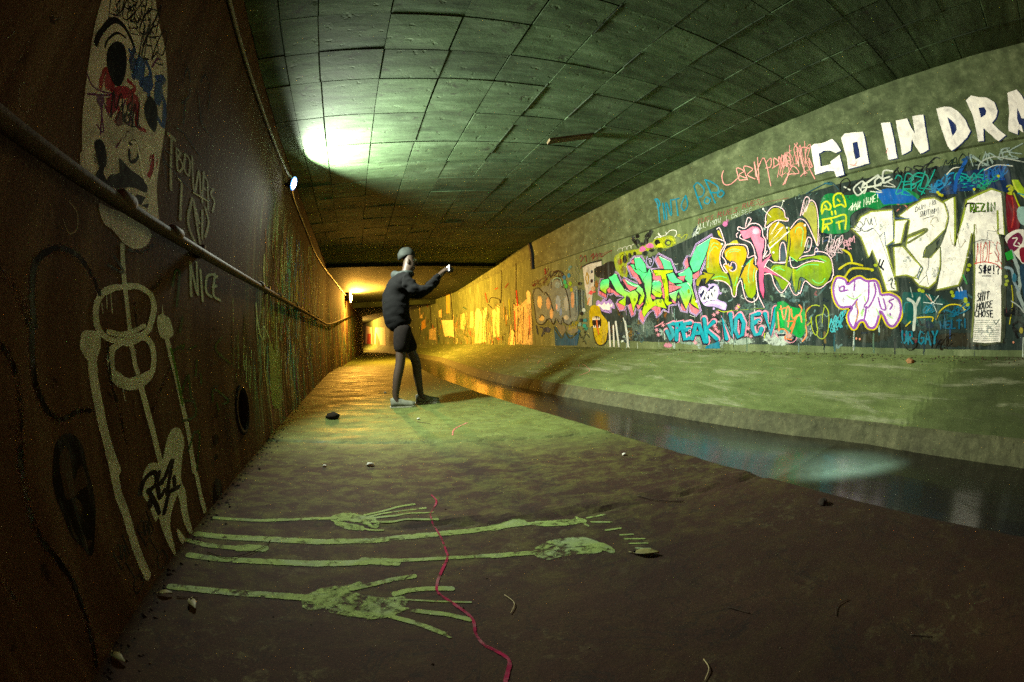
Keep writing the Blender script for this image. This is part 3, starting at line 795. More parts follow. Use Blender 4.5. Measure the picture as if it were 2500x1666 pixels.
S 20203a .8 .2 13/8 0 1,6026 1413 -65 162 -118 11 8 80 -33 77 -346 -119 -57 -38 -58 -116 -73 54 -149 -71 -213 -72 61 82 99 36 96 171 -14 51 -81 2 -13 46 -91 28 -174 -26 -51 -81 -56 -90 -103 -47 -166 -10 82 136 -85 71 -256 -133 -88 -180 -178 14 26 89 -82 85 -67 -26 -111 142 -292 72 1 -39 113 -204 117 -154 55 -102 102 -4 -11 -127 -80 -269 82 -58 111 53 23 96 36 -101 106 30 58 125 28 -39 152 -6 13 -91 102 48 70 -56 78 -50 62 110 109 -29 99 -76 49 -81 93 87 -13 82 -43 71 71 -42 59 46 38 -105 65 -25 92 181 58 -1 12 -57 51 -6 102 -4 87 115 -48 55 -190 33 219 39 67 46 110 -19 72 27 45 -89 243 106
P d9707c 1 0 -,6018 1385 -210 -83 -6 -58 224 94
P d9707c 1 0 -,5827 1715 -53 -7 -62 -133 70 19
P d9707c 1 0 -,5777 1376 -86 32 -138 -75 -134 -73 104 5 66 56 147 -1
P d9707c 1 0 -,5322 1485 -52 13 -82 -97 -139 -53 -92 -19 176 -38 76 65
P d9707c 1 0 -,5161 1677 -66 5 -129 -128 -120 -173 46 -13 83 103 74 38
P d9707c 1 0 -,5065 1740 -58 19 -16 -69 70 15
P d9707c 1 0 -,4491 1667 -60 44 -107 -191 79 15
P d9707c 1 0 -,4572 1501 -159 -64 -40 -143 31 -48 17 114 161 45
P d9707c 1 0 -,4243 1348 -150 -83 -108 -28 112 -21 154 -27
P d9707c 1 0 -,3919 1534 -62 68 -16 -115 44 -27
P d9707c 1 0 -,4070 1369 -159 14 43 -76 70 32
P d9707c 1 0 -,3784 1364 -129 42 19 -83 92 -5
P d9707c 1 0 -,4026 1030 -89 -102 89 17
P d9707c 1 0 -,3883 1036 -66 -59 -120 -58 59 -47 100 44
P d9707c 1 0 -,5516 1135 -70 4 -148 -64 29 -46 110 -3
P d9707c 1 0 -,5199 1082 -67 29 -67 -164 65 -29
P d9707c 1 0 -,4925 958 -47 34 -52 -112 26 -71 78 71
P d9707c 1 0 -,4687 998 -116 41 -121 -39 5 -68 78 -52 56 99
P d9707c 1 0 -,4208 1093 -75 -14 4 -49 49 20
P d9707c 1 0 -,5000 1082 -68 -14 -62 32 -44 -12 134 -82
P d9707c 1 0 -,4643 1198 -95 -43 17 -34 82 25
P d9707c 1 0 -,4404 1246 -70 44 15 -186 38 29
S 8a2c48 .8 .25 14/7 1 0,5941 1361 5 -52
S 8a2c48 .8 .25 13/7 1 0,5867 1333 0 -52
S 8a2c48 .8 .25 13/7 1 0,5769 1365 -34 -35
S 8a2c48 .8 .25 12/7 1 0,5268 1430 37 -35
S 8a2c48 .8 .25 11/7 1 0,5029 1553 20 -40
S 8a2c48 .8 .25 11/6 1 0,4914 1463 46 -3
S 8a2c48 .8 .25 9/6 1 0,4418 1647 42 -11
S 8a2c48 .8 .25 9/6 1 0,4372 1570 42 -11
S 8a2c48 .8 .25 9/6 1 0,4181 1257 5 -58
S 8a2c48 .8 .25 9/6 1 0,4131 1256 -2 -54
S 8a2c48 .8 .25 8/5 1 0,3830 962 -7 -64
S 8a2c48 .8 .25 8/6 1 0,4004 996 -20 -57
S 8a2c48 .8 .25 10/6 1 0,4545 1015 -33 -123
S 8a2c48 .8 .25 8/6 1 0,3893 1551 -35 -5
S 8a2c48 .8 .25 8/5 1 0,3726 1368 -29 -42
P 52e88c 1 0 a4c80c,5986 1408 -9 105 -73 50 -171 -6 -45 -16 21 -131 77 -23 21 -70 133 60
S 0d1c1c 1 .15 17/9 0 1,5986 1408 -9 105 -73 50 -171 -6 -45 -16 21 -131 77 -23 21 -70 133 60
P 52e88c 1 0 a4c80c,5766 1696 -291 -102 -90 -150 -77 -78 -45 -58 -96 -28 -145 18 -87 -64 22 -90 85 -96 30 -91 86 232 78 40 46 -155 164 61 16 20 -174 54 80 46 133 62 128 165 83 93
S 0d1c1c 1 .15 15/9 0 1,5766 1696 -291 -102 -90 -150 -77 -78 -45 -58 -96 -28 -145 18 -87 -64 22 -90 85 -96 30 -91 86 232 78 40 46 -155 164 61 16 20 -174 54 80 46 133 62 128 165 83 93
P 52e88c 1 0 a4c80c,5263 1488 -126 -54 -214 -72 -100 -65 -35 -104 51 -86 79 -44 43 26 -85 121 115 81 -49 36 122 32 124 42
S 0d1c1c 1 .15 14/8 0 1,5263 1488 -126 -54 -214 -72 -100 -65 -35 -104 51 -86 79 -44 43 26 -85 121 115 81 -49 36 122 32 124 42
P 52e88c 1 0 52e88c,4982 1774 -145 -15 -107 -118 -17 -112 74 -8 114 71 61 8 22 79
S 0d1c1c 1 .15 13/8 0 1,4982 1774 -145 -15 -107 -118 -17 -112 74 -8 114 71 61 8 22 79
P 52e88c 1 0 a4c80c,5111 1689 -103 -6 -38 -91 -70 7 -113 -78 -88 -3 -63 55 -30 -130 12 -123 40 -138 -49 -92 -58 30 -156 -4 -75 -141 251 58 116 -46 92 -64 47 -43 47 75 -28 71 -63 59 -24 115 30 157 92 139 102 60
S 0d1c1c 1 .15 13/8 0 1,5111 1689 -103 -6 -38 -91 -70 7 -113 -78 -88 -3 -63 55 -30 -130 12 -123 40 -138 -49 -92 -58 30 -156 -4 -75 -141 251 58 116 -46 92 -64 47 -43 47 75 -28 71 -63 59 -24 115 30 157 92 139 102 60
P 52e88c 1 0 a4c80c,4600 1362 -45 26 -121 -27 -37 -39 26 -66 -34 -72 51 -47 108 18 78 68 -20 69
S 0d1c1c 1 .15 12/8 0 1,4600 1362 -45 26 -121 -27 -37 -39 26 -66 -34 -72 51 -47 108 18 78 68 -20 69
P 52e88c 1 0 52e88c,4424 1710 -239 -116 -39 -107 179 25 30 90
S 0d1c1c 1 .15 12/8 0 1,4424 1710 -239 -116 -39 -107 179 25 30 90
P 52e88c 1 0 52e88c,4280 1437 -142 7 -55 -81 -105 -53 3 -24 183 19 61 32
S 0d1c1c 1 .15 11/7 0 1,4280 1437 -142 7 -55 -81 -105 -53 3 -24 183 19 61 32
P 52e88c 1 0 a4c80c,4254 1298 -150 -24 -219 17 -54 -53 -20 -97 47 -83 78 -114 75 134 51 118 42 -62 25 -80 90 57 34 53 -141 28 -139 44
S 0d1c1c 1 .15 11/7 0 1,4254 1298 -150 -24 -219 17 -54 -53 -20 -97 47 -83 78 -114 75 134 51 118 42 -62 25 -80 90 57 34 53 -141 28 -139 44
P 52e88c 1 0 a4c80c,4053 1421 -112 14 -111 42 -50 -78 11 -110 23 -53 -28 -81 -31 -105 -59 -120 153 88 -45 107 75 162 49 49 -28 38 132 7
S 0d1c1c 1 .15 10/7 0 1,4053 1421 -112 14 -111 42 -50 -78 11 -110 23 -53 -28 -81 -31 -105 -59 -120 153 88 -45 107 75 162 49 49 -28 38 132 7
P 52e88c 1 0 52e88c,3851 1601 -73 -179 -20 -26 -104 18 -117 147 -143 220 268 -66 122 -140 29 -52
S 0d1c1c 1 .15 10/7 0 1,3851 1601 -73 -179 -20 -26 -104 18 -117 147 -143 220 268 -66 122 -140 29 -52
P a8c40c 1 0 -,4568 1536 -421 -57 9 -28 143 -7 -34 -119 -1 -211 9 -41 -87 -23 118 -38 61 59 -20 84 15 138 40 142 122 11
S 0d1c1c 1 .15 12/8 0 1,4568 1536 -421 -57 9 -28 143 -7 -34 -119 -1 -211 9 -41 -87 -23 118 -38 61 59 -20 84 15 138 40 142 122 11
B 6f8c10 .9,4354 1352 -36 -4 40 -38
B 6f8c10 .9,4512 1476 -34 -5 36 -15
B 6f8c10 .9,5034 1155 -39 -3 42 -34
B 6f8c10 .9,3872 1170 -35 -3 38 -36
B 6f8c10 .9,4444 1086 -40 -3 43 -31
B 6f8c10 .9,4069 1115 -27 -2 29 -27
B 6f8c10 .9,4295 1125 -23 -2 26 -27
B 6f8c10 .9,4769 1066 -32 -2 34 -25
B 6f8c10 .9,3786 1084 -24 -2 26 -21
S 0d1c1c .95 .15 13/7 1 0,5679 1534 -50 -52 41 -148
S 0d1c1c .95 .15 11/7 1 0,5273 1073 -18 133 -51 20 -46 -37
S 0d1c1c .95 .15 11/7 1 0,5111 1689 -148 -98
S 0d1c1c .95 .15 10/6 1 0,4787 1521 -117 2 126 -93 -22 -75
S 0d1c1c .95 .15 10/6 1 0,4946 1088 -118 155 -4 45
S 0d1c1c .95 .15 10/6 1 0,4754 1245 -7 -91 -37 -83
S 0d1c1c .95 .15 10/6 1 0,4521 1144 18 -51 -56 -168
S 0d1c1c .95 .15 8/6 1 0,4062 1196 -38 13 -55 -70
S 0d1c1c .95 .15 8/6 1 0,3815 1507 -15 -74
S 0d1c1c .95 .15 9/6 1 0,4122 1062 -33 104
S 0d1c1c .95 .15 10/6 1 0,4518 1336 72 -19 4 -44 -185 -87
S f0fff0 .8 .3 13/7 1 0,5729 1686 -254 -94
S f0fff0 .8 .3 11/6 1 0,4974 1774 -123 -12
S f0fff0 .8 .3 9/6 1 0,4411 1706 -214 -106
S f0fff0 .8 .3 8/5 1 0,3657 1713 -246 59
S f0fff0 .8 .3 10/6 1 0,4577 1378 -117 -10
S f0fff0 .8 .3 11/7 1 0,5247 1481 -185 -108 -138 -24
S f0fff0 .8 .3 8/6 1 0,3885 1282 -43 -43
S f0fff0 .8 .3 10/6 1 0,4587 1494 8 55
S f0fff0 .8 .3 8/6 1 0,4016 1420 -74 7
S f0fff0 .8 .3 9/6 1 0,4253 1168 -129 21
S f0fff0 .8 .3 11/7 1 0,5277 1334 -127 -51
S a8a0d0 .7 .25 17/11 1 0,4675 1742 28 -60 -42 -79 -70 -10 -49 55 6 73
S c8b8e0 .8 .25 14/9 1 0,4665 1704 -58 -1 -23 -48 54 26 -22 -57
S b8a0cc .7 .25 8/5 1 0,5261 1015 1 -77
S b8a0cc .7 .25 6/4 1 0,4222 994 -13 -92
S b8a0cc .7 .25 6/4 1 0,3665 898 -6 -46
P a888c8 .75 1 -,6137 1166 -66 70 -96 -40 -82 46 -91 -49 -96 33 -69 -47 -50 -54 -12 -71 89 16 24 -79 260 46 55 56
P f0e6e0 .9 0 -,6098 1142 -62 27 -95 -33 -62 52 -53 -55 -78 35 -33 -43 -93 23 21 -49 75 -15 -16 -42 224 25 55 46
S 20203a .9 .25 17/9 1 0,5969 1017 -137 34 -162 -71
=R|graffiti_piece|small white 2009 with a lilac cloud and white underline|0.002
P b49cd4 .95 1 -,3697 1140 -39 62 -80 1 -49 -32 -42 46 -77 1 -64 -46 -6 -71 36 -68 -130 -53 -2 -60 32 -22 156 50 152 18 74 70
P 26284a 1 1 -,3677 1129 -44 57 -59 -6 -29 -44 -55 41 -65 20 -58 -50 19 -78 104 -46 141 20
S f4f4f0 1 .2 34/24 1 0,3657 1137 -50 41 -36 -39 73 -95 -64 -14
S f4f4f0 1 .2 33/23 1 0,3527 1126 37 -61 -42 -35 -35 38 33 57
S f4f4f0 1 .2 33/23 1 0,3474 1148 30 -60 -41 -49 -29 52 33 56
S f4f4f0 1 .2 32/23 1 0,3402 1177 40 -32 -22 -37 -40 32 15 37 -14 -55 32 -86
S f2f2ee 1 .2 37/26 1 0,3583 985 -104 20 -111 -21 -96 -28 14 -25
S 26284a .9 .25 8/5 1 0,3590 976 -22 44 -141 -1
B b49cd4 .8,3322 1099 -27 -2 28 -17
B b49cd4 .8,3500 1214 -28 -3 29 -17
B b49cd4 .8,3739 1032 -30 -2 32 -18
B b49cd4 .8,3446 927 -27 -2 29 -18
=R|graffiti_piece|olive gold bubble letters split by a pink K with pale pink outline|0.002
S 1c2440 .85 .3 36/26 1 0,3407 1778 -224 -95 88 -111 20 -113 -54 -114 -46 -14 50 85 -37 13
S 1c2440 .85 .3 33/25 1 0,3184 1630 -45 19 -161 -27 -109 -35 -23 -79 19 -56 -101 11 -28 -37
S 1c2440 .85 .3 36/26 1 0,3191 1622 61 -89 -42 -59 -17 -55
S 1c2440 .85 .3 34/25 1 0,3406 1258 -145 -28 -100 -75 -27 -97 -46 -12 -32 108 -63 61 -24 -103 -36 -111 -85 -38 -67 28 -26 54
S 1c2440 .85 .3 32/24 1 0,2752 1297 18 -72 -15 -180 -74 -148
S 1c2440 .85 .3 32/25 1 0,2933 1770 32 15 -17 32 -86 -34 -96 33 -96 -19 -54 -60 -3 -83 -29 -54 26 -110 37 -76 -67 71
S 1c2440 .85 .3 33/25 1 0,2928 1726 18 -40 -127 -64 -38 -40 -23 -71 -3 -149
S 1c2440 .85 .3 30/23 1 0,2646 1244 -88 -9 -39 -114 -83 -88 -106 87
S 1c2440 .85 .3 28/22 1 0,2631 1331 -106 -68 -196 -135 -6 -39 -41 -78 -47 -15 -21 25 -18 -9 -68 113 -87 -59 -89 -25 -94 46 -46 18 -23 47
S 1c2440 .85 .3 30/23 1 0,2643 1316 -71 72 -68 -37 -110 -9 -30 -4
S 1c2440 .85 .3 30/24 1 0,2546 1799 24 -46 -18 -19 -68 28 -97 22 -116 -33 -24 23 36 23 6 73 71 56 82 9 85 -57 30 -77
S 1c2440 .85 .3 31/24 1 0,2561 1612 -28 110 -59 38
S 1c2440 .85 .3 31/24 1 0,2560 1547 -19 -83 68 -39
S 1c2440 .85 .3 28/22 1 0,2236 1669 -100 68 -67 -4 -47 -54 -46 -114 -38 -109 -18 -2
S 1c2440 .85 .3 28/22 1 0,2090 1776 -91 161 -53 -23 71 -113
S 1c2440 .85 .3 27/22 1 0,2060 1778 -108 110 -40 8 -34 -61 5 -165 45 -208
S 1c2440 .85 .3 27/21 1 0,2168 1352 -50 17 -130 -2 -23 27 -106 -21 -64 -58 -15 -86 1 -78
S 1c2440 .85 .3 28/22 1 0,2290 1383 -8 -93 -65 -22 -109 32 -113 9 -114 -27
S 1c2440 .85 .3 28/22 1 0,2104 1404 -68 14 -42 91 41 36 51 -83
S 1c2440 .85 .3 34/26 1 0,2990 1702 6 36 -26 13
S 1c2440 .85 .3 36/27 1 0,3293 1858 -50 -1 -50 -163
S 1c2440 .85 .3 33/25 1 0,2847 1806 -49 85 -46 -26 48 -51
P c49a08 1 1 7c9408,3389 1765 -155 -100 43 -92 27 -113 -32 -101 -80 -45 -39 -143 109 54 144 38 88 14 -95 52 124 42 -1 148 -53 140
S 16202a .95 .15 11/8 1 1,3389 1765 -155 -100 43 -92 27 -113 -32 -101 -80 -45 -39 -143 109 54 144 38 88 14 -95 52 124 42 -1 148 -53 140
P c49a08 1 1 7c9408,3196 1490 14 81 -53 32 -108 13 -146 -32 -35 -73 20 -65 67 -92 43 -79 43 -81 52 -131 34 3 5 138 37 107 74 88 -50 20 -51 28
S 16202a .95 .15 10/8 1 1,3196 1490 14 81 -53 32 -108 13 -146 -32 -35 -73 20 -65 67 -92 43 -79 43 -81 52 -131 34 3 5 138 37 107 74 88 -50 20 -51 28
P 1e2a48 1 1 -,3157 1414 -40 38 -67 -26 -17 -54 40 -42 69 13 -45 29
S f0c4c8 .95 .2 13/9 1 0,3169 1416 -33 -26 -28 44 -56 -25 1 -60 55 -19 44 23
P c49a08 1 0 7c9408,3001 1250 -80 108 -150 93 21 -76 -68 -65 42 -44 -1 -98 22 -120 58 -49 64 25 38 78 22 127
S 16202a .95 .15 10/7 0 1,3001 1250 -80 108 -150 93 21 -76 -68 -65 42 -44 -1 -98 22 -120 58 -49 64 25 38 78 22 127
P 96900c 1 0 -,3735 1238 -19 63 -72 48 -86 -1 54 44 -138 -45 -75 -13 171 -113 -27 79 79 0 68 -86
S 16202a .95 .15 12/8 0 1,3735 1238 -19 63 -72 48 -86 -1 54 44 -138 -45 -75 -13 171 -113 -27 79 79 0 68 -86
P a8a020 1 0 -,3296 1840 -44 0 -43 -126 76 69
S 16202a .95 .15 11/8 0 1,3296 1840 -44 0 -43 -126 76 69
P a8a428 1 0 -,3166 1631 -103 49 -70 -3 -16 -47
S 16202a .95 .15 10/8 0 1,3166 1631 -103 49 -70 -3 -16 -47
P 8c8a0c 1 0 -,2553 1759 -38 125 -82 41 -80 -13 -61 -57 -7 -66 -27 -17 18 -20 110 36 84 -4
S 16202a .95 .15 9/7 0 1,2553 1759 -38 125 -82 41 -80 -13 -61 -57 -7 -66 -27 -17 18 -20 110 36 84 -4
P a8920c 1 1 8c960c,2528 1688 -41 58 -87 21 -83 -44 -28 -76 13 -108 31 21 40 6 39 -57 28 -138 62 -4 39 97 8 122
S 16202a .95 .15 9/7 1 1,2528 1688 -41 58 -87 21 -83 -44 -28 -76 13 -108 31 21 40 6 39 -57 28 -138 62 -4 39 97 8 122
P c09a0a 1 1 8c960c,2251 1641 -45 31 -85 39 -64 -19 -20 -72 38 -145 50 -83 52 -39 24 -34 70 54 24 41 -34 104
S 16202a .95 .15 8/7 1 1,2251 1641 -45 31 -85 39 -64 -19 -20 -72 38 -145 50 -83 52 -39 24 -34 70 54 24 41 -34 104
P 7c9a10 1 1 6c8a10,2219 1253 -90 35 -133 14 -124 -21 139 52 160 -7 2 23 -203 9 -141 -25 -43 -83 19 -83 62 -79 84 -29 89 22 86 66 65 13 40 -116 30 -20 14 61 17 115 -17 66
S 16202a .95 .15 8/7 1 1,2219 1253 -90 35 -133 14 -124 -21 139 52 160 -7 2 23 -203 9 -141 -25 -43 -83 19 -83 62 -79 84 -29 89 22 86 66 65 13 40 -116 30 -20 14 61 17 115 -17 66
P 7c960e 1 1 6c8a0c,2551 1305 -55 26 -128 -23 -92 -49 16 -59 37 -72 90 -69 66 98 71 102
S 16202a .95 .15 9/7 1 1,2551 1305 -55 26 -128 -23 -92 -49 16 -59 37 -72 90 -69 66 98 71 102
P 9a9a40 1 1 -,2060 1778 -84 84 -53 28 -30 -37 -9 -93 48 -297 23 3 22 145 38 105
S 16202a .95 .15 8/7 1 1,2060 1778 -84 84 -53 28 -30 -37 -9 -93 48 -297 23 3 22 145 38 105
P 3c4c58 1 1 -,2426 1369 -20 123 -40 53 -33 -48 16 -153 45 -2
S f0c8cc .95 .2 12/9 1 0,2426 1369 -20 123 -40 53 -33 -48 16 -157 144 14
S 8c960c 1 .15 25/20 1 0,2259 1681 14 -115 78 -276
S 96a010 1 .15 23/18 1 0,2261 1265 4 -173
S 6a7418 1 .15 19/15 1 0,2185 1130 26 -80
P ea7c98 1 0 d8557c,2933 1770 -90 -8 -94 25 -84 -24 -35 -48 21 -63 -54 -34 17 -79 35 -60 19 -103 -157 76 131 -128 -117 -69 -196 -127 131 73 188 68 21 -94 -7 -97 24 -94 44 100 5 121 -15 88 23 76 -29 62 20 93 41 99 15 44 103 -8 35 67
S 281c40 .95 .2 11/8 0 1,2933 1770 -90 -8 -94 25 -84 -24 -35 -48 21 -63 -54 -34 17 -79 35 -60 19 -103 -157 76 131 -128 -117 -69 -196 -127 131 73 188 68 21 -94 -7 -97 24 -94 44 100 5 121 -15 88 23 76 -29 62 20 93 41 99 15 44 103 -8 35 67
B f2b0c4 .9,2705 1720 -63 -12 69 -29
S f2cccc .95 .2 14/11 1 0,3407 1778 -224 -95 88 -111 20 -113 -54 -114 -46 -14 50 85 -37 13
S f2cccc .95 .2 13/10 1 0,3184 1630 -45 19 -161 -27 -109 -35 -23 -79 19 -56 -101 11 -28 -37
S f2cccc .95 .2 14/10 1 0,3191 1622 61 -89 -42 -59 -17 -55
S f2cccc .95 .2 14/10 1 0,3406 1258 -145 -28 -100 -75 -27 -97 -46 -12 -32 108 -63 61 -24 -103 -36 -111 -85 -38 -67 28 -26 54
S f2cccc .95 .2 13/10 1 0,2752 1297 18 -72 -15 -180 -74 -148
S f2cccc .95 .2 13/10 1 0,2933 1770 32 15 -17 32 -86 -34 -96 33 -96 -19 -54 -60 -3 -83 -29 -54 26 -110 37 -76 -67 71
S f2cccc .95 .2 13/10 1 0,2928 1726 18 -40 -127 -64 -38 -40 -23 -71 -3 -149
S f2cccc .95 .2 12/9 1 0,2646 1244 -88 -9 -39 -114 -83 -88 -106 87
S f2cccc .95 .2 11/9 1 0,2631 1331 -106 -68 -196 -135 -6 -39 -41 -78 -47 -15 -21 25 -18 -9 -68 113 -87 -59 -89 -25 -94 46 -46 18 -23 47
S f2cccc .95 .2 12/9 1 0,2643 1316 -71 72 -68 -37 -110 -9 -30 -4
S f2cccc .95 .2 12/9 1 0,2546 1799 24 -46 -18 -19 -68 28 -97 22 -116 -33 -24 23 36 23 6 73 71 56 82 9 85 -57 30 -77
S f2cccc .95 .2 12/10 1 0,2561 1612 -28 110 -59 38
S f2cccc .95 .2 12/9 1 0,2560 1547 -19 -83 68 -39
S f2cccc .95 .2 11/9 1 0,2236 1669 -100 68 -67 -4 -47 -54 -46 -114 -38 -109 -18 -2
S f2cccc .95 .2 11/9 1 0,2090 1776 -91 161 -53 -23 71 -113
S f2cccc .95 .2 11/9 1 0,2060 1778 -108 110 -40 8 -34 -61 5 -165 45 -208
S f2cccc .95 .2 11/9 1 0,2168 1352 -50 17 -130 -2 -23 27 -106 -21 -64 -58 -15 -86 1 -78
S f2cccc .95 .2 11/9 1 0,2290 1383 -8 -93 -65 -22 -109 32 -113 9 -114 -27
S f2cccc .95 .2 11/9 1 0,2104 1404 -68 14 -42 91 41 36 51 -83
S f2cccc .95 .2 14/10 1 0,2990 1702 6 36 -26 13
S f2cccc .95 .2 14/11 1 0,3293 1858 -50 -1 -50 -163
S f2cccc .95 .2 13/10 1 0,2847 1806 -49 85 -46 -26 48 -51
S f4f2ec 1 .15 17/13 0 0,2381 1761 127 -109 -183 53 218 -144 -288 84 285 -137
S 58e07c .85 .25 11/8 1 0,3501 1424 -36 160 -79 116 -91 -25
S 58e07c .85 .25 11/8 1 0,3450 1600 -90 59 -53 -32
S 58e07c .85 .25 10/8 1 0,3187 1515 -24 49 -109 14 -89 -27
S 58e07c .85 .25 10/8 1 0,3129 1550 -72 7 -67 -19
S 58e07c .85 .25 10/7 1 0,2890 1380 -54 34 -35 20
S 58e07c .85 .25 10/7 1 0,2837 1406 44 -144 -8 -84
S 58e07c .85 .25 10/7 1 0,2812 1189 -14 80 -22 55
S 58e07c .85 .25 10/7 1 0,2941 1168 5 -50
S 58e07c .85 .25 11/8 1 0,3435 1288 -132 8 -93 -32
S 58e07c .85 .25 8/7 1 0,2187 1614 -27 42 -49 4 -27 -39 16 -66 33 -87
S 58e07c .85 .25 8/7 1 0,2220 1238 -89 35 -76 6 -109 -15
S 58e07c .85 .25 8/6 1 0,2035 1131 -43 -33 -63 -5 -49 39
S 58e07c .85 .25 9/7 1 0,2523 1279 -33 19 -71 0
S 58e07c .85 .25 9/7 1 0,2483 1274 -52 6 -56 -26
S 58e07c .85 .25 9/7 1 0,2280 1382 -80 -56
S 58e07c .85 .25 8/6 1 0,1920 1323 -67 -37
S 58e07c .85 .25 10/8 1 0,3089 1165 -43 89
S e8ecd8 .7 .4 8/6 1 0,2568 1945 -97 -111
S e8ecd8 .7 .4 8/6 1 0,2274 1973 51 -79
B f4f4e4 .6,3234 1665 -26 -5 29 -14
B f4f4e4 .6,2953 1371 -24 -3 26 -16
B f4f4e4 .6,2283 1685 -21 -3 24 -14
B f4f4e4 .6,2500 1458 -22 -3 25 -14
B f4f4e4 .6,2562 1944 -22 -5 26 -13
B f4f4e4 .6,2275 1969 -22 -5 25 -12
B f4f4e4 .6,2052 1669 -20 -4 23 -13
S e8d0cc .8 .25 6/4 1 0,2007 1900 63 -120
S e8d0cc .8 .25 6/4 1 0,1976 1909 57 -90
S e8d0cc .8 .25 5/4 1 0,1885 1552 25 -92
S e8d0cc .8 .25 5/4 1 0,1855 1518 14 -64
S e8d0cc .8 .25 6/4 1 0,2035 1515 37 -85
S f0ccd0 .9 .25 8/6 1 0,1946 1432 26 -23 -20 -21 -21 20 15 24
S e6d4d4 .724119 .25 6/5 1 0,1823 1514 -51 -13 77 -105 -42 7
S e6d4d4 .693503 .25 6/5 1 0,1836 1392 -79 153 -1 -55 0 -34 46 20
S e6d4d4 .68992 .25 5/4 1 0,1700 1518 82 -135 -8 -11 -49 12 -65 107
S e6d4d4 .741362 .25 5/4 1 0,1741 1390 -44 88
S e6d4d4 .731269 .25 4/3 1 0,1617 1471 102 -22 -30 -76
S e6d4d4 .64 .25 4/3 1 0,1784 1405 -29 -42 52 13
S e6d4d4 .64 .25 4/3 1 0,1718 1392 -28 -42 51 12
=R|painted_lettering|teal capitals reading SPEAK NO EV with black shade and pink outline|0.0018
S d88aa0 .92 .15 150/98 0 0,4192 771 95 -8 -61 -73 -16 -75 41 -58 77 119
S d88aa0 .92 .15 144/95 0 0,4141 562 -21 224 -86 -3 -7 -51 74 -45
S d88aa0 .92 .15 139/93 0 0,3868 771 106 -7 35 -89 -29 -108 -88 15
S d88aa0 .92 .15 139/93 0 0,3993 685 -106 13
S d88aa0 .92 .15 132/91 0 0,3840 576 -77 188 -47 -11 -99 -216
S d88aa0 .92 .15 132/91 0 0,3794 641 -94 4
S d88aa0 .92 .15 127/89 0 0,3614 813 -29 -276
S d88aa0 .92 .15 124/87 0 0,3453 773 133 -87 -171 -116
S d88aa0 .92 .15 116/84 0 0,3253 574 60 236 -149 -214 16 255
S d88aa0 .92 .15 111/82 0 0,3036 835 63 -42 19 -125 -46 -82 -62 26 -27 132 51 89
S d88aa0 .92 .15 105/79 0 0,2755 836 98 -13 7 -143 -37 -69 -69 12 -27 54
S d88aa0 .92 .15 105/79 0 0,2852 732 -87 33
S d88aa0 .92 .15 100/76 0 0,2671 832 -61 -224 -91 271
S 10182a 1 .1 114/74 0 0,4201 761 95 -8 -62 -74 -16 -74 42 -58 77 118
S 10182a 1 .1 110/73 0 0,4150 552 -22 224 -86 -3 -6 -51 74 -45
S 10182a 1 .1 106/71 0 0,3876 761 106 -7 35 -89 -29 -108 -89 15
S 10182a 1 .1 106/71 0 0,4001 675 -106 13
S 10182a 1 .1 100/69 0 0,3848 566 -77 189 -47 -12 -100 -216
S 10182a 1 .1 101/69 0 0,3801 631 -94 4
S 10182a 1 .1 97/68 0 0,3622 803 -30 -276
S 10182a 1 .1 94/67 0 0,3460 764 133 -87 -171 -117
S 10182a 1 .1 89/64 0 0,3259 565 61 236 -150 -214 17 255
S 10182a 1 .1 85/62 0 0,3043 826 63 -42 18 -125 -46 -82 -61 27 -27 132 50 89
S 10182a 1 .1 80/60 0 0,2761 827 99 -13 7 -142 -38 -70 -69 12 -27 55
S 10182a 1 .1 80/60 0 0,2859 723 -88 34
S 10182a 1 .1 76/58 0 0,2677 824 -61 -224 -91 271
S 0a8c9c 1 .12 81/53 0 0,4192 771 95 -8 -61 -73 -16 -75 41 -58 77 119
S 0a8c9c 1 .12 78/52 0 0,4141 562 -21 224 -86 -3 -7 -51 74 -45
S 0a8c9c 1 .12 75/51 0 0,3868 771 106 -7 35 -89 -29 -108 -88 15
S 0a8c9c 1 .12 75/51 0 0,3993 685 -106 13
S 0a8c9c 1 .12 72/49 0 0,3840 576 -77 188 -47 -11 -99 -216
S 0a8c9c 1 .12 72/49 0 0,3794 641 -94 4
S 0a8c9c 1 .12 69/48 0 0,3614 813 -29 -276
S 0a8c9c 1 .12 67/47 0 0,3453 773 133 -87 -171 -116
S 0a8c9c 1 .12 63/46 0 0,3253 574 60 236 -149 -214 16 255
S 0a8c9c 1 .12 61/44 0 0,3036 835 63 -42 19 -125 -46 -82 -62 26 -27 132 51 89
S 0a8c9c 1 .12 57/43 0 0,2755 836 98 -13 7 -143 -37 -69 -69 12 -27 54
S 0a8c9c 1 .12 57/43 0 0,2852 732 -87 33
S 0a8c9c 1 .12 55/42 0 0,2671 832 -61 -224 -91 271
S 2aa8a8 .6 .4 13/8 0 0,4266 754 -46 -43
S 2aa8a8 .6 .4 11/8 0 0,3609 784 -19 -204
S 2aa8a8 .6 .4 10/7 0 0,3301 782 -119 -168
S 2aa8a8 .6 .4 9/7 0 0,2848 810 0 -113
S 2aa8a8 .6 .4 9/7 0 0,2656 802 -47 -160
S 2aa8a8 .6 .4 12/8 0 0,3817 601 -49 119
S 2aa8a8 .6 .4 10/7 0 0,3095 766 10 -90
B 7a4a78 .9,4124 714 -22 -1 22 -16
P 10182a 1 0 -,3899 688 -34 -6 5 -20 36 6
S e8a8b4 .9 .2 10/7 0 1,3899 688 -34 -6 5 -20 36 6
P 10182a 1 0 -,2771 759 -39 -14 4 -16 42 2
S e8a8b4 .9 .2 8/6 0 1,2771 759 -39 -14 4 -16 42 2
S 10182a 1 .25 23/18 1 0,2513 603 -96 4
S d88aa0 .9 .25 10/7 1 0,2524 591 15 41 -36 -57
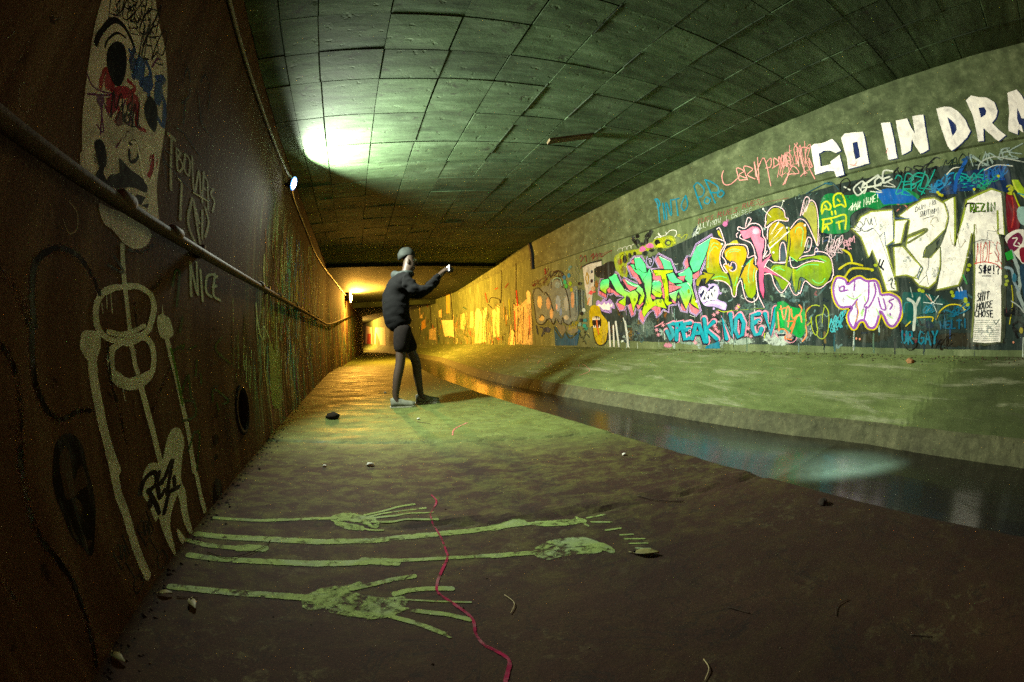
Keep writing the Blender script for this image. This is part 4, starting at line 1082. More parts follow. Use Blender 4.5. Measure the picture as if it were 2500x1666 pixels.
S 10182a 1 .25 21/16 1 0,2387 558 -41 -16 -52 32 -22 55
S d88aa0 .9 .25 9/7 1 0,2429 558 -83 -32 -72 32 -7 79
S d8909e .75 .3 16/10 0 0,4587 702 -75 -11
S d8909e .75 .3 16/10 0 0,4561 720 -22 -47
S d8909e .75 .3 16/10 0 0,4523 714 53 -35
S d8909e .75 .3 15/10 0 0,4445 764 -73 -11
S d8909e .75 .3 15/10 0 0,4419 782 -21 -46
S d8909e .75 .3 15/10 0 0,4382 776 52 -35
S d8909e .75 .3 12/8 0 0,3471 726 -58 -10
S d8909e .75 .3 12/8 0 0,3450 741 -16 -40
S d8909e .75 .3 12/8 0 0,3422 736 40 -30
S d8909e .75 .3 12/8 0 0,3414 659 -57 -10
S d8909e .75 .3 12/8 0 0,3394 674 -17 -40
S d8909e .75 .3 12/8 0 0,3365 669 40 -30
S d8909e .75 .3 12/8 0 0,3452 688 -57 -10
S d8909e .75 .3 12/8 0 0,3432 703 -17 -40
S d8909e .75 .3 12/8 0 0,3404 698 40 -30
S d8909e .75 .3 11/8 0 0,2950 686 -51 -9
S d8909e .75 .3 11/8 0 0,2932 700 -15 -37
S d8909e .75 .3 11/8 0 0,2907 695 35 -28
S d8909e .75 .3 11/8 0 0,2964 616 -50 -8
S d8909e .75 .3 11/8 0 0,2947 630 -16 -37
S d8909e .75 .3 11/8 0 0,2921 626 36 -28
S d8909e .75 .3 12/8 0 0,3415 885 -56 -12
S d8909e .75 .3 12/8 0 0,3395 899 -16 -40
S d8909e .75 .3 12/8 0 0,3367 893 40 -28
S d8909e .75 .3 12/9 0 0,3477 859 -57 -11
S d8909e .75 .3 12/8 0 0,3456 874 -16 -40
S d8909e .75 .3 12/8 0 0,3428 868 41 -29
S d8909e .75 .3 11/8 0 0,3106 914 -52 -11
S d8909e .75 .3 11/8 0 0,3087 928 -14 -38
S d8909e .75 .3 11/8 0 0,3061 922 38 -27
S d8909e .75 .3 11/8 0 0,3080 940 -52 -11
S d8909e .75 .3 11/8 0 0,3061 953 -14 -38
S d8909e .75 .3 11/8 0 0,3035 948 38 -28
S d8909e .75 .3 10/8 0 0,2912 598 -50 -8
S d8909e .75 .3 10/8 0 0,2894 612 -15 -36
S d8909e .75 .3 10/8 0 0,2869 608 35 -28
S d8909e .75 .3 16/10 0 0,4555 635 -74 -11
S d8909e .75 .3 16/10 0 0,4529 653 -22 -47
S d8909e .75 .3 16/10 0 0,4492 647 52 -35
S d8909e .75 .3 13/9 0 0,3815 526 -63 -9
S d8909e .75 .3 13/9 0 0,3793 542 -19 -41
S d8909e .75 .3 13/9 0 0,3762 538 43 -33
S d8909e .7 .25 24/15 1 0,4583 742 -107 30 -70 30
P 0a6c84 .85 0 -,3622 454 -29 29 -217 59 -11 -85
B c07890 .6,4319 488 -130 1 132 -55
S a8b818 .7 .25 15/11 1 0,3372 906 -89 -28 -127 12
S 88a02a .5 .25 9/7 1 0,3156 886 -289 2 -182 -1
S c0c020 .8 .25 17/12 1 0,3066 935 -23 -19
S a8b818 .8 .25 13/10 1 0,2686 626 8 -51
=R|graffiti_piece|green and orange scrawl over the end of the teal capitals|0.0026
P 0a8a3c .72 0 -,2532 871 -37 72 -75 8 -99 -66 -160 -32 -27 -63 17 -155 62 -62 50 8 70 49 145 51 64 -7
S 12a040 .9 .25 36/28 1 0,2435 704 26 98 -70 -59
S 0c8a34 .9 .25 40/31 1 0,2242 621 -55 116 15 -133
S e88a58 .75 .4 21/16 1 0,2455 900 -34 -140 -49 128 -28 -42 29 -160
S d8743c .75 .4 20/16 1 0,2322 861 -15 -96 -63 37 66 -93
S e88a58 .75 .4 20/16 1 0,2287 764 -73 37 -17 -71
S d8743c .75 .4 21/16 1 0,2500 665 -74 -2 -41 -41 33 -48 -83 -16
S e88a58 .75 .4 21/16 1 0,2502 837 -12 -189
S d8743c .75 .4 21/16 1 0,2342 662 -64 78 56 -118
S e88a58 .75 .4 20/16 1 0,2149 697 -7 -93 51 -62
S d8743c .75 .4 21/16 1 0,2380 743 -92 -3
S e88a58 .75 .4 20/16 1 0,2218 895 -28 -40 34 -62
S d8743c .75 .4 21/16 1 0,2468 868 -85 12
B c09080 .7,2365 598 -62 -1 63 -31
B 4a9090 .6,2458 639 -42 0 43 -24
S 98a82a .8 .35 15/12 1 0,2137 743 7 63 -64 67 -59 12 -48 -10
S 98a82a .8 .35 15/12 1 0,2129 697 -41 30 -12 45
S 98a82a .8 .35 14/11 1 0,2076 772 -5 -107 -37 -62 -30 30 14 137 -78 28 -23 59
S 98a82a .8 .35 14/11 1 0,1940 798 10 -120
S 98a82a .8 .35 14/11 1 0,1915 880 -43 -55 -4 -104 22 -104 59 -52 57 23 8 45
S b06a2a .6 .4 16/12 1 0,2149 697 -17 139 -52 37
B 5a6c66 .5,1972 716 -66 -2 70 -96
S 48b0b8 .778835 .25 9/7 1 0,1781 737 23 -14 34 -40 12 -45 -25 -11 -32 62 -1 10 11 2
S 48b0b8 .827068 .25 9/7 1 0,1826 635 -26 113 -33 -6 -8 -23 55 -41
S 48b0b8 .771687 .25 9/7 1 0,1706 804 18 0 48 -81 7 -57 -26 29 -9 7
S 48b0b8 .745536 .25 10/8 1 0,1719 794 -29 23 49 -115 -36 36
S 48b0b8 .68 .25 7/6 1 0,1818 661 -27 -34 42 6
S 48b0b8 .68 .25 7/6 1 0,1792 680 -26 -34 41 6
=R|graffiti_piece|tall white letters with olive green outline at the right of the wall|0.0018
S 454c36 .8 .5 77/62 0 1,1482 1550 -94 89 -121 31 -232 -22 -2 -82 43 -180 85 -34 -28 -173 -23 -106 -14 -110 109 4 53 185 60 183 47 -67 57 191 92 95
S 454c36 .8 .5 75/59 0 1,1084 1329 -94 -1 -90 -103 -91 -100 56 -79 125 41 113 -1
S 454c36 .8 .5 75/61 0 1,1032 1551 -138 -6 39 -41 70 -146 78 -1
S 454c36 .8 .5 74/58 0 1,976 1588 -135 58 -145 45 -118 -5 -92 -60 -15 -104 53 -104 120 -70 103 -54 48 -78 -80 -7 -111 72 23 -142 56 -122 86 -49 91 23 58 59 -109 75 148 190 -31 73 -204 38 32 18 167 -28 -49 119
S 454c36 .8 .5 73/55 0 1,481 1644 -113 22 85 -390 -117 195 -87 152 -115 27 -165 30 -101 -40 58 -320 67 14 -7 -103 49 -331 25 -362 160 -9 120 8 -54 458 -63 411 43 -66 150 -303 47 -63 222 -27 -60 165 -19 169 -90 118 -51 122
P 5a6440 1 1 -,947 1371 -116 44 -110 16 17 -26 180 -75 92 -47 20 -56 71 7 -74 89
P f2eee2 .97 0 -,1482 1550 -94 89 -121 31 -232 -22 -2 -82 43 -180 85 -34 -28 -173 -23 -106 -14 -110 109 4 53 185 60 183 47 -67 57 191 92 95
P f2eee2 .97 0 -,1084 1329 -94 -1 -90 -103 -91 -100 56 -79 125 41 113 -1
P f2eee2 .97 0 -,1032 1551 -138 -6 39 -41 70 -146 78 -1
P f2eee2 .97 0 -,976 1588 -135 58 -145 45 -118 -5 -92 -60 -15 -104 53 -104 120 -70 103 -54 48 -78 -80 -7 -111 72 23 -142 56 -122 86 -49 91 23 58 59 -109 75 148 190 -31 73 -204 38 32 18 167 -28 -49 119
P f2eee2 .97 0 -,481 1644 -113 22 85 -390 -117 195 -87 152 -115 27 -165 30 -101 -40 58 -320 67 14 -7 -103 49 -331 25 -362 160 -9 120 8 -54 458 -63 411 43 -66 150 -303 47 -63 222 -27 -60 165 -19 169 -90 118 -51 122
S 98a038 .9 .35 18/15 0 1,1482 1550 -94 89 -121 31 -232 -22 -2 -82 43 -180 85 -34 -28 -173 -23 -106 -14 -110 109 4 53 185 60 183 47 -67 57 191 92 95
S 98a038 .9 .35 18/14 0 1,1084 1329 -94 -1 -90 -103 -91 -100 56 -79 125 41 113 -1
S 98a038 .9 .35 18/14 0 1,1032 1551 -138 -6 39 -41 70 -146 78 -1
S 98a038 .9 .35 17/14 0 1,976 1588 -135 58 -145 45 -118 -5 -92 -60 -15 -104 53 -104 120 -70 103 -54 48 -78 -80 -7 -111 72 23 -142 56 -122 86 -49 91 23 58 59 -109 75 148 190 -31 73 -204 38 32 18 167 -28 -49 119
S 8c9c28 .9 .35 25/19 0 0,481 1644 -113 22 85 -390 -117 195 -87 152 -115 27 -165 30 -101 -40 58 -320 67 14 -36 169
S 7c8840 .8 .4 17/13 0 0,219 1423 47 -171 29 -256 56 -425
S 8a9430 .85 .35 17/13 0 0,263 1357 153 -320 47 -63 222 -27
S 2c4040 .7 .3 10/8 1 0,790 1215 -29 67 -116 58 -134 86 -48 104 16 100
S 203838 .8 .25 10/8 1 0,600 1281 23 -161 54 -103
P 566048 1 0 -,788 1224 -39 61 -114 49 3 -50 95 -83
S 6c7446 .95 .25 26/20 1 0,916 1406 -173 37 -20 -21 204 -72
S 3a4030 .75 .5 30/22 0 0,-46 1297 71 -727
S 3a4030 .75 .5 30/22 0 0,-130 1634 44 -315
S 22304a .8 .3 7/6 0 0,1241 1617 -10 -73 42 -24 -50 -67 -103 -361
S 22304a .8 .3 7/6 0 0,1273 1520 66 -21 72 20 82 43
S 22304a .8 .3 7/6 0 0,967 1326 -160 -192
S 22304a .8 .3 7/5 0 0,732 1210 18 -80 28 -35 -6 -46 -6 -54
S 22304a .8 .3 7/5 0 0,781 1068 77 -59
S 22304a .8 .3 7/5 0 0,117 1301 -26 67 -79 -16 -52 22
S 22304a .8 .3 7/5 0 0,260 1286 -97 19 -90 -16
S 30507c .85 .3 11/9 0 0,1213 1442 -55 32 10 -126 -100 18
S 30507c .85 .3 10/8 0 0,864 1056 -57 78 22 11 46 -80 -15 -24
S 30507c .85 .3 11/9 0 0,1036 1646 37 -241
S 30507c .85 .3 11/9 0 0,1027 1575 -152 -26
S 6a7480 .412173 .4 7/6 0 0,1100 1692 0 -14
S c8c8b4 .587901 .4 14/10 0 0,331 1180 15 -1
S 8a96a0 .528849 .4 9/7 0 0,388 1374 -14 20
S 8a96a0 .506262 .4 10/8 0 0,244 606 9 -10
S a8b0a4 .571353 .4 14/11 0 0,1360 1391 14 -1
S 6a7480 .504463 .4 10/8 0 0,1084 1722 -2 1
S 8a96a0 .510893 .4 14/11 0 0,1209 1750 -6 -13
S 8a96a0 .425963 .4 9/7 0 0,1305 1176 -12 13
S 8a96a0 .455167 .4 11/9 0 0,1349 1476 13 6
S a8b0a4 .414375 .4 13/10 0 0,722 1395 -3 -17
S 8a96a0 .514946 .4 7/5 0 0,340 1213 -13 26
S c8c8b4 .457104 .4 7/6 0 0,859 1551 10 20
S c8c8b4 .589844 .4 8/6 0 0,569 1633 9 22
S a8b0a4 .432659 .4 8/6 0 0,541 1396 1 8
S 8a96a0 .489243 .4 10/8 0 0,514 1470 -18 11
S 6a7480 .519245 .4 13/9 0 0,143 766 12 9
S 6a7480 .519203 .4 9/8 0 0,1159 1695 -10 20
S 6a7480 .541011 .4 10/8 0 0,782 1633 -22 24
S c8c8b4 .552913 .4 8/6 0 0,971 1170 12 -17
S a8b0a4 .523631 .4 11/8 0 0,314 1226 -7 -17
S 8a96a0 .479398 .4 5/4 0 0,834 1532 -11 -1
S 6a7480 .536581 .4 11/9 0 0,343 1321 -10 -17
S 8a96a0 .562652 .4 5/3 0 0,239 948 -10 6
S 6a7480 .596477 .4 11/8 0 0,597 1086 0 -3
S c8c8b4 .522137 .4 5/4 0 0,496 1070 4 22
S 8a96a0 .414407 .4 5/3 0 0,261 616 3 -24
S 8a96a0 .496617 .4 11/8 0 0,121 660 -5 -17
S a8b0a4 .534231 .4 9/7 0 0,1303 1626 9 -16
S c8c8b4 .449803 .4 8/6 0 0,659 1436 -7 9
S 8a96a0 .415335 .4 6/5 0 0,1331 1412 -7 -19
S 6a7480 .48337 .4 10/8 0 0,826 1481 -4 -5
S c8c8b4 .437447 .4 7/6 0 0,874 1088 -15 10
S a8b0a4 .412278 .4 11/9 0 0,1177 1521 -2 -9
S 8a96a0 .578689 .4 13/10 0 0,51 1257 -10 -8
S c8c8b4 .523146 .4 8/6 0 0,142 1609 -11 20
S a8b0a4 .56284 .4 6/4 0 0,171 599 -3 -24
S a8b0a4 .449171 .4 14/11 0 0,1188 1358 15 -22
S 8a96a0 .536745 .4 13/10 0 0,102 1106 19 -24
S a8b0a4 .561909 .4 7/5 0 0,7 1517 -5 -12
S 6a7480 .528497 .4 6/4 0 0,51 809 9 8
S a8b0a4 .503849 .4 13/10 0 0,277 1527 11 7
S c8c8b4 .593494 .4 6/5 0 0,1434 1266 10 -9
S 8a96a0 .418364 .4 12/10 0 0,668 1181 13 -17
S a8b0a4 .410625 .4 8/7 0 0,860 1688 7 4
B a4acac .44,1380 1484 -74 -10 81 -30
B a4acac .44,1186 1518 -84 -11 94 -38
B 98a4a8 .44,974 1204 -82 -8 90 -48
B b4b8ac .44,668 1565 -104 -13 119 -51
B 98a4a8 .44,686 1089 -69 -5 77 -66
B b4b8ac .44,461 1539 -69 -8 94 -99
B c4c4b4 .44,487 1182 -91 -7 106 -98
B 98a4a8 .44,314 1415 -69 -7 86 -71
B b4b8ac .44,59 1539 -127 -13 143 -47
B b4b8ac .44,122 1275 -103 -7 117 -60
B a4acac .44,177 922 -103 -4 111 -88
B 98a4a8 .44,219 621 -126 -1 127 -74
B 98a4a8 .44,1159 1067 -48 -4 55 -63
B b4b8ac .44,803 1374 -69 -7 76 -29
S 101a30 .8 .4 22/17 1 0,1246 1238 19 -47 -33 -32
S 101a30 .8 .4 22/17 1 0,1211 1225 31 -46 -20 -30
S 16202e .9 .25 11/9 0 0,1200 1022 -1 -4
S 16202e .9 .25 11/9 0 0,1159 1020 -1 1
S 16202e .9 .25 11/8 0 0,1117 1063 -9 13 -4 -14 9 -22 0 -1
S 16202e .9 .25 11/8 0 0,1115 1026 0 -9
S 16202e .8 .25 12/9 1 0,1185 1049 -50 16 19 -65 -34 -21
S 2a3c50 .75 .25 10/8 1 0,1421 1603 37 -26 -38 -36 -43 24 31 36
S 2a3c50 .75 .25 10/8 1 0,1365 1563 -31 58 -30 -66 -25 57 0 -61
S 2a3c50 .75 .25 10/8 1 0,1480 1528 -54 -18 -18 29 -32 -35 -91 17
S 2c3444 .8 .25 7/6 0 0,802 1596 -15 37 -17 -1 -7 -10 15 -18 22 -7
S 2c3444 .8 .25 7/6 0 0,749 1639 8 -29 -12 -2 -13 6 -13 31
S 2c3444 .8 .25 7/6 0 0,720 1611 -16 34 -3 -18 -19 21 12 -36
S 2c3444 .8 .25 7/6 0 0,641 1623 -12 33 -16 -30 -15 37
S 2c3444 .8 .25 7/5 0 0,575 1665 20 -17 6 -18 -12 -3 -15 15 -7 17 8 5
S 2c3444 .85 .25 7/6 0 0,733 1589 7 4 10 -10 -6 -16 5 -14 13 -3
S 2c3444 .85 .25 7/6 0 0,739 1550 -16 42
S 2c3444 .85 .25 7/6 0 0,721 1551 -17 44
S 2c3444 .85 .25 7/6 0 0,731 1570 -19 1
S 2c3444 .85 .25 7/6 0 0,697 1591 12 -33 -6 -7 -13 12 -13 33
S 2c3444 .85 .25 7/6 0 0,670 1595 -19 2
S 2c3444 .85 .25 7/6 0 0,659 1597 16 -44
S 2c3444 .85 .25 7/5 0 0,618 1595 13 -37 -8 -1 -10 9 -14 31
S 2c3444 .85 .25 7/5 0 0,606 1558 -14 40 -14 -5 5 -17 16 -1
S 2c3444 .85 .25 7/5 0 0,556 1601 9 -27
S 2c3444 .85 .25 7/5 0 0,571 1561 -1 1
S 2c3444 .8 .25 6/5 1 0,736 1527 -121 13
S 141c10 .9 .25 18/14 1 0,275 1572 -30 24 -78 -18 39 -59
S 141c14 .9 .25 23/17 0 0,232 1529 -13 57 -28 -5 3 -21 32 0
S 141c14 .9 .25 23/17 0 0,215 1559 -20 -36
S 141c14 .9 .25 23/17 0 0,130 1582 36 2 14 -63 -35 1
S 141c14 .9 .25 23/17 0 0,172 1552 -25 2
S 141c14 .9 .25 23/17 0 0,110 1579 -35 -4 53 -57 -41 -1
S 141c14 .9 .25 23/17 0 0,56 1515 -18 62
S 141c14 .9 .25 23/17 0 0,19 1512 -16 61 -23 -61 -12 56
S 5c8418 .95 .25 13/10 0 0,232 1532 -13 54 -28 -6 3 -19 32 -1
S 5c8418 .95 .25 13/10 0 0,215 1560 -20 -34
S 5c8418 .95 .25 13/10 0 0,130 1581 36 2 14 -59 -36 0
S 5c8418 .95 .25 13/10 0 0,172 1553 -25 1
S 5c8418 .95 .25 13/9 0 0,110 1578 -34 -4 51 -54 -40 -1
S 5c8418 .95 .25 13/9 0 0,56 1518 -17 58
S 5c8418 .95 .25 13/9 0 0,18 1514 -15 58 -24 -57 -11 52
S c8463c .85 .25 9/7 0 0,260 1124 -45 159 6 -92 -41 98 36 -162
S c8463c .85 .25 9/7 0 0,137 1277 34 -48 19 -92 -20 -3 -29 36 -18 73 9 38
S c8463c .85 .25 9/7 0 0,55 1271 36 17 43 -164 -43 -6
S c8463c .85 .25 9/7 0 0,115 1194 -30 0
S c8463c .85 .25 9/7 0 0,-8 1257 19 20 25 -44 -21 -50 22 -57 24 7
S c8463c .8 .25 10/8 1 0,276 1127 -104 7 -112 -24 -52 -37
S a83a34 .7 .25 9/7 1 0,55 1202 -53 -96
S 121826 .95 .25 15/11 0 0,207 1107 15 5 13 -17 -23 -23 7 -19 20 2
S 121826 .95 .25 15/11 0 0,189 1051 -10 54
S 121826 .95 .25 15/11 0 0,180 1046 -15 63
S 121826 .95 .25 15/11 0 0,193 1067 -28 4
S 121826 .95 .25 15/11 0 0,191 1088 -29 1
S 121826 .95 .25 15/11 0 0,128 1069 10 -5 -4 17 -6 -2 -3 -15 -6 6 -2 28 14 4 16 -18 1 -31 -18 -7
S 121826 .95 .25 15/11 0 0,83 1103 6 -41
S 121826 .95 .25 15/11 0 0,94 1045 -1 -3
S 121826 .95 .25 15/11 0 0,56 1089 -16 9 -9 -19 16 -18 0 -6
S 121826 .95 .25 15/11 0 0,48 1045 -1 -9
S 121826 .95 .25 11/8 1 0,210 1030 -86 -5
S 141a22 .9 .25 14/10 0 0,252 896 10 9 11 -18 -13 -22 7 -17 16 -3
S 141a22 .9 .25 14/10 0 0,252 845 -13 57
S 141a22 .9 .25 14/10 0 0,231 845 -15 64
S 141a22 .9 .25 14/10 0 0,245 877 -22 2
S 141a22 .9 .25 14/10 0 0,211 848 -16 62
S 141a22 .9 .25 14/10 0 0,176 907 -22 3
S 141a22 .9 .25 14/10 0 0,164 913 14 -57
S 141a22 .9 .25 13/9 0 0,295 775 -11 49
S 141a22 .9 .25 13/9 0 0,269 780 -9 46
S 141a22 .9 .25 13/9 0 0,290 799 -24 7
S 141a22 .9 .25 13/9 0 0,238 828 16 -18 4 -27 -9 -3 -14 18 -3 26 5 10
S 141a22 .9 .25 13/9 0 0,218 831 8 -45 -11 -2 -11 14 -10 39
S 141a22 .9 .25 13/9 0 0,164 832 9 9 12 -17 -13 -17 5 -13 14 -3
S 141a22 .9 .25 13/9 0 0,128 842 22 -1 11 -52 -22 3
S 141a22 .9 .25 13/9 0 0,156 818 -18 0
S 141a22 .9 .25 14/10 0 0,284 767 12 7 16 -19 0 -23 -15 -7 -10 7
S 141a22 .9 .25 14/10 0 0,277 725 -5 46
S 141a22 .9 .25 14/10 0 0,246 725 -2 49
S 141a22 .9 .25 14/10 0 0,275 746 -29 -1
S 141a22 .9 .25 14/10 0 0,221 771 16 -18 -3 -23 -11 -7 -14 15 0 23 9 14
S 141a22 .9 .25 14/10 0 0,169 768 15 2 10 -13 -21 -16 4 -18 16 3
S 141a22 .9 .25 14/10 0 0,133 769 22 2 2 -51 -22 1
S 141a22 .9 .25 14/10 0 0,157 745 -18 0
S 22303a .8 .25 9/7 1 0,125 695 -22 -25 -36 33
S 7c8a80 .5 .5 9/7 1 0,319 701 -125 -4 -126 -2
S 7c8a80 .5 .5 9/7 1 0,320 681 -126 0 -125 -5
S 9aa89c .5 .5 9/7 1 0,320 665 -125 1 -126 0
S 9aa89c .5 .5 9/7 1 0,321 650 -126 1 -126 2
S 7c8a80 .5 .5 9/7 1 0,321 638 -125 -2 -126 -6
S 7c8a80 .5 .5 9/7 1 0,322 624 -126 -3 -126 0
S 9aa89c .5 .5 9/7 1 0,322 609 -125 -3 -126 1
S 9aa89c .5 .5 9/7 1 0,322 591 -125 0 -126 3
S 7c8a80 .5 .5 9/7 1 0,323 575 -126 1 -126 4
S 9aa89c .5 .5 9/7 1 0,323 564 -126 -3 -126 1
S 7c8a80 .5 .5 9/7 1 0,323 548 -126 -2 -126 5
S b4aa8c .55 .5 11/9 1 0,482 1396 -5 -91 -39 -39
S b4aa8c .55 .5 11/9 1 0,406 1370 -3 -107 -67 48
S b4aa8c .55 .5 12/9 1 0,635 1449 27 40 -57 40 -26 -40
S b4aa8c .55 .5 11/9 1 0,207 1422 4 -70
S b4aa8c .55 .5 12/8 1 0,27 1388 -24 -45 -29 23
=R|graffiti_piece|white and purple throw up with thick yellow outline by the bank|0.0022
S c8b80c .95 .35 64/51 1 1,1768 1094 -42 27 -74 -26 -22 -43 -79 35 -65 14 -71 -35 -98 -7 -30 -61 -19 -59 -96 -5 -80 -42 -24 -76 23 -83 62 -64 59 20 44 77 35 30 28 -67 39 -66 61 1 47 60 62 -9 53 -59 49 52 9 71 -42 69 127 5 59 76 12 94
P e4dce6 1 1 -,1768 1094 -42 27 -74 -26 -22 -43 -79 35 -65 14 -71 -35 -98 -7 -30 -61 -19 -59 -96 -5 -80 -42 -24 -76 23 -83 62 -64 59 20 44 77 35 30 28 -67 39 -66 61 1 47 60 62 -9 53 -59 49 52 9 71 -42 69 127 5 59 76 12 94
S 8c4ca4 .95 .25 27/22 1 1,1768 1094 -42 27 -74 -26 -22 -43 -79 35 -65 14 -71 -35 -98 -7 -30 -61 -19 -59 -96 -5 -80 -42 -24 -76 23 -83 62 -64 59 20 44 77 35 30 28 -67 39 -66 61 1 47 60 62 -9 53 -59 49 52 9 71 -42 69 127 5 59 76 12 94
S 8c4ca4 .9 .3 22/17 1 0,1635 1001 78 -5 10 32 -53 12 3 -31
S 8c4ca4 .9 .3 21/17 1 0,1545 1076 15 -80
S 8c4ca4 .9 .3 21/17 1 0,1391 1064 20 -156 48 -57 -49 -11 -82 112 4 88
S 8c4ca4 .9 .3 20/16 1 0,1301 912 -24 -88 -48 -11 18 87
S 8c4ca4 .9 .3 20/16 1 0,1140 895 49 -17 -34 -30 27 -37
S 8c4ca4 .9 .3 21/17 1 0,1543 895 -5 -120 43 -109
S 8c4ca4 .9 .3 21/17 1 0,1597 848 -68 66
S 8c4ca4 .9 .3 20/16 1 0,1184 773 1 -14
S 8c4ca4 .9 .3 21/17 1 0,1465 733 -30 108
S a4d488 .7 .4 19/15 1 0,1640 951 -74 -35 -78 36
S a4d488 .7 .4 19/15 1 0,1500 784 -27 38 16 -58
S a4d488 .7 .4 18/14 1 0,1208 765 -46 -30
S a4d488 .7 .4 18/14 1 0,1326 817 -22 -49
S a4d488 .7 .4 19/15 1 0,1453 930 -9 -40
S c4bccc .45 .4 9/7 0 0,1133 838 9 -37
S c4bccc .45 .4 11/9 0 0,1131 1026 10 -38
S c4bccc .45 .4 10/8 0 0,1674 842 6 -40
S a8b0b8 .45 .4 8/7 0 0,1423 721 -2 -39
S 8a96a0 .45 .4 17/13 0 0,1685 933 7 -40
S c4bccc .45 .4 13/10 0 0,1382 723 7 -38
S 8a96a0 .45 .4 10/8 0 0,1732 1076 6 -41
S 8a96a0 .45 .4 11/9 0 0,1278 1044 -2 -39
S a8b0b8 .45 .4 15/12 0 0,1278 966 8 -38
S c4bccc .45 .4 8/6 0 0,1730 941 6 -41
S 8a96a0 .45 .4 16/13 0 0,1453 1023 11 -39
S c4bccc .45 .4 17/13 0 0,1411 811 -7 -40
S c4bccc .45 .4 8/7 0 0,1546 1007 -5 -40
S 8a96a0 .45 .4 9/7 0 0,1713 1002 1 -41
S c4bccc .45 .4 9/7 0 0,1559 873 -4 -40
S a8b0b8 .45 .4 14/11 0 0,1701 1077 2 -41
S c4bccc .45 .4 9/7 0 0,1706 1047 7 -41
S c4bccc .45 .4 15/12 0 0,1575 971 -2 -41
S a8b0b8 .45 .4 9/7 0 0,1575 1059 9 -39
S a8b0b8 .45 .4 16/13 0 0,1297 847 -5 -39
S a8b0b8 .45 .4 11/9 0 0,1366 859 -5 -39
S 8a96a0 .45 .4 13/10 0 0,1739 1065 -3 -41
S 8a96a0 .45 .4 15/12 0 0,1734 868 11 -41
S 8a96a0 .45 .4 14/11 0 0,1465 860 2 -40
S c4bccc .45 .4 8/7 0 0,1720 833 11 -40
S 8a96a0 .45 .4 16/13 0 0,1555 882 2 -40
S c4bccc .45 .4 10/8 0 0,1303 955 5 -38
S c4bccc .45 .4 13/10 0 0,1542 1065 -1 -40
S 8a96a0 .45 .4 10/8 0 0,1438 1004 9 -39
S c4bccc .45 .4 8/7 0 0,1608 1039 7 -40
S d8a830 .8 .25 11/9 1 0,1537 895 8 -30 -21 -70 42 -79
=R|graffiti_piece|green and blue band with yellow marks and I AM NAME above the white letters|0.0014
P 0c7438 .68 1 -,1784 1900 -103 20 -180 -56 -299 -19 -265 -19 -152 -53 -59 -62 140 -40 215 24 116 -18 128 40 172 -47 62 -142 303 45 -13 198
P 0c58a4 .85 0 -,1181 1841 -137 3 -147 -34 -94 -61 -60 -62 164 -1 215 25
P 10284c .7 1 -,594 1795 -166 44 -156 10 -218 2 -155 4 -163 -37 62 -176 199 54 161 3 160 5 154 -13 136 54
S c4c808 .9 .3 24/19 1 0,1825 1766 -26 66 -54 20 -38 -48 20 -36 58 16 38 -38
S c4c808 .9 .3 24/19 1 0,1772 1817 -14 -23
S c4c808 .9 .3 23/19 1 0,1668 1787 -13 87 -55 29 -53 -30 -11 -110 53 29 74 -8
S c4c808 .9 .3 23/19 1 0,1613 1846 -19 -23
S c4c808 .9 .3 23/19 1 0,1829 1687 -134 -3 -137 1 25 -125
S c4c808 .9 .3 24/19 1 0,1826 1637 -98 3 4 40
S c4c808 .9 .3 24/19 1 0,1821 1596 -29 25 -17 -42
S c4c808 .9 .3 23/19 1 0,1645 1636 1 -67
S c4c808 .9 .3 23/19 1 0,1707 1745 0 -30
S c4c808 .9 .3 23/19 1 0,1665 1742 0 -29
S c4c808 .9 .3 23/19 1 0,1670 1631 -84 5
S c4c808 .9 .3 24/19 1 0,1850 1571 -31 104
S e4ecd4 .85 .25 8/6 1 0,1508 1729 -56 38 35 -51 -70 54 1 -57 -61 66 61 -66
S dfe8d0 .9 .25 8/6 0 0,1472 1714 -20 66
S dfe8d0 .9 .25 8/6 0 0,1447 1713 -32 73 6 -68
S dfe8d0 .9 .25 8/6 0 0,1433 1743 -16 2
S dfe8d0 .9 .25 8/6 0 0,1410 1718 -23 72 1 -39 -21 35 15 -61
S dfe8d0 .9 .25 8/6 0 0,1337 1727 -21 68 -8 -58 -20 65
S dfe8d0 .9 .25 8/6 0 0,1299 1738 -33 67 6 -69
S dfe8d0 .9 .25 8/6 0 0,1288 1759 -19 4
S dfe8d0 .9 .25 8/6 0 0,1262 1738 -21 65 1 -35 -24 42 17 -63
S dfe8d0 .9 .25 8/6 0 0,1181 1815 26 -9 17 -58 -23 0
S dfe8d0 .9 .25 8/6 0 0,1216 1774 -19 5
S dfe8d0 .9 .25 8/6 0 0,1159 1811 8 -34
S dfe8d0 .9 .25 8/6 0 0,1175 1759 3 -11
S 2a2a24 .486571 .25 11/9 1 0,1566 1869 -86 72 -51 -68
S 2a2a24 .531045 .25 11/9 1 0,1537 1901 -56 9
S 2a2a24 .503691 .25 13/10 1 0,1389 1950 43 1 60 -47 -69 -19 15 -11 61 -30
S 2a2a24 .50725 .25 13/11 1 0,1389 1873 6 80
S 2a2a24 .513691 .25 14/12 1 0,1270 1968 135 -45 -102 -30
S 2a2a24 .480894 .25 11/9 1 0,1233 1945 17 21 -18 7 -68 8 102 -44 52 -21 -30 -6 -74 29 14 20
S 2a2a24 .44 .25 9/8 1 0,1226 1903 -58 -43 97 24
S 2a2a24 .44 .25 10/8 1 0,1530 1865 -61 -44 101 24
S c4c8b8 .724462 .4 23/19 1 0,1280 1932 25 27 102 -46 -14 -61 -33 -9 -76 33
S c4c8b8 .64305 .4 18/15 1 0,1335 1880 -51 70
S c4c8b8 .720565 .4 25/21 1 0,1113 1979 200 -73 -207 -19
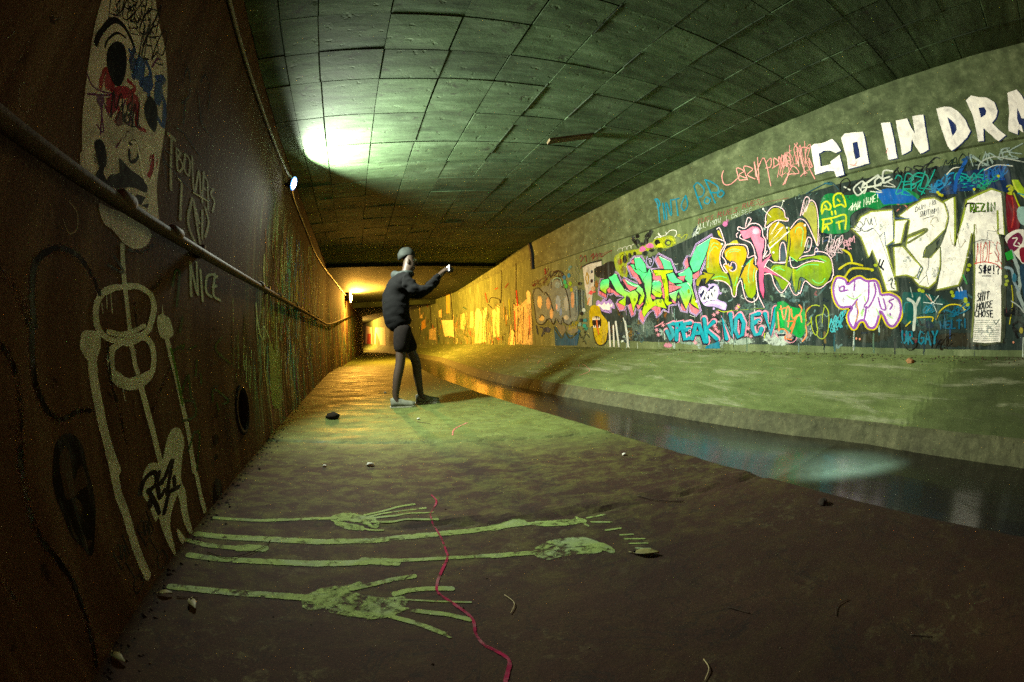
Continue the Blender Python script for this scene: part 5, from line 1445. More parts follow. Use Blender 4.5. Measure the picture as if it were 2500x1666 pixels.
S c4c8b8 .734627 .4 26/22 1 0,1102 1963 54 -27 -1 -46 -92 26 43 49
S c4c8b8 .707028 .4 25/21 1 0,947 1984 92 19 32 -101 -95 13
S c4c8b8 .659465 .4 24/20 1 0,1057 1937 -64 4
S c4c8b8 .6 .4 17/14 1 0,1026 1898 -70 -55 120 29
S c4c8b8 .6 .4 17/14 1 0,1179 1876 -72 -56 122 30
S c8ccba .8 .25 18/15 1 0,1510 1949 -56 -41
S c8ccba .8 .25 16/13 1 0,1348 1911 -42 -65 -52 66 26 34
S 1c1e1a .75 .25 11/9 1 0,1572 1917 -33 84 -78 23 -22 -55 60 -47 -141 40 -79 33
S 0e1216 .731523 .25 14/11 1 0,879 2004 66 -49 -27 -73 -33 44 11 65
S 0e1216 .836824 .25 11/9 1 0,858 1970 10 -67 -21 -17 -20 -2 -73 82
S 0e1216 .741491 .25 11/9 1 0,837 1887 -34 102 -60 -22 7 -8 49 -17
S 0e1216 .747087 .25 11/9 1 0,797 1933 -46 -54
S 0e1216 .812018 .25 14/12 1 0,628 1966 66 17 24 -15 -40 -34 37 -50 44 -10
S 0e1216 .843926 .25 12/9 1 0,506 1981 86 -10 55 -39 45 -46 -49 -19 -57 20 -30 27 20 28
S 0e1216 .731617 .25 15/12 1 0,424 2002 49 11 113 -64 13 -59 -33 -30 -35 28 -56 53 76 -19
S 0e1216 .68 .25 9/8 1 0,572 1896 -67 -51 116 26
S 0e1216 .68 .25 10/8 1 0,637 1895 -68 -52 117 27
S 109484 .78929 .25 15/12 1 0,934 1913 -35 25 -31 -43 97 -111 -65 -1
S 109484 .752608 .25 17/14 1 0,896 1770 -83 156 -64 -17 14 -45 111 8
S 109484 .744777 .25 15/12 1 0,855 1841 -120 -10 39 -35 98 14
S 109484 .8415 .25 15/12 1 0,797 1783 -42 112 -95 -22 -3 -16 120 -34
S 109484 .768836 .25 15/12 1 0,606 1918 87 -117 -6 -17 -62 9 -123 120
S 109484 .68 .25 13/10 1 0,864 1799 -58 -55 103 24
S 109484 .68 .25 12/10 1 0,623 1811 -56 -53 101 23
S 12907c .85 .25 17/14 1 0,788 1881 -99 37 -89 -34 7 -60 91 -91
S 12907c .8 .25 15/12 1 0,683 1827 45 -45 -64 -45
S 1878a8 .830862 .25 19/15 1 0,572 1797 7 -53 -49 56 10 -40 -31 48
S 1878a8 .743232 .25 15/12 1 0,550 1747 -40 68 -33 0 -18 -24 65 -18
S 1878a8 .800183 .25 18/14 1 0,536 1782 -82 12 3 -34 86 -20
S 1878a8 .844617 .25 16/12 1 0,429 1840 37 -33 -39 -24 -32 35 11 38
S 1878a8 .74434 .25 19/15 1 0,317 1858 68 -11 46 -86 -60 25
S 1878a8 .75427 .25 15/12 1 0,417 1801 -51 23
S 1878a8 .68 .25 13/10 1 0,536 1765 -37 -29 65 13
S 1878a8 .68 .25 13/10 1 0,581 1757 -37 -29 64 13
S 12948c .755333 .25 14/11 1 0,188 1823 100 28 36 -55 -73 3 41 -37 31 0
S 12948c .76302 .25 13/10 1 0,183 1805 78 -22 -16 -33 -73 34 16 39
S 12948c .725262 .25 15/11 1 0,225 1721 -119 105 1 -89
S 12948c .791323 .25 17/13 1 0,187 1770 -82 1
S 12948c .835856 .25 13/10 1 0,128 1780 -133 63 26 -65
S 12948c .845114 .25 17/13 1 0,64 1804 -57 -6
S 12948c .68 .25 12/9 1 0,282 1761 -58 -36 98 18
S 12948c .68 .25 12/9 1 0,214 1763 -58 -35 98 17
S 10a094 .825702 .25 14/11 1 0,246 1767 10 53 -50 -25 -34 -34 35 -3 46 -4
S 10a094 .72804 .25 12/9 1 0,205 1761 -70 45 0 -72
S 10a094 .802652 .25 12/9 1 0,177 1766 -57 -14
S 10a094 .805125 .25 16/12 1 0,143 1739 -30 51 -83 -14 11 -23 87 15
S 10a094 .848664 .25 13/10 1 0,84 1756 -57 -41
S 10a094 .849659 .25 13/10 1 0,-8 1759 47 9 -59 17 -17 -29 39 8 46 -35 -20 -7 -55 8 34 26
S 10a094 .68 .25 10/8 1 0,217 1764 -47 -29 80 15
S 10a094 .68 .25 10/8 1 0,124 1743 -47 -28 80 14
S 1a4a9c .729859 .25 14/10 1 0,30 1718 -37 104 -45 -5 3 -15 47 -12
S 1a4a9c .745685 .25 13/10 1 0,31 1761 -65 -1 0 -31 63 16
S 1a4a9c .789934 .25 14/10 1 0,-86 1815 23 -14 24 -21 2 -37 -4 -14 -40 30
S 1a4a9c .727771 .25 16/12 1 0,-99 1828 18 -75 -61 60 26 -60 -71 99
S 1a4a9c .81616 .25 13/9 1 0,-149 1815 27 -51 -15 2 -12 4 -69 67
S 1a4a9c .68 .25 11/8 1 0,-166 1765 -27 -28 52 10
S 1a4a9c .68 .25 11/8 1 0,-149 1763 -28 -27 52 10
S 123a70 .768181 .25 16/13 1 0,529 1752 -14 -40 -80 6 -38 8 -54 36
S 123a70 .754115 .25 14/11 1 0,450 1728 -29 35 -168 -10 45 -10 97 -9
S 123a70 .816419 .25 18/14 1 0,297 1708 -20 60 -90 -11 -4 -11 152 -14
S 123a70 .79339 .25 16/12 1 0,273 1735 -161 0 75 -36 100 7
S 123a70 .723359 .25 14/11 1 0,114 1771 80 -29 16 -20 -62 -2 -56 21 -49 20 76 7
S 123a70 .68 .25 12/9 1 0,411 1717 -78 -28 123 20
S 123a70 .68 .25 12/9 1 0,232 1721 -78 -28 123 19
S 1c64a4 .836751 .25 12/9 1 0,-19 1763 -47 76 -36 -56 -24 46
S 1c64a4 .818275 .25 12/9 1 0,-189 1856 69 -21 45 -59 -103 -5
S 1c64a4 .833126 .25 14/11 1 0,-87 1802 -88 19
S 1c64a4 .780572 .25 12/9 1 0,-122 1760 -34 71 -27 -72 -49 90
S 1c64a4 .801459 .25 15/11 1 0,-281 1833 21 11 62 -44 17 -26 -42 9 -23 16
S 1c64a4 .68 .25 10/8 1 0,-131 1781 -34 -26 61 11
S 1c64a4 .68 .25 10/8 1 0,-73 1774 -34 -26 61 11
S 0e8a5c .734347 .25 11/8 1 0,18 1746 25 -7 69 -27 -24 -8 -14 -3 -45 19
S 0e8a5c .800165 .25 11/8 1 0,33 1747 -60 7 86 -56 -60 9
S 0e8a5c .818281 .25 9/7 1 0,-6 1736 10 -27 -48 32 27 -31 -51 43
S 0e8a5c .815415 .25 10/7 1 0,-111 1777 60 -34 -34 -10 -54 19 17 30
S 0e8a5c .68 .25 7/5 1 0,65 1702 -33 -18 55 9
S 0e8a5c .68 .25 7/5 1 0,57 1704 -33 -19 55 9
S 16509c .85 .3 42/32 1 0,136 1956 81 -73 79 -73 50 -94
S 14406c .7 .25 31/24 1 0,184 1947 -92 11
S d0d0c0 .7 .25 12/10 1 0,389 1858 -77 36 -77 1
S 1c302c .668209 .25 7/6 1 0,434 1903 -76 75 5 -39 -75 30 39 -68
S 1c302c .615296 .25 8/7 1 0,355 1911 -97 71 0 -57
S 1c302c .698547 .25 9/7 1 0,312 1944 -53 -2
S 1c302c .649482 .25 8/6 1 0,169 2000 61 -47 -1 -70 -98 48 41 72
S 1c302c .604159 .25 7/6 1 0,106 1996 50 -106 -73 72 -16 -66 -71 63
S 1c302c .56 .25 6/5 1 0,231 1920 -53 -36 92 19
S 1c302c .56 .25 6/5 1 0,233 1920 -53 -36 92 19
S 8ca098 .59025 .4 19/15 1 0,98 1886 -9 92 -137 -109 -24 103
S 8ca098 .591014 .4 20/15 1 0,-2 1887 -68 74 -49 -73
S 8ca098 .621097 .4 25/19 1 0,-55 1919 -33 3
S 8ca098 .570052 .4 20/15 1 0,-110 1878 3 82 -119 -73 -18 84
S 8ca098 .567471 .4 25/18 1 0,-331 1971 76 -2 52 -56 -89 -2
S 8ca098 .590568 .4 27/20 1 0,-243 1942 -82 7
S 8ca098 .567703 .4 24/17 1 0,-337 1902 31 62
S 8ca098 .605876 .4 20/14 1 0,-489 1987 163 -42 -119 -35
S 8ca098 .52 .4 18/13 1 0,-312 1919 -85 -40 142 22
S 8ca098 .52 .4 18/13 1 0,13 1905 -84 -42 140 24
S 98a89c .6 .25 17/13 1 0,81 1956 -104 -74 51 41
S a8b0a4 .6 .25 15/11 1 0,54 1851 -52 51 -141 22 -153 -37 -151 -42
S c8ccc0 .7 .25 12/9 1 0,-6 1834 -140 23 -167 -29
B b8b818 .8,527 1725 -23 -4 28 -13
B b8b818 .8,492 1694 -22 -3 27 -13
B b8b818 .8,511 1705 -23 -3 27 -13
B b8b818 .8,147 1698 -22 -3 27 -13
B b8b818 .8,-136 1769 -23 -3 28 -13
B b8b818 .8,-218 1656 -23 -3 28 -13
B b8b818 .8,-218 1624 -24 -2 28 -13
B b8b818 .8,-244 1669 -23 -3 28 -13
S c87a70 .5 .5 23/19 1 0,972 1687 -82 -22 -13 -37
S c87a70 .5 .5 23/19 1 0,997 1628 -50 28
S 1c4450 .7 .25 14/12 1 0,1969 1981 -174 35 -140 10 -76 -87
S 16586c .6 .25 19/16 1 0,1728 2032 -80 -28
S 5c7c74 .55 .4 9/7 0 0,1959 1924 3 13
S 8aa096 .55 .4 9/7 0 0,2079 1951 -24 2
S 8aa096 .55 .4 9/7 0 0,2083 1987 0 -1
S 5c7c74 .55 .4 9/7 0 0,1912 1893 6 -11
S 20402c .55 .4 9/7 0 0,2011 1995 10 9
S 8aa096 .55 .4 9/7 0 0,2040 1924 -3 -20
S 5c7c74 .55 .4 8/7 0 0,1836 1957 23 -11
S 5c7c74 .55 .4 8/7 0 0,1784 1878 26 -14
S 5c7c74 .55 .4 9/7 0 0,2072 1975 -17 14
S 5c7c74 .55 .4 8/7 0 0,1760 1912 8 8
S 20402c .55 .4 9/7 0 0,2121 1991 20 -15
S 8aa096 .55 .4 8/7 0 0,1760 1884 18 7
S 20402c .55 .4 9/7 0 0,1979 1866 -1 -6
S 8aa096 .55 .4 9/7 0 0,1939 1859 -22 -3
S 20402c .55 .4 9/7 0 0,2071 1988 -10 15
S 20402c .55 .4 8/7 0 0,1722 1871 1 10
S 8aa096 .55 .4 9/7 0 0,1961 1880 26 -11
S 20402c .55 .4 9/7 0 0,1988 1913 -23 2
S 5c7c74 .55 .4 9/7 0 0,1907 1968 26 -13
S 5c7c74 .55 .4 9/7 0 0,2019 1931 -14 -9
S 20402c .55 .4 9/7 0 0,2034 1906 12 4
S 20402c .55 .4 8/7 0 0,1874 1962 16 -5
S 20402c .55 .4 8/7 0 0,1812 1904 11 12
S 8aa096 .55 .4 9/7 0 0,2113 1967 -3 -16
=R|spray_tag|blue, white and yellow scrawl reading UR GAY below the white letters|0.0014
P 0c4c48 .7 1 -,1041 937 -83 4 -184 -18 -64 -66 17 -88 152 -14 26 -72 116 20 30 103
S b4bcb0 .85 .4 37/29 1 0,942 638 -21 191 65 58
S b4bcb0 .85 .4 30/24 1 0,922 811 -53 80
S 8a9a90 .6 .5 19/15 1 0,938 904 17 74
S d0dcd4 .7 .5 9/7 0 0,734 842 -96 -11
S d0dcd4 .7 .5 9/7 0 0,734 842 -35 -70
S d0dcd4 .7 .5 9/7 0 0,734 842 62 -59
S d0dcd4 .7 .5 9/7 0 0,734 842 97 12
S d0dcd4 .7 .5 9/7 0 0,734 842 34 72
S d0dcd4 .7 .5 9/7 0 0,734 842 -63 59
B f0f0e4 .8,734 842 -25 -1 26 -18
S c89a80 .7 .25 12/9 1 0,797 915 -53 -56
S c4b420 .85 .3 15/12 1 0,903 733 -151 1 -4 -32
S c4b420 .85 .3 15/11 1 0,707 715 -50 70 -94 40 -102 -7 -55 -41
S c4b420 .85 .3 15/12 1 0,1023 666 -49 36
S a8a41c .8 .25 12/8 1 0,-79 945 0 -114 44 -163
S 0c6a80 .85 .25 24/19 0 0,1062 626 2 -98 -23 -1 -18 15 -6 81
S 0c6a80 .85 .25 23/18 0 0,1001 522 -1 99 -38 -1 -1 -39 40 -10
S 0c6a80 .85 .25 23/18 0 0,990 569 -35 -44
S 0c6a80 .85 .25 23/18 0 0,844 607 25 17 25 -46 -1 -41 -27 -18 -25 23 0 30 22 -4
S 0c6a80 .85 .25 23/18 0 0,823 526 -26 97 -26 -107
S 0c6a80 .85 .25 23/18 0 0,812 562 -28 -7
S 0c6a80 .85 .25 23/18 0 0,749 618 -24 -45 -26 49
S 0c6a80 .85 .25 23/18 0 0,727 573 5 -48
S 0e5470 .7 .25 21/16 0 0,669 694 -9 -61 -10 45 -13 -39 -12 57
S 0e5470 .7 .25 21/16 0 0,573 699 39 -3 2 -55 -40 1
S 0e5470 .7 .25 21/16 0 0,610 666 -26 5
S 0e5470 .7 .25 21/16 0 0,552 704 1 -66 -31 5
S 0e5470 .7 .25 21/16 0 0,496 702 -41 1
S 0e5470 .7 .25 21/16 0 0,473 708 4 -65
S 0e5470 .7 .25 21/15 0 0,418 648 -2 62
S 0e5c78 .652095 .25 15/12 1 0,619 710 -5 73 -103 -29 8 43
S 0e5c78 .612415 .25 20/15 1 0,478 811 62 -43 -37 -8 -36 36 48 12
S 0e5c78 .645478 .25 19/14 1 0,367 833 37 -1 55 -44 16 -30 -50 6 -59 33 13 12 34 -14
S 0e5c78 .56 .25 13/10 1 0,556 750 -42 -16 65 4
S 0e5c78 .56 .25 13/10 1 0,520 759 -43 -16 65 4
S 14708a .615263 .25 11/9 1 0,799 826 38 -36 -8 -20 -41 39 16 16
S 14708a .696853 .25 11/9 1 0,782 801 -2 14 -14 13 -30 9 29 -22 53 -50 -46 18 -30 17 25 2
S 14708a .617038 .25 9/7 1 0,756 823 -22 21 -7 -20 51 -47 -30 14
S 14708a .56 .25 8/6 1 0,741 798 -22 -19 35 4
S 14708a .56 .25 8/6 1 0,761 791 -22 -19 34 4
S 14787c .6 .25 12/9 1 0,1041 778 -17 74 -59 7
S 14120e .75 .25 12/9 1 0,1093 686 -21 -131 -70 -83 -82 28 -25 119
S 1a160e .661216 .25 10/8 1 0,729 484 -55 65 -26 3 11 -24 55 -17
S 1a160e .652513 .25 8/6 1 0,607 581 58 -70 -3 -33 -65 40 0 59
S 1a160e .602686 .25 9/7 1 0,528 589 27 4 60 -51 -11 -39 -20 4 -31 22
S 1a160e .56 .25 6/5 1 0,630 513 -28 -29 41 4
S 1a160e .56 .25 6/5 1 0,677 503 -27 -29 41 5
S 14120e .7 .25 10/8 1 0,873 591 -82 36 -45 -72 12 -63
S 14120e .7 .25 10/8 1 0,702 706 -8 44 -70 16 14 -44
P 0c5c9c .85 0 -,525 868 -28 60 -115 3 -5 -69
S d8d8d8 .8 .25 14/10 1 0,466 952 -9 -26
S d8d8d8 .8 .25 14/10 1 0,437 955 -9 -26
B 98a818 .8,863 955 -27 -2 29 -18
B 98a818 .8,830 944 -28 -2 29 -18
B 98a818 .8,532 921 -27 -2 29 -18
B 98a818 .8,523 894 -27 -1 29 -18
B 98a818 .8,401 846 -27 -1 29 -18
B 98a818 .8,381 819 -28 0 29 -18
B 98a818 .8,330 1118 -28 -2 30 -17
B 98a818 .8,352 1085 -28 -2 30 -17
B 98a818 .8,-30 1013 -28 -1 30 -17
B 98a818 .8,-37 980 -28 -1 30 -17
B 98a818 .8,-23 956 -27 -1 29 -17
B 98a818 .8,400 863 -27 -1 28 -18
B 98a818 .8,1301 1195 -29 -3 32 -19
B 98a818 .8,1343 1159 -30 -3 32 -18
S 1c8c3c .8 .25 23/17 1 0,403 1045 -27 -62
S b4ac18 .7 .5 33/26 1 0,1704 1202 -121 40 -135 -34
S b4ac18 .7 .5 32/26 1 0,1648 1125 -84 64 -162 -15 -59 -15
S b4ac18 .7 .5 33/26 1 0,1641 1373 -70 -50 -16 -63
B d08a6c .8,1558 566 -15 0 15 -14
B d08a6c .8,1521 561 -15 0 15 -14
B d08a6c .8,-73 534 -14 0 14 -12
S 3cacb8 .819276 .25 13/10 1 0,1864 669 -28 84 -7 -45 -45 71 -6 -85
S 3cacb8 .837682 .25 11/9 1 0,1807 628 -31 141 -43 -107 -5 121
S 3cacb8 .819948 .25 11/9 1 0,1715 783 -25 34 -25 -11 94 -98 -61 40
S 3cacb8 .68 .25 10/8 1 0,1835 665 -30 -35 47 6
S 3cacb8 .68 .25 10/8 1 0,1741 706 -29 -35 46 7
S d8b8c0 .656448 .25 9/8 1 0,1805 1445 24 -98 -56 82 28 -84 -74 123
S d8b8c0 .669133 .25 9/7 1 0,1774 1332 -11 126 -35 18 -5 -54 63 -28
S d8b8c0 .739471 .25 9/7 1 0,1768 1393 -61 26 34 -77 42 -29
S d8b8c0 .653853 .25 10/8 1 0,1759 1358 -68 115 -32 0 17 -40 61 -73 23 16
S d8b8c0 .703904 .25 10/8 1 0,1686 1393 -24 85 -40 28 16 -53 52 -27
S d8b8c0 .639566 .25 10/8 1 0,1672 1415 -49 27 4 -61 56 12
S d8b8c0 .6 .25 7/6 1 0,1676 1383 -30 -41 53 13
S d8b8c0 .6 .25 7/6 1 0,1765 1374 -31 -41 53 12
S d8a0ac .72261 .25 8/7 1 0,1605 1455 20 -27 -14 -21 -36 30 33 20
S d8a0ac .723937 .25 9/7 1 0,1585 1453 -1 -32 -25 -12 -2 0 -21 62
S d8a0ac .697963 .25 11/9 1 0,1555 1426 -6 42 -19 -35 -34 48 5 -59
S d8a0ac .64 .25 7/6 1 0,1568 1419 -20 -21 34 7
S d8a0ac .64 .25 7/6 1 0,1591 1418 -20 -21 34 7
S d8a0ac .8 .25 10/8 1 0,1619 1433 -94 19 24 13 45 -36
S d8a0ac .8 .25 10/8 1 0,1575 1385 -3 -21
S d8a0ac .8 .25 10/8 1 0,1583 1376 -38 -5
=R|graffiti_piece|red, white and lime pieces at the far right of the wall|0.002
P 98b80c .95 0 -,-264 1725 -71 -8 -45 -83 -148 -73 -35 -86 165 64 77 66 57 49
S c8d040 .9 .25 17/12 1 0,-273 1715 -30 -91 -97 -77
P 6c1420 .85 1 -,-166 1612 -61 3 -42 -99 29 -150 94 -43 35 53
S a83028 .6 .5 26/18 1 0,-224 1606 16 -136 50 -97
S a8b010 .8 .4 19/14 1 0,-199 1679 -39 5 -12 -37 56 -20 -33 -12
S a8b010 .8 .4 19/13 1 0,-253 1621 -28 -106 -44 -55
S a8b010 .8 .4 19/14 1 0,-246 1674 16 -51
P d4d0c4 .85 1 -,-69 1295 -81 44 -97 10 -88 -31 -95 -113 51 -142 139 22 62 53 57 69
P 6a1c3c .95 1 -,-85 1260 -57 46 -76 20 -37 -44 34 -48 92 -44
P 7a1428 .95 1 -,-202 1202 -62 13 -39 -43 22 -56 72 -5
S d4d0c4 .9 .25 13/9 1 0,-150 1289 -47 -3 46 -47 -68 -13 18 26
S 8c9c98 .75 .5 51/36 1 0,-118 1191 -47 -135 -11 -82 33 -88 -60 -115
S 7c9098 .7 .5 39/28 1 0,-40 1079 -55 -19 -12 -83 -38 -67
B 1c6078 .7,-116 1001 -34 -1 41 -48
P 1c8c2c .7 0 -,-47 1187 -74 20 -11 -67 73 -12
S 101214 .751452 .25 20/14 1 0,6 773 -5 -44 -33 31 -4 -35 -62 66
S 101214 .73488 .25 20/14 1 0,-122 784 50 -4 31 -16 -75 -5 3 -14 70 -5
S 101214 .682027 .25 16/11 1 0,-96 743 -17 41 -90 -47 8 56
S 101214 .64 .25 15/10 1 0,-112 745 -41 -15 63 3
S 101214 .64 .25 15/10 1 0,-13 739 -41 -15 62 3
S 121212 .85 .25 23/16 1 0,-69 660 -59 24 -45 -33 47 -40 57 33 -45 -74
P 8cb0a8 .7 1 -,-252 1500 -76 11 -164 -64 27 -97 164 20 60 47
S 2c8c90 .8 .25 17/12 1 0,-300 1616 -111 -36
S a0a8a0 .6 .5 19/13 1 0,-68 831 -67 -34 -54 -50
B a89c18 .7,-155 619 -30 -1 31 -32
P 203c50 .6 1 -,-193 1088 -207 -42 -30 -240 183 -76 57 163
S a8b0a8 .521367 .25 16/11 1 0,-208 799 -35 169 -56 -197 -62 212
S a8b0a8 .531063 .25 19/13 1 0,-246 817 -137 126 37 -93
S a8b0a8 .567478 .25 23/15 1 0,-316 877 -76 11
S a8b0a8 .561948 .25 23/15 1 0,-342 843 -52 148 -57 -14 3 -73 38 -54 79 -27
S a8b0a8 .574486 .25 19/13 1 0,-459 931 2 19 -34 51 -2 -60 8 0 53 -71 -31 3 -58 32 57 35
S a8b0a8 .48 .25 15/10 1 0,-247 847 -53 -50 84 10
S a8b0a8 .48 .25 15/10 1 0,-487 867 -54 -48 86 9
=R|graffiti_piece|yellow gaping mouth with fangs below a pale grey slab|0.0014
P b8b4a4 .75 0 -,6519 1853 -65 40 -563 -20 -1 -92 250 3 14 -258 70 -157 40 -209 92 -5 81 162 49 248
S 15151c .95 .2 45/24 1 0,6505 1876 -217 24 -389 -5
P 1a1c18 .8 1 -,6095 1789 -218 13 -188 27 -167 -38 20 -184 295 -28 250 67
B 1c2840 .9,6212 1741 -49 -7 53 -33
B 2a1018 .9,6232 1583 -58 -8 63 -39
P c0b8a8 .9 0 -,6466 1526 -301 1 28 -56 253 17
S a08018 .7 .25 42/22 1 0,6374 1746 56 -90 -60 -117 -35 129 50 79
B c83c48 .7,6280 1386 -81 -8 86 -51
S d0504c .7 .4 68/35 1 0,6338 1380 -182 5
S c88858 .7 .5 69/36 1 0,6346 1285 54 -91
B 8a5410 .6,6078 1517 -86 -11 95 -93
B c09868 .6,6196 1436 -110 -11 116 -59
P b8a008 .95 1 -,6347 810 4 261 -109 87 -217 -39 -55 -117 -176 -154 7 -188 52 -122 149 -63 150 28 81 128 35 164
S b8a008 .9 .25 41/21 1 0,6351 1071 -3 -285
S 15120c .9 .25 34/18 1 0,6268 795 -35 -164 -81 -128 -150 -31 -149 63 -56 136
P 160c0c 1 1 -,6273 890 -95 77 -141 -19 -49 -59 17 -101 153 -19 98 38
P e8e0cc 1 0 -,6278 907 -40 63 -13 -65
P e8e0cc 1 0 -,6233 906 -40 62 -13 -65
P e8e0cc 1 0 -,6189 904 -40 62 -13 -65
P e8e0cc 1 0 -,6134 901 -39 62 -13 -64
P e8e0cc 1 0 -,6080 899 -39 61 -13 -63
P e8e0cc 1 0 -,6258 772 -26 52 -23 -48
P e8e0cc 1 0 -,6202 770 -25 52 -24 -47
P e8e0cc 1 0 -,6136 768 -25 52 -23 -47
P e8e0cc 1 0 -,6071 767 -25 50 -23 -46
S c8642c .8 .4 52/28 1 0,6128 895 -24 -139 -27 -92
S 3c3408 .8 .3 13/7 0 0,5919 632 12 -27
S 3c3408 .8 .3 13/7 0 0,5986 583 -1 -21
S 3c3408 .8 .3 13/7 0 0,6135 740 -2 -21
S 3c3408 .8 .3 12/7 0 0,5910 543 0 -22
S 3c3408 .8 .3 13/7 0 0,5986 728 12 -20
S 3c3408 .8 .3 13/7 0 0,6107 659 -13 -17
S 3c3408 .8 .3 13/7 0 0,6153 525 26 -20
S 3c3408 .8 .3 13/7 0 0,6166 523 6 -17
S 3c3408 .8 .3 12/7 0 0,5914 607 3 -28
S 3c3408 .8 .3 13/7 0 0,6020 668 -8 -26
S 3c3408 .8 .3 13/7 0 0,6218 613 -7 -22
S 3c3408 .8 .3 13/7 0 0,6037 637 7 -16
S 3c3408 .8 .3 13/7 0 0,6228 521 -12 -15
S 3c3408 .8 .3 13/7 0 0,6156 628 -8 -19
S 3c3408 .8 .3 13/7 0 0,6181 649 -18 -23
S 3c3408 .8 .3 12/7 0 0,5873 693 14 -12
S 3c3408 .8 .3 12/7 0 0,5871 655 -3 -15
S 3c3408 .8 .3 13/7 0 0,6186 617 -1 -27
S 3c3408 .8 .3 12/7 0 0,5929 577 -19 -21
S 3c3408 .8 .3 13/7 0 0,6220 648 3 -15
S 3c3408 .8 .3 13/7 0 0,6144 706 -19 -29
S 3c3408 .8 .3 13/7 0 0,6040 677 23 -25
S 3c3408 .8 .3 13/7 0 0,5959 602 3 -22
S 3c3408 .8 .3 13/7 0 0,5997 536 -17 -15
S 3c3408 .8 .3 13/7 0 0,5974 641 2 -29
S 3c3408 .8 .3 13/7 0 0,5954 695 0 -27
S c8c8bc .8 .3 52/29 0 0,5754 846 -18 -385
S c8c8bc .8 .3 51/28 0 0,5629 787 -4 -325
S c0c4b8 .8 .3 56/32 0 0,5556 849 -66 -386
S c0c4b8 .8 .3 53/31 0 0,5300 839 -63 -373
S b8bcb0 .7 .25 33/19 1 0,5346 899 -88 -195 -21 -229
S 702420 .7 .25 24/12 1 0,6611 2044 -56 53 -40 -83 78 -36 -180 81 -35 -117
S 702420 .7 .25 22/12 1 0,6231 2002 -96 43 32 -90 -118 63
S 702420 .7 .25 21/11 1 0,6052 1983 -134 34 -34 -76 -108 28 -206 30
S 702420 .7 .25 24/12 1 0,6552 1896 53 -42
S 702420 .7 .25 33/14 1 0,8107 1998 27 78 -59 -97 -142 81
S 702420 .7 .25 34/15 1 0,8128 1957 -22 56
S 8c9478 .5 .25 20/10 1 0,6943 1841 -138 -212 2 243 -57 55 -151 -261
S 8c9478 .5 .25 20/10 1 0,6773 1956 36 -97 -116 -131 61 -105
=R|graffiti_piece|worn pale blue and cream throw up with dark outline at the left end|0.0012
P 6e7c78 .72 1 -,8836 1636 -85 84 -370 -27 -127 30 -288 -6 -140 97 -250 -5 -202 -82 -77 -117 -217 -77 -243 24 -97 -62 2 -325 69 -233 184 -17 86 -74 275 63 150 -49 202 132 101 -93 284 111 179 -94 356 44 127 281
B d8c48c .85,8443 1400 -176 -15 192 -164
B b89a7c .75,8000 1334 -162 -13 177 -172
B 8ca4bc .8,7560 1298 -147 -12 166 -219
B 7c98a0 .8,7558 1668 -162 -19 171 -76
B 9aa4a0 .75,7214 1270 -138 -11 155 -211
B c89a6c .8,6951 1313 -92 -8 109 -208
B c8a878 .75,7872 1112 -126 -8 138 -146
B d8b0a0 .7,7627 1235 -61 -5 67 -77
B c0b078 .75,8367 1038 -207 -11 214 -78
B b8b49c .8,7235 996 -137 -7 142 -59
B 5c8088 .7,6783 1299 -101 -9 117 -191
B 7490bc .7,7456 1114 -87 -5 97 -115
S 141818 .85 .35 62/26 1 0,8715 1685 88 -115 -86 -331 -89 -279 -285 -56 -214 79
S 141818 .85 .35 62/25 1 0,8752 1704 -264 9 -239 -124
S 141818 .85 .35 56/24 1 0,8184 1539 -71 36 -187 -148 -138 -264
S 141818 .85 .35 52/23 1 0,7842 1646 -44 122 -221 27 -174 -64 -48 -114
S 141818 .85 .35 47/22 1 0,7356 1604 -164 -85 -110 -324 -11 -208
S 141818 .85 .35 60/25 1 0,8473 1058 -112 53 -137 -37
S 141818 .85 .35 56/24 1 0,8001 1693 -71 49
S 141818 .85 .35 54/24 1 0,8128 997 -199 5 -119 -117 -134 119
S 141818 .85 .35 48/22 1 0,7617 974 -142 -101 -98 130 -50 -96 -192 -59 -112 60
S 2a1a18 .65 .4 78/36 1 0,7854 1861 -231 94 -237 -49 -76 -120
S 2a1a18 .661436 .25 28/12 1 0,7854 1866 15 113 -234 -28 -54 -41 116 -30 193 9
S 2a1a18 .667123 .25 32/14 1 0,7654 1924 -66 13 -83 -2 174 -63 -217 -39
S 2a1a18 .638246 .25 24/11 1 0,7499 1817 -36 82 -159 -25 -19 -42 92 -2 174 -20
S 2a1a18 .56 .25 21/9 1 0,7491 1843 -96 -47 150 26
S 2a1a18 .56 .25 21/10 1 0,7542 1848 -97 -46 151 26
S 8cc4b8 .8 .25 30/14 1 0,7783 1766 -147 54 -208 -45 -75 -145
B 18a878 .7,7234 1683 -95 -12 101 -54
B 40b040 .7,7185 1597 -93 -11 99 -54
B 2c7ca4 .7,7056 1791 -91 -12 97 -52
B 88b018 .7,7017 1630 -91 -11 96 -54
B 2c6c9c .7,7253 1779 -95 -13 101 -53
B 98a018 .7,6974 1508 -89 -10 94 -54
S 48a0b0 .7 .25 21/10 1 0,7058 1910 -46 46 -80 -13 114 -48
S 3c6468 .75 .3 18/9 1 0,6841 1521 18 -216 12 -160
S 183c48 .75 .3 18/9 1 0,6821 1483 15 -180 19 -306
S 183c48 .75 .3 18/9 1 0,6798 1483 21 -181 -2 -225
S 8ca4a0 .75 .3 18/9 1 0,6776 1464 18 -164 -8 -184
S 183c48 .75 .3 18/9 1 0,6752 1474 0 -178 5 -278
S 183c48 .75 .3 18/9 1 0,6730 1468 -2 -174 19 -282
S 101820 .75 .3 18/9 1 0,6707 1471 21 -177 -5 -265
S 101820 .75 .3 17/9 1 0,6681 1502 14 -211 -8 -208
S 3c6468 .75 .3 17/9 1 0,6662 1468 14 -179 -7 -249
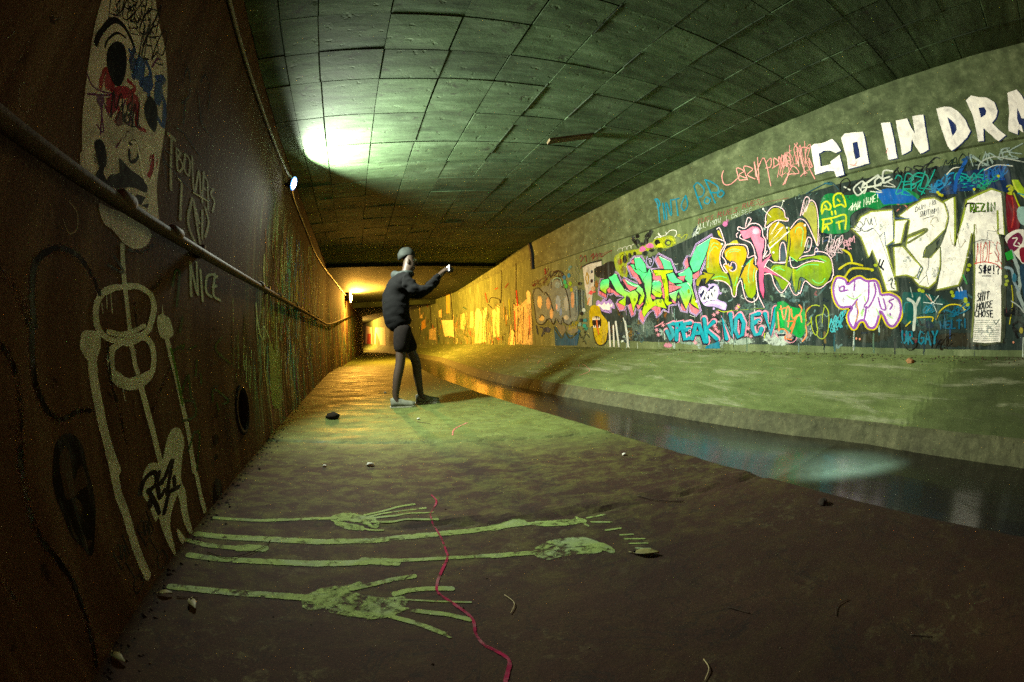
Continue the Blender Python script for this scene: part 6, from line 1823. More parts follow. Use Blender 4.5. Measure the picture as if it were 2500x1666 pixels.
S 101820 .75 .3 17/9 1 0,6636 1508 27 -220 -9 -165
S 101820 .75 .3 17/9 1 0,6618 1463 12 -177 -3 -292
S 8ca4a0 .75 .3 17/9 1 0,6594 1474 17 -190 -13 -264
S 8ca4a0 .75 .3 17/9 1 0,6574 1455 12 -173 -7 -219
S 183c48 .75 .3 17/9 1 0,6551 1462 11 -182 16 -214
S 101820 .75 .3 17/8 1 0,6532 1437 25 -158 -15 -165
S 8ca4a0 .75 .3 17/8 1 0,6509 1447 12 -171 20 -248
B 101414 .75,6656 1586 -98 -12 103 -37
B 101418 .75,6628 1039 -97 -5 101 -44
B 0e1418 .75,6662 918 -98 -4 101 -45
B 1ca08c .75,6547 816 -96 -3 99 -45
B 188c74 .75,6502 766 -94 -2 97 -46
B 6c9898 .75,6716 846 -98 -3 102 -46
B b8c8bc .75,6550 1096 -95 -6 99 -43
B 14787c .75,6516 912 -95 -4 98 -44
B 1c6c80 .75,6775 724 -100 -2 103 -48
S 14140e .8 .25 24/12 1 0,6623 757 -97 10 29 -84 -74 35
S 14140e .8 .25 24/12 1 0,6611 574 -103 96 -114 -61
S 14140e .8 .25 24/12 1 0,6638 525 -74 24 -45 -60
S 14140e .8 .25 25/12 1 0,6727 686 -44 -87 -51 24
P 1c5070 .8 0 -,7783 828 -63 12 -258 -196 -151 91 -163 -69 -240 -15 -110 111 -73 -39 118 -261 904 -9
S 2c3818 .85 .3 68/32 1 0,7783 828 -318 -224 -153 118 -214 -121 -270 86
P 6c6c54 .7 0 -,7714 909 -410 -69 -50 -93 179 -103 169 124
P 74745c .7 0 -,7249 812 -430 13 -45 -89 159 -60 241 17
S 94900c .62017 .25 36/17 1 0,7139 757 -30 89
S 94900c .67875 .25 34/16 1 0,6982 867 144 -84 -167 11
S 94900c .695717 .25 24/12 1 0,6987 787 -8 99 -52 -57 -89 74 -9 -73
S 94900c .602727 .25 27/13 1 0,6878 782 -58 114 -86 -54
S 94900c .652088 .25 26/12 1 0,6853 857 -61 13
S 94900c .56 .25 22/11 1 0,6950 811 -61 -32 94 8
S 94900c .56 .25 23/11 1 0,7087 783 -62 -33 97 8
S 1c2c48 .7 .4 78/32 1 0,8454 848 -173 -49 117 -145
S 1c2c48 .7 .4 75/32 1 0,8289 697 -113 128 -129 -75
S 1c2c48 .7 .4 82/33 1 0,8671 885 -59 -183
B 1c2c54 .7,8078 780 -196 -5 203 -81
S 501418 .51723 .25 50/20 1 0,8784 1788 57 71 -309 33 -40 -24 319 -59
S 501418 .516892 .25 54/22 1 0,8783 1816 -326 -4
S 501418 .481051 .25 51/21 1 0,8309 1889 204 -58 -16 -28 -100 -14 -349 50 59 49 170 -2
S 501418 .501013 .25 45/19 1 0,8141 1914 -258 18 366 -137 -204 3
S 501418 .44 .25 40/17 1 0,8486 1796 -168 -56 258 37
S 501418 .44 .25 39/17 1 0,8337 1808 -163 -55 251 36
B 581418 .6,8704 1807 -149 -18 155 -43
S 7c1c1c .7 .25 47/20 1 0,8099 2086 -29 -122
=R|peeling_paint|cream peeling paint patches along the far orange lit wall|0.0012
P c8b488 .66 0 -,13774 475 -118 1011 -239 136 -317 -53 -282 -252 196 -838
P d8c490 .57 0 -,12694 1540 -389 28 17 -167 210 -185 -18 -707 394 -1
P e0cc98 .66 0 -,11822 1424 -218 38 -236 -121 150 -672 252 2
P dcc898 .61 0 -,11385 1577 -272 -73 122 -838 201 2
P d8c494 .54 0 -,10046 1469 -258 25 -177 -83 -476 135 -212 -62 -19 -1029 1040 14
P e4d0a0 .7 0 -,9178 1681 -114 41 -130 -67 -4 -255 216 18
P e4d0a0 .7 0 -,10409 442 -29 311 -178 91 -155 -97 -5 -301
P e8d4a4 .7 0 -,17938 1450 -1240 -64 -38 -701 470 82 500 -30 157 276
P c8b880 .53 0 -,15787 1026 -66 522 -575 33 -230 -348 309 -291
P d0bc88 .53 0 -,14425 1019 -187 536 -360 7 67 -589
P c8b684 .53 0 -,19284 641 -32 461 -732 56 43 -566
P e0cc90 .66 0 -,20227 2235 -101 35 -21 -527 -201 117 -35 -218 290 17
P b89c48 .61 0 -,17401 2557 -397 -6 5 -849 397 -11
P d8c080 .66 0 -,18189 1863 -280 58 -24 -356 274 17
P d8a83c .57 0 -,20023 1477 -388 108 -69 -387 482 -111
S 1c1408 .75 .3 61/24 1 0,12108 1691 -237 129 -699 -106 -68 -109
S 1c1408 .75 .3 67/26 1 0,12788 1604 -277 -191
S 1c1408 .75 .3 64/24 1 0,12204 1644 -390 -140
S 1c1408 .75 .3 60/23 1 0,11467 1583 -310 -127
S 1c1408 .75 .3 70/27 1 0,13431 537 -290 650
S 1c1408 .75 .3 67/26 1 0,12604 566 80 600
S 1c1408 .75 .3 61/24 1 0,11595 722 -141 572
S 1c1408 .75 .3 53/20 1 0,9876 516 -140 860
S 1c1408 .75 .3 51/20 1 0,9513 494 -133 855
S 1c1408 .75 .3 59/23 1 0,11050 2602 -172 -233 149 -771
S 1c1408 .75 .3 87/37 1 0,19130 2519 -117 -1343
S 1c1408 .75 .3 85/33 1 0,16908 2521 -193 -1356
S 1c1408 .75 .3 85/36 1 0,18397 1555 -107 -1126
S 1c1408 .75 .3 54/21 1 0,9790 2487 81 -871
S 1c1408 .75 .3 54/21 1 0,10078 1471 -99 15 -123 -56
S a82c14 .65 .5 118/45 1 0,9823 1795 -60 -372
S b84a34 .65 .5 120/46 1 0,9998 1279 -24 -441
S c07a5c .65 .5 108/42 1 0,9063 1113 -27 -320
S 5c5c20 .65 .5 127/49 1 0,10740 1450 -98 -497
S 94a014 .65 .5 124/48 1 0,10368 1615 -28 -434
S 284838 .65 .5 174/67 1 0,15261 1792 -399 -97
S 8c3c14 .65 .5 145/56 1 0,12452 2004 -164 -270
S 8c3c14 .65 .5 135/52 1 0,11465 2031 -164 7
S 6c3414 .65 .5 126/48 1 0,10617 1982 -220 71
S b4401c .65 .5 134/52 1 0,11441 616 -198 -27
S 3c4c14 .65 .5 173/67 1 0,15247 773 -527 -73
S 5a4a18 .65 .5 183/79 1 0,18154 2500 -283 129
S 6a2c10 .65 .5 182/84 1 0,19413 2293 -85 -135
S b89040 .452349 .4 61/25 0 0,17587 514 -19 -63 86 -24
S e0c890 .521275 .4 86/33 0 0,11886 965 10 -88 52 -87
S 3c3010 .424292 .4 72/28 0 0,10765 732 11 -89 -42 -89
S e0c890 .524395 .4 39/15 0 0,10269 970 43 -120 27 -122
S c8b078 .575455 .4 94/36 0 0,11844 571 49 -105 24 -9
S 4c6c5c .433744 .4 92/39 0 0,18454 655 1 -132 26 -94
S b89040 .555996 .4 79/30 0 0,10671 1219 -7 -110 -24 -110
S b89040 .454989 .4 115/46 0 0,16554 1241 -11 -89 -21 -89
S 4c6c5c .443813 .4 77/30 0 0,17279 1705 35 -101 -8 -104
S 3c3010 .429121 .4 102/39 0 0,15121 1394 -60 -148 161 -139
S 2c2410 .511513 .4 33/13 0 0,10416 980 6 -124 -27 -124
S b89040 .531821 .4 44/17 0 0,14824 918 74 -79 34 -80
S 6c5010 .485198 .4 56/24 0 0,18399 554 51 -139 -57 14
S c8b078 .45252 .4 72/28 0 0,11684 1255 24 -65 8 -66
S 6c5010 .484381 .4 58/22 0 0,9765 1216 -7 -132 -18 -133
S 4c6c5c .430506 .4 100/38 0 0,14557 1413 50 -62 -98 -70
S c8b078 .540965 .4 82/32 0 0,12571 993 12 -46 -37 -47
S d8c08c .57708 .4 38/14 0 0,10255 916 40 -29 8 -29
S 2c2410 .525646 .4 98/38 0 0,12176 1372 15 -78 61 -74
S d8c08c .47239 .4 69/27 0 0,11223 1162 3 -55 -23 -56
S e0c890 .536835 .4 96/38 0 0,16668 1582 -39 -98 67 -93
S a84a1c .595818 .4 56/22 0 0,9069 939 -13 -122 32 -121
S 3c3010 .451312 .4 117/46 0 0,16748 652 21 -72 -77 -74
S 2c2410 .546283 .4 66/25 0 0,15138 1154 20 -188 -14 -189
S c8b078 .583282 .4 38/15 0 0,11538 1182 13 -134 70 -132
S b89040 .467152 .4 67/26 0 0,16994 1182 -33 -61 78 -57
S c8b078 .462475 .4 48/19 0 0,8963 752 20 -46 9 -47
S 4c6c5c .421056 .4 74/28 0 0,10292 807 22 -122 -30 -123
S 8a6a14 .57126 .4 39/17 0 0,18166 1037 60 -123 -102 -128
S 2c2410 .489393 .4 46/20 0 0,19145 1212 -29 -224 -2 -222
S a84a1c .648736 .4 29/11 0 0,9025 1149 -13 -105 67 -103
S a84a1c .416527 .4 103/48 0 0,19257 1537 -28 -51 74 -46
S 6c5010 .507806 .4 75/29 0 0,9638 555 13 -90 27 6
S e0c890 .63638 .4 72/28 0 0,10516 1208 22 -50 24 -50
S 8a6a14 .584037 .4 64/29 0 0,19504 774 43 -80 -52 -81
S a84a1c .454509 .4 43/17 0 0,13901 923 -48 -177 11 -176
S 3c3010 .503708 .4 98/42 0 0,18092 1599 -13 -128 37 -125
S c8b078 .617139 .4 78/30 0 0,9356 799 -19 -120 22 -120
S 3c3010 .524986 .4 80/31 0 0,10994 670 26 -48 -70 -49
S 6c5010 .606218 .4 51/20 0 0,9114 825 24 -121 21 -122
S a84a1c .493771 .4 94/36 0 0,11797 1258 56 -77 -23 -81
S 6c5010 .591953 .4 81/37 0 0,19863 488 74 -222 -119 168
S 2c2410 .578931 .4 54/21 0 0,10060 826 -21 -91 51 -89
S 8a6a14 .519206 .4 113/43 0 0,15717 484 40 -53 62 0
S 6c5010 .6322 .4 80/31 0 0,12673 544 24 -137 -52 45
S c8b078 .540374 .4 61/23 0 0,11682 790 -43 -35 49 -34
S 3c3010 .513575 .4 91/36 0 0,16661 892 -17 -181 11 -181
S c8b078 .485256 .4 121/48 0 0,16697 1190 -7 -129 89 -126
S 4c6c5c .4508 .4 64/25 0 0,12628 728 -3 -80 28 -80
S 3c3010 .454414 .4 74/28 0 0,13299 881 17 -146 99 -147
S 8a6a14 .479102 .4 31/12 0 0,11929 1150 48 -145 37 -146
S d8c08c .603138 .4 67/31 0 0,19769 1886 45 -44 -10 -47
S e0c890 .529069 .4 130/50 0 0,16376 637 -35 -111 125 -99
S b89040 .436941 .4 46/20 0 0,17846 575 -20 -187 43 40
S d8c08c .463252 .4 96/40 0 0,18465 856 -1 -232 59 -195
S 8a6a14 .4138 .4 73/28 0 0,11331 1169 45 -27 -38 -32
S 8a6a14 .447244 .4 73/28 0 0,10156 1026 23 -59 39 -58
S a84a1c .459721 .4 69/27 0 0,10345 762 -11 -127 36 -127
S c8b078 .617322 .4 52/20 0 0,9560 909 -13 -122 29 -121
S 2c2410 .636492 .4 66/26 0 0,9124 766 9 -87 30 -88
S 6c5010 .540831 .4 56/21 0 0,12931 535 -10 -91 -48 6
S d8c08c .630427 .4 97/37 0 0,17047 1153 60 -222 18 -225
S c8b078 .502822 .4 93/36 0 0,15157 726 26 -54 -89 -54
S d8c08c .636176 .4 40/18 0 0,19998 1425 -29 -200 -9 -198
S e0c890 .41365 .4 73/28 0 0,12269 939 10 -79 -5 -80
S a84a1c .49617 .4 38/15 0 0,14341 1443 42 -34 -116 -43
S d8c08c .519376 .4 94/37 0 0,16519 1081 6 -65 -39 -66
S b89040 .591452 .4 89/34 0 0,14085 720 15 -170 -12 -108
S 2c2410 .630846 .4 97/37 0 0,11844 537 -29 -97 14 17
S 2c2410 .428885 .4 106/41 0 0,13484 779 -11 -169 39 -164
S d8c08c .569631 .4 56/22 0 0,12873 1151 -31 -139 -16 -137
S c8b078 .471256 .4 78/30 0 0,12253 1145 11 -154 -10 -154
S 4c6c5c .425324 .4 26/10 0 0,9304 870 32 -28 -59 -30
S 4c6c5c .407401 .4 82/34 0 0,18676 1568 2 -140 -15 -140
S a84a1c .463669 .4 77/30 0 0,15954 1493 3 -127 9 -126
S 6c5010 .406935 .4 63/24 0 0,9527 1149 16 -118 10 -119
S 4c6c5c .517526 .4 97/40 0 0,18673 1213 5 -109 -19 -109
S 3c3010 .551642 .4 58/22 0 0,11526 989 46 -41 4 -43
S a84a1c .646201 .4 74/28 0 0,10106 618 35 -130 -23 -20
S 3c3010 .434091 .4 122/47 0 0,15751 698 7 -123 -56 -123
S 6c5010 .523599 .4 104/40 0 0,15435 1585 65 -49 47 -51
S c8b078 .508905 .4 46/18 0 0,9805 835 -13 -33 -27 -33
S d8c08c .539931 .4 86/33 0 0,13788 1255 83 -167 -120 -174
S d8c08c .562617 .4 78/30 0 0,12130 800 -15 -86 -38 -86
S e0c890 .479734 .4 42/18 0 0,18058 1689 -42 -139 59 -132
S e0c890 .460305 .4 93/36 0 0,17304 486 36 -199 -31 140
S d8c08c .447968 .4 78/30 0 0,9838 763 23 -44 25 -44
S a84a1c .528077 .4 132/55 0 0,18830 1274 33 -71 -99 -75
S 3c3010 .439944 .4 88/34 0 0,10689 1166 -31 -102 17 -100
S b89040 .435181 .4 93/36 0 0,11373 716 47 -27 -55 -29
S 6c5010 .48831 .4 68/26 0 0,9713 791 -12 -26 -5 -26
S 6c5010 .490942 .4 93/36 0 0,14466 510 -61 -73 30 3
S a84a1c .606232 .4 100/39 0 0,14409 882 5 -69 -23 -69
S e0c890 .468355 .4 100/38 0 0,13235 519 82 -144 -37 73
S 2c2410 .532635 .4 125/56 0 0,20132 1246 -37 -132 -16 -132
S a84a1c .539728 .4 44/17 0 0,10006 727 -6 -38 59 -37
S 4c6c5c .580395 .4 82/31 0 0,12032 687 -36 -103 60 -103
S 4c6c5c .532486 .4 31/12 0 0,10455 822 13 -129 -16 -128
S 8a6a14 .600926 .4 80/31 0 0,14742 654 0 -122 121 -95
S 3c3010 .459071 .4 67/26 0 0,12791 1061 36 -73 6 -75
S 6c5010 .489666 .4 110/42 0 0,15213 1293 88 -112 -86 -119
S 4c6c5c .542647 .4 100/43 0 0,18202 822 49 -189 47 -191
S c8b078 .419774 .4 54/21 0 0,17559 564 -15 -58 59 -57
S 2c2410 .566081 .4 31/12 0 0,9974 789 26 -81 -49 -83
S 2c2410 .415162 .4 66/27 0 0,18649 858 31 -171 19 -171
S a84a1c .500992 .4 61/23 0 0,11905 750 66 -128 -92 -129
S 3c3010 .640583 .4 56/21 0 0,11643 1044 29 -115 -60 -117
S 3c3010 .606106 .4 63/29 0 0,19318 1549 2 -82 73 -79
S 8a6a14 .536715 .4 61/24 0 0,9719 933 8 -22 -40 -24
S c8b078 .615609 .4 85/33 0 0,10462 619 -2 -81 58 -72
S e0c890 .46769 .4 70/28 0 0,8917 1137 17 -23 25 -23
S d8c08c .611801 .4 66/25 0 0,13514 1169 47 -110 55 -111
S a84a1c .611727 .4 43/17 0 0,14570 951 23 -75 -91 -76
S 4c6c5c .4853 .4 62/24 0 0,11474 600 25 -130 -34 -11
S b89040 .628999 .4 62/24 0 0,16363 1291 63 -119 -8 -123
S c8b078 .473511 .4 85/39 0 0,19525 1683 57 -226 -90 -233
S 3c3010 .473178 .4 78/35 0 0,19151 1077 9 -107 -47 -109
S 8a6a14 .572852 .4 103/44 0 0,18028 1246 -18 -99 88 -95
S 3c3010 .515033 .4 44/17 0 0,12947 889 -29 -149 44 -149
S 4c6c5c .572178 .4 59/23 0 0,9722 1105 -5 -89 40 -87
P d8c4a0 .75 0 -,37068 134 -1138 1789 -3772 -267 -111 -1469
P e0ccb0 .8 0 -,31093 256 -768 1337 -3974 -139 -75 -1158
P b84c38 .6 0 -,35798 216 -603 1042 -2437 -49 264 -969
P 5c5420 .6 0 -,25160 449 -631 1647 -1139 -187 289 -1462
=L|painted_skull|big off white skull with dark eye holes and red and blue scribble|0.001
P b4ac98 .95 1 -,629 1488 23 -57 40 -72 41 -77 34 -71 39 -67 -5 -10 31 -37 65 -3 92 0 136 -6 207 4 -17 67 -30 57 -13 98 -19 94 -73 133 -106 84 -99 30 -72 25 -87 8 -191 -169
P b4ac98 .9 1 -,942 1049 62 5 140 12 146 -11 -14 -45 -75 -30 -76 -1 -85 22 -58 8
P 080608 1 1 -,759 1418 20 38 46 18 41 -17 26 -38 -1 -41 -33 -17 -46 9 -36 18
P 080608 1 1 -,1067 1434 23 17 57 -5 32 -32 7 -44 -38 -7 -49 10 -33 23
S 15100f .9 .3 30/13 1 0,697 1392 -3 33 25 62 63 25 70 -1 38 -9
S 15100f .7 .3 13/6 1 0,742 1412 -2 25 28 41 47 17
S 8c1c24 .7 .5 27/12 1 0,787 1330 5 43 49 -31 48 -4 -10 -45
S 8c1c24 .7 .5 30/13 1 0,887 1368 62 14 22 34 -47 -5
S 8c1c24 .7 .5 29/13 1 0,855 1310 72 8 4 -38
S 8c1c24 .7 .5 34/14 1 0,975 1396 51 -16 25 -52 58 11
S 8c1c24 .7 .5 41/17 1 0,1219 1292 8 -41 -14 -27
S 8c1c24 .7 .5 25/12 1 0,784 1358 14 -41
S 2c4478 .75 .5 38/16 1 0,870 1482 64 -9 6 -36
S 2c4478 .75 .5 43/18 1 0,933 1502 48 -34 64 -8 30 -18
S 2c4478 .75 .5 48/19 1 0,1084 1520 53 34 -38 -50
S 2c4478 .75 .5 43/17 1 0,976 1519 61 -16 -36 -58
S 2c4478 .75 .5 52/20 1 0,1124 1494 72 -9 35 -69 -47 1
S 5a2450 .75 .3 10/5 1 0,716 1313 54 -11 97 34 20 32
S 5a2450 .75 .3 10/5 1 0,780 1289 46 5 45 -79
S 5a2450 .75 .3 11/5 1 0,821 1301 68 -22 11 45
S 5a2450 .75 .3 11/5 1 0,753 1274 102 51 96 69
S 5a2450 .75 .3 14/5 1 0,1028 1529 10 38 20 14
S 5a2450 .75 .3 12/5 1 0,943 1357 6 -38 56 -14 -10 48
S 5a2450 .75 .3 12/5 1 0,968 1219 47 71
S 5a2450 .75 .3 10/5 1 0,824 1284 57 -56 -39 1
B 8c2430 .75,830 1355 38 22 -16 -49
B 8c2430 .8,912 1366 69 39 -52 -60
B 7c2c3c .7,884 1315 48 26 -25 -58
B 8c3038 .62,993 1373 56 31 -30 -66
B 6c2c38 .55,951 1300 52 25 -35 -52
B 2c4c84 .8,958 1477 45 29 -8 -70
B 2c4478 .75,1039 1468 49 30 -23 -62
B 34507c .7,1131 1486 44 26 -7 -73
B 2c3c64 .6,903 1476 34 23 6 -66
B 8c2c30 .6,1226 1279 48 19 -29 -57
B 5c2c5c .6,818 1291 30 15 -14 -36
B 70685a .55,900 1164 48 19 -32 -52
B 4c4438 .55,1034 1131 85 28 -75 -53
S 181010 .811219 .25 8/3 1 0,754 1614 -40 -32 21 -30 37 17
S 181010 .725346 .25 7/3 1 0,720 1569 39 11
S 181010 .84659 .25 9/3 1 0,787 1591 -43 2 14 9 23 11 1 -15 -9 -28 65 -2 -17 27 -46 -6
S 181010 .792472 .25 7/3 1 0,775 1616 13 37 20 -20 -12 -87 42 31
S 181010 .724068 .25 7/3 1 0,839 1607 -54 26 24 18 28 -8 -23 -27
S 181010 .830551 .25 8/3 1 0,806 1627 70 4
S 181010 .795175 .25 9/4 1 0,859 1601 -35 61 32 11 17 -25 -19 -31
S 181010 .791156 .25 8/3 1 0,855 1630 53 -11
S 181010 .68 .25 6/3 1 0,833 1603 43 7 -42 -28
S 181010 .68 .25 6/3 1 0,831 1602 43 7 -41 -28
S 181010 .841803 .25 7/3 1 0,828 1523 -60 24 22 32 21 -13 -14 -23
S 181010 .745123 .25 7/3 1 0,783 1544 60 18 5 -7 -39 -28
S 181010 .845142 .25 9/4 1 0,852 1557 -72 26 65 -2 -18 31 73 -33
S 181010 .801084 .25 10/4 1 0,891 1636 -26 8 -8 -42 8 -37 25 -1 20 23 -9 44 -15 -14
S 181010 .827101 .25 7/3 1 0,854 1642 72 38 -14 -103 82 55
S 181010 .753716 .25 10/4 1 0,935 1592 -20 120 53 -90
S 181010 .768701 .25 7/3 1 0,920 1648 32 15
S 181010 .68 .25 6/3 1 0,832 1547 50 8 -50 -32
S 181010 .68 .25 7/3 1 0,922 1603 56 11 -57 -37
S 181010 .75207 .25 10/4 1 0,927 1503 -47 95 50 -62 -27 79 62 -103
S 181010 .813552 .25 10/4 1 0,950 1644 -25 -37 14 -92 49 18
S 181010 .834555 .25 11/4 1 0,945 1559 29 18
S 181010 .811185 .25 10/4 1 0,1005 1562 -87 43 56 7 49 -16 -4 -16 -12 -36
S 181010 .759971 .25 9/3 1 0,1003 1547 -3 98 33 33 33 -70 -52 -25
S 181010 .68 .25 8/3 1 0,1027 1578 50 -5 -43 -22
S 181010 .68 .25 8/3 1 0,1042 1586 50 -5 -43 -23
S 181010 .725769 .25 10/4 1 0,896 1278 -30 67 42 -35 2 51 57 -61
S 181010 .733892 .25 9/4 1 0,933 1290 2 50 36 -39 -2 57
S 181010 .803465 .25 10/5 1 0,982 1345 -17 1 17 23 13 -13 -7 -26 -21 -7 16 -19 19 13 -16 12
S 181010 .727958 .25 9/4 1 0,969 1393 60 -84 -27 70 59 -52 -37 70
S 181010 .68 .25 7/3 1 0,1005 1325 43 -4 -47 -18
S 181010 .68 .25 7/3 1 0,1035 1338 44 -4 -48 -19
S 181010 .79183 .25 6/3 1 0,698 1475 -50 63 82 -22 -37 39
S 181010 .743647 .25 8/3 1 0,703 1562 -1 -35 30 -1 -8 27 -42 3
S 181010 .783795 .25 8/3 1 0,755 1591 -24 -5 5 -37 16 -23 28 9 9 30 -20 7 -9 -14
S 181010 .844185 .25 8/3 1 0,775 1563 -41 15 42 22 7 -8 -28 -26
S 181010 .68 .25 5/3 1 0,694 1506 34 7 -34 -23
S 181010 .68 .25 5/3 1 0,709 1515 35 7 -35 -24
P 120c0c .9 1 -,853 1181 24 23 34 -8 28 -35 -5 -28 39 -22 -40 -18 -35 19 5 27
P 1a1412 .85 1 -,1001 1199 79 -4 81 4 67 -8 -14 -26 -91 -14 -104 -34 -55 -9 7 29 48 26
S 1a1212 .85 .25 21/9 1 0,1044 1262 24 20 39 -14 -1 -32 -37 -20 -20 27
S b8b09c .7 .25 7/3 1 0,937 1183 46 19 19 -36 -47 -17 -18 34
S b8b09c .7 .25 7/3 1 0,945 1168 47 18
S b8b09c .7 .25 7/3 1 0,948 1183 15 -31
S b8b09c .7 .25 7/3 1 0,962 1193 20 -34
S ccc8b4 .9 .25 16/7 1 0,1051 1270 30 10 41 -27 45 -41 53 -18 25 47 -7 42 -19 21
S ccc8b4 .85 .25 20/8 1 0,1147 1287 35 21 81 9
S b8b4a0 .8 .25 14/6 1 0,1220 1194 16 -38
S a8a090 .7 .25 8/4 1 0,983 1231 19 42 48 38
P 1a1412 .9 0 -,1091 1121 28 13 23 -17 9 23 68 11 -24 -33 54 21 -6 -18 -71 -5 -87 -7
P 080608 1 1 -,759 1418 20 38 46 18 41 -17 26 -38 -1 -41 -33 -17 -46 9 -36 18
P 080608 1 1 -,1067 1434 23 17 57 -5 32 -32 7 -44 -38 -7 -49 10 -33 23
=L|painted_lettering|off white drippy lettering reading BONE IS A BIT NICE|0.001
S 8c8c74 .8 .3 29/11 1 0,1322 1416 87 -175
S 8c8c74 .85 .25 38/15 1 0,1293 1409 58 8
S 8c8c74 .85 .3 23/9 1 0,1387 1395 55 -67 39 28 -37 18 -34 -8 22 29 -40 2
S 8c8c74 .85 .3 24/9 1 0,1480 1409 20 -52 59 -4 -19 54 -54 8
S 8c8c74 .85 .3 27/10 1 0,1555 1434 94 -125 13 105 69 -99
S 8c8c74 .85 .3 28/11 1 0,1722 1429 37 -127
S 8c8c74 .85 .3 28/11 1 0,1716 1420 62 -7
S 8c8c74 .85 .3 28/11 1 0,1743 1363 33 4
S 8c8c74 .85 .3 29/11 1 0,1791 1410 59 -117
S 8c8c74 .85 .3 30/12 1 0,1882 1404 -24 -32 66 -17 -13 -51
S 8c8c74 .7 .45 35/14 1 0,1504 1293 33 -130
S 8c8c74 .7 .45 38/15 1 0,1633 1276 -10 -103 115 -65
S 8c8c74 .7 .45 40/15 1 0,1653 1276 132 -151
S 8c8c74 .7 .45 40/15 1 0,1695 1247 56 -40
S 8c8c74 .7 .45 41/16 1 0,1774 1264 36 -113
S 8c8c74 .7 .45 42/16 1 0,1809 1289 64 -49 -24 -72
S 98a080 .9 .3 30/12 1 0,1688 1020 25 -133
S 98a080 .9 .3 31/12 1 0,1689 1017 93 -111
S 98a080 .9 .3 31/12 1 0,1762 1033 34 -131
S 98a080 .9 .3 32/12 1 0,1816 1010 42 -130
S 98a080 .9 .3 34/13 1 0,2000 1019 -93 -27 -3 -66 74 -16
S 98a080 .9 .3 36/14 1 0,2022 1022 -12 -98 104 -18
S 98a080 .9 .3 36/14 1 0,2013 1003 44 14
S 98a080 .9 .3 36/14 1 0,1996 956 55 14
=L|painted_skeleton|off white painted ribs, spine, arms, hips and legs running down the wall|0.0012
S b0b498 .78 .2 31/14 1 0,1106 972 24 -79 31 -88 20 -74
S b0b498 .78 .2 33/14 1 0,1157 714 36 -34 14 -47 16 -26
S b0b498 .78 .25 36/17 1 0,1139 857 -90 -14 -57 -32 -13 -41 19 -39 55 -22 76 -7
S b0b498 .78 .25 51/21 1 0,1139 857 91 12 93 -15 31 -35 -17 -48 -39 -38 -94 -23
S b0b498 .8 .3 28/13 1 0,995 822 54 13 33 15
S b0b498 .85 .3 37/17 1 0,1053 728 68 -6 75 9 81 20
S b0b498 .78 .25 48/21 1 0,1176 714 -74 -20 -39 -19 -5 -42 25 -37 76 -24 79 -1 79 25 30 49 -18 52 -74 22 -79 -5
S b0b498 .78 .3 48/21 1 0,1112 706 63 -9 80 18
S b0b498 .78 .3 57/25 1 0,1077 613 85 -27 145 15
P b0b498 .78 1 -,904 712 10 14 32 4 52 -6 6 -33 -17 -25 -9 -11 -43 2 -23 18 -13 17
S b0b498 .78 .25 52/25 1 0,957 663 2 -42 9 -55 11 -67 15 -74 21 -64
P b0b498 .78 1 -,1384 783 36 16 6 30 13 -33 53 -13 33 -45 -15 -19 -85 -6 -36 27
S b0b498 .78 .2 46/18 1 0,1451 736 41 -76 47 -96 41 -130 23 -111 -10 -126
S b0b498 .78 .2 42/17 1 0,1237 566 26 -70 27 -92 17 -90
S b0b498 .7 .25 6/3 1 0,1034 830 6 -41
S b0b498 .7 .25 6/3 1 0,1058 832 12 -53
S b0b498 .7 .25 5/3 1 0,1008 801 9 -25
S b0b498 .7 .25 6/3 1 0,1115 582 9 -46
S b0b498 .78 .25 50/22 1 0,991 423 6 -57 -4 -65 13 -60 0 -77 4 -67 9 -59
S b0b498 .78 .2 44/17 1 0,1597 280 14 -113 2 -89 7 -62
P b0b498 .78 1 -,1185 319 50 8 71 -19 33 14 53 50 65 24 61 -15 26 -53 -49 -56 -43 -68 18 -52 -24 -74 -1 -73 -34 3 -24 58 9 83 -14 16 -103 -55 -25 -100 -16 -10 -24 62 -11 58 -1 37 -29 -4 -18 66 -20 35 17 42
P b0b498 .78 1 -,1316 67 19 -17 30 -46 -27 -11 -28 36
S 161014 .93 .2 37/15 1 0,1119 264 47 27 66 5 23 -16 -19 -25 -50 -3
S 161014 .93 .2 37/15 1 0,1176 255 29 -54 10 -34
S 161014 .93 .2 40/16 1 0,1281 282 -37 -34 67 5
S 161014 .93 .2 39/15 1 0,1250 246 -4 -39 46 10
S 161014 .93 .2 40/16 1 0,1252 250 35 -5
S 161014 .93 .2 43/16 1 0,1320 255 87 37 -95 -87
S 161014 .93 .2 43/16 1 0,1310 201 110 -12
S 161014 .93 .2 41/16 1 0,1321 197 -69 -44
S 161014 .93 .2 44/17 1 0,1391 231 -6 -23
S 161014 .93 .2 35/14 1 0,1169 224 -4 -18
=L|spray_tag|faint black loops, a black skull and two little box headed figures near the camera|0.0008
S 120d0c .55 .5 35/18 1 0,710 734 -14 64 7 62 51 35 59 13 76 -10 63 -33 42 -39
S 120d0c .55 .5 33/17 1 0,700 733 0 -67 7 -52 34 -53 53 -26 66 7 75 -7
S 120d0c .5 .5 29/16 1 0,590 697 36 -29 19 -49 -7 -58 -26 -94
S 120d0c .4 .5 30/16 1 0,581 829 41 -19 39 -34 28 -43
S 120d0c .5 .5 26/12 1 0,1069 932 60 -35 -89 7
S 120d0c .5 .5 31/13 1 0,1154 968 100 15 61 31
S 120d0c .5 .5 29/12 1 0,1399 961 -5 -56 -56 -31
S 120d0c .5 .5 24/10 1 0,1214 817 11 -68
S 120d0c .45 .5 22/10 1 0,1044 698 6 -95 32 -89 15 -96
S 120d0c .45 .5 31/12 1 0,1477 604 -88 -62 -86 -61
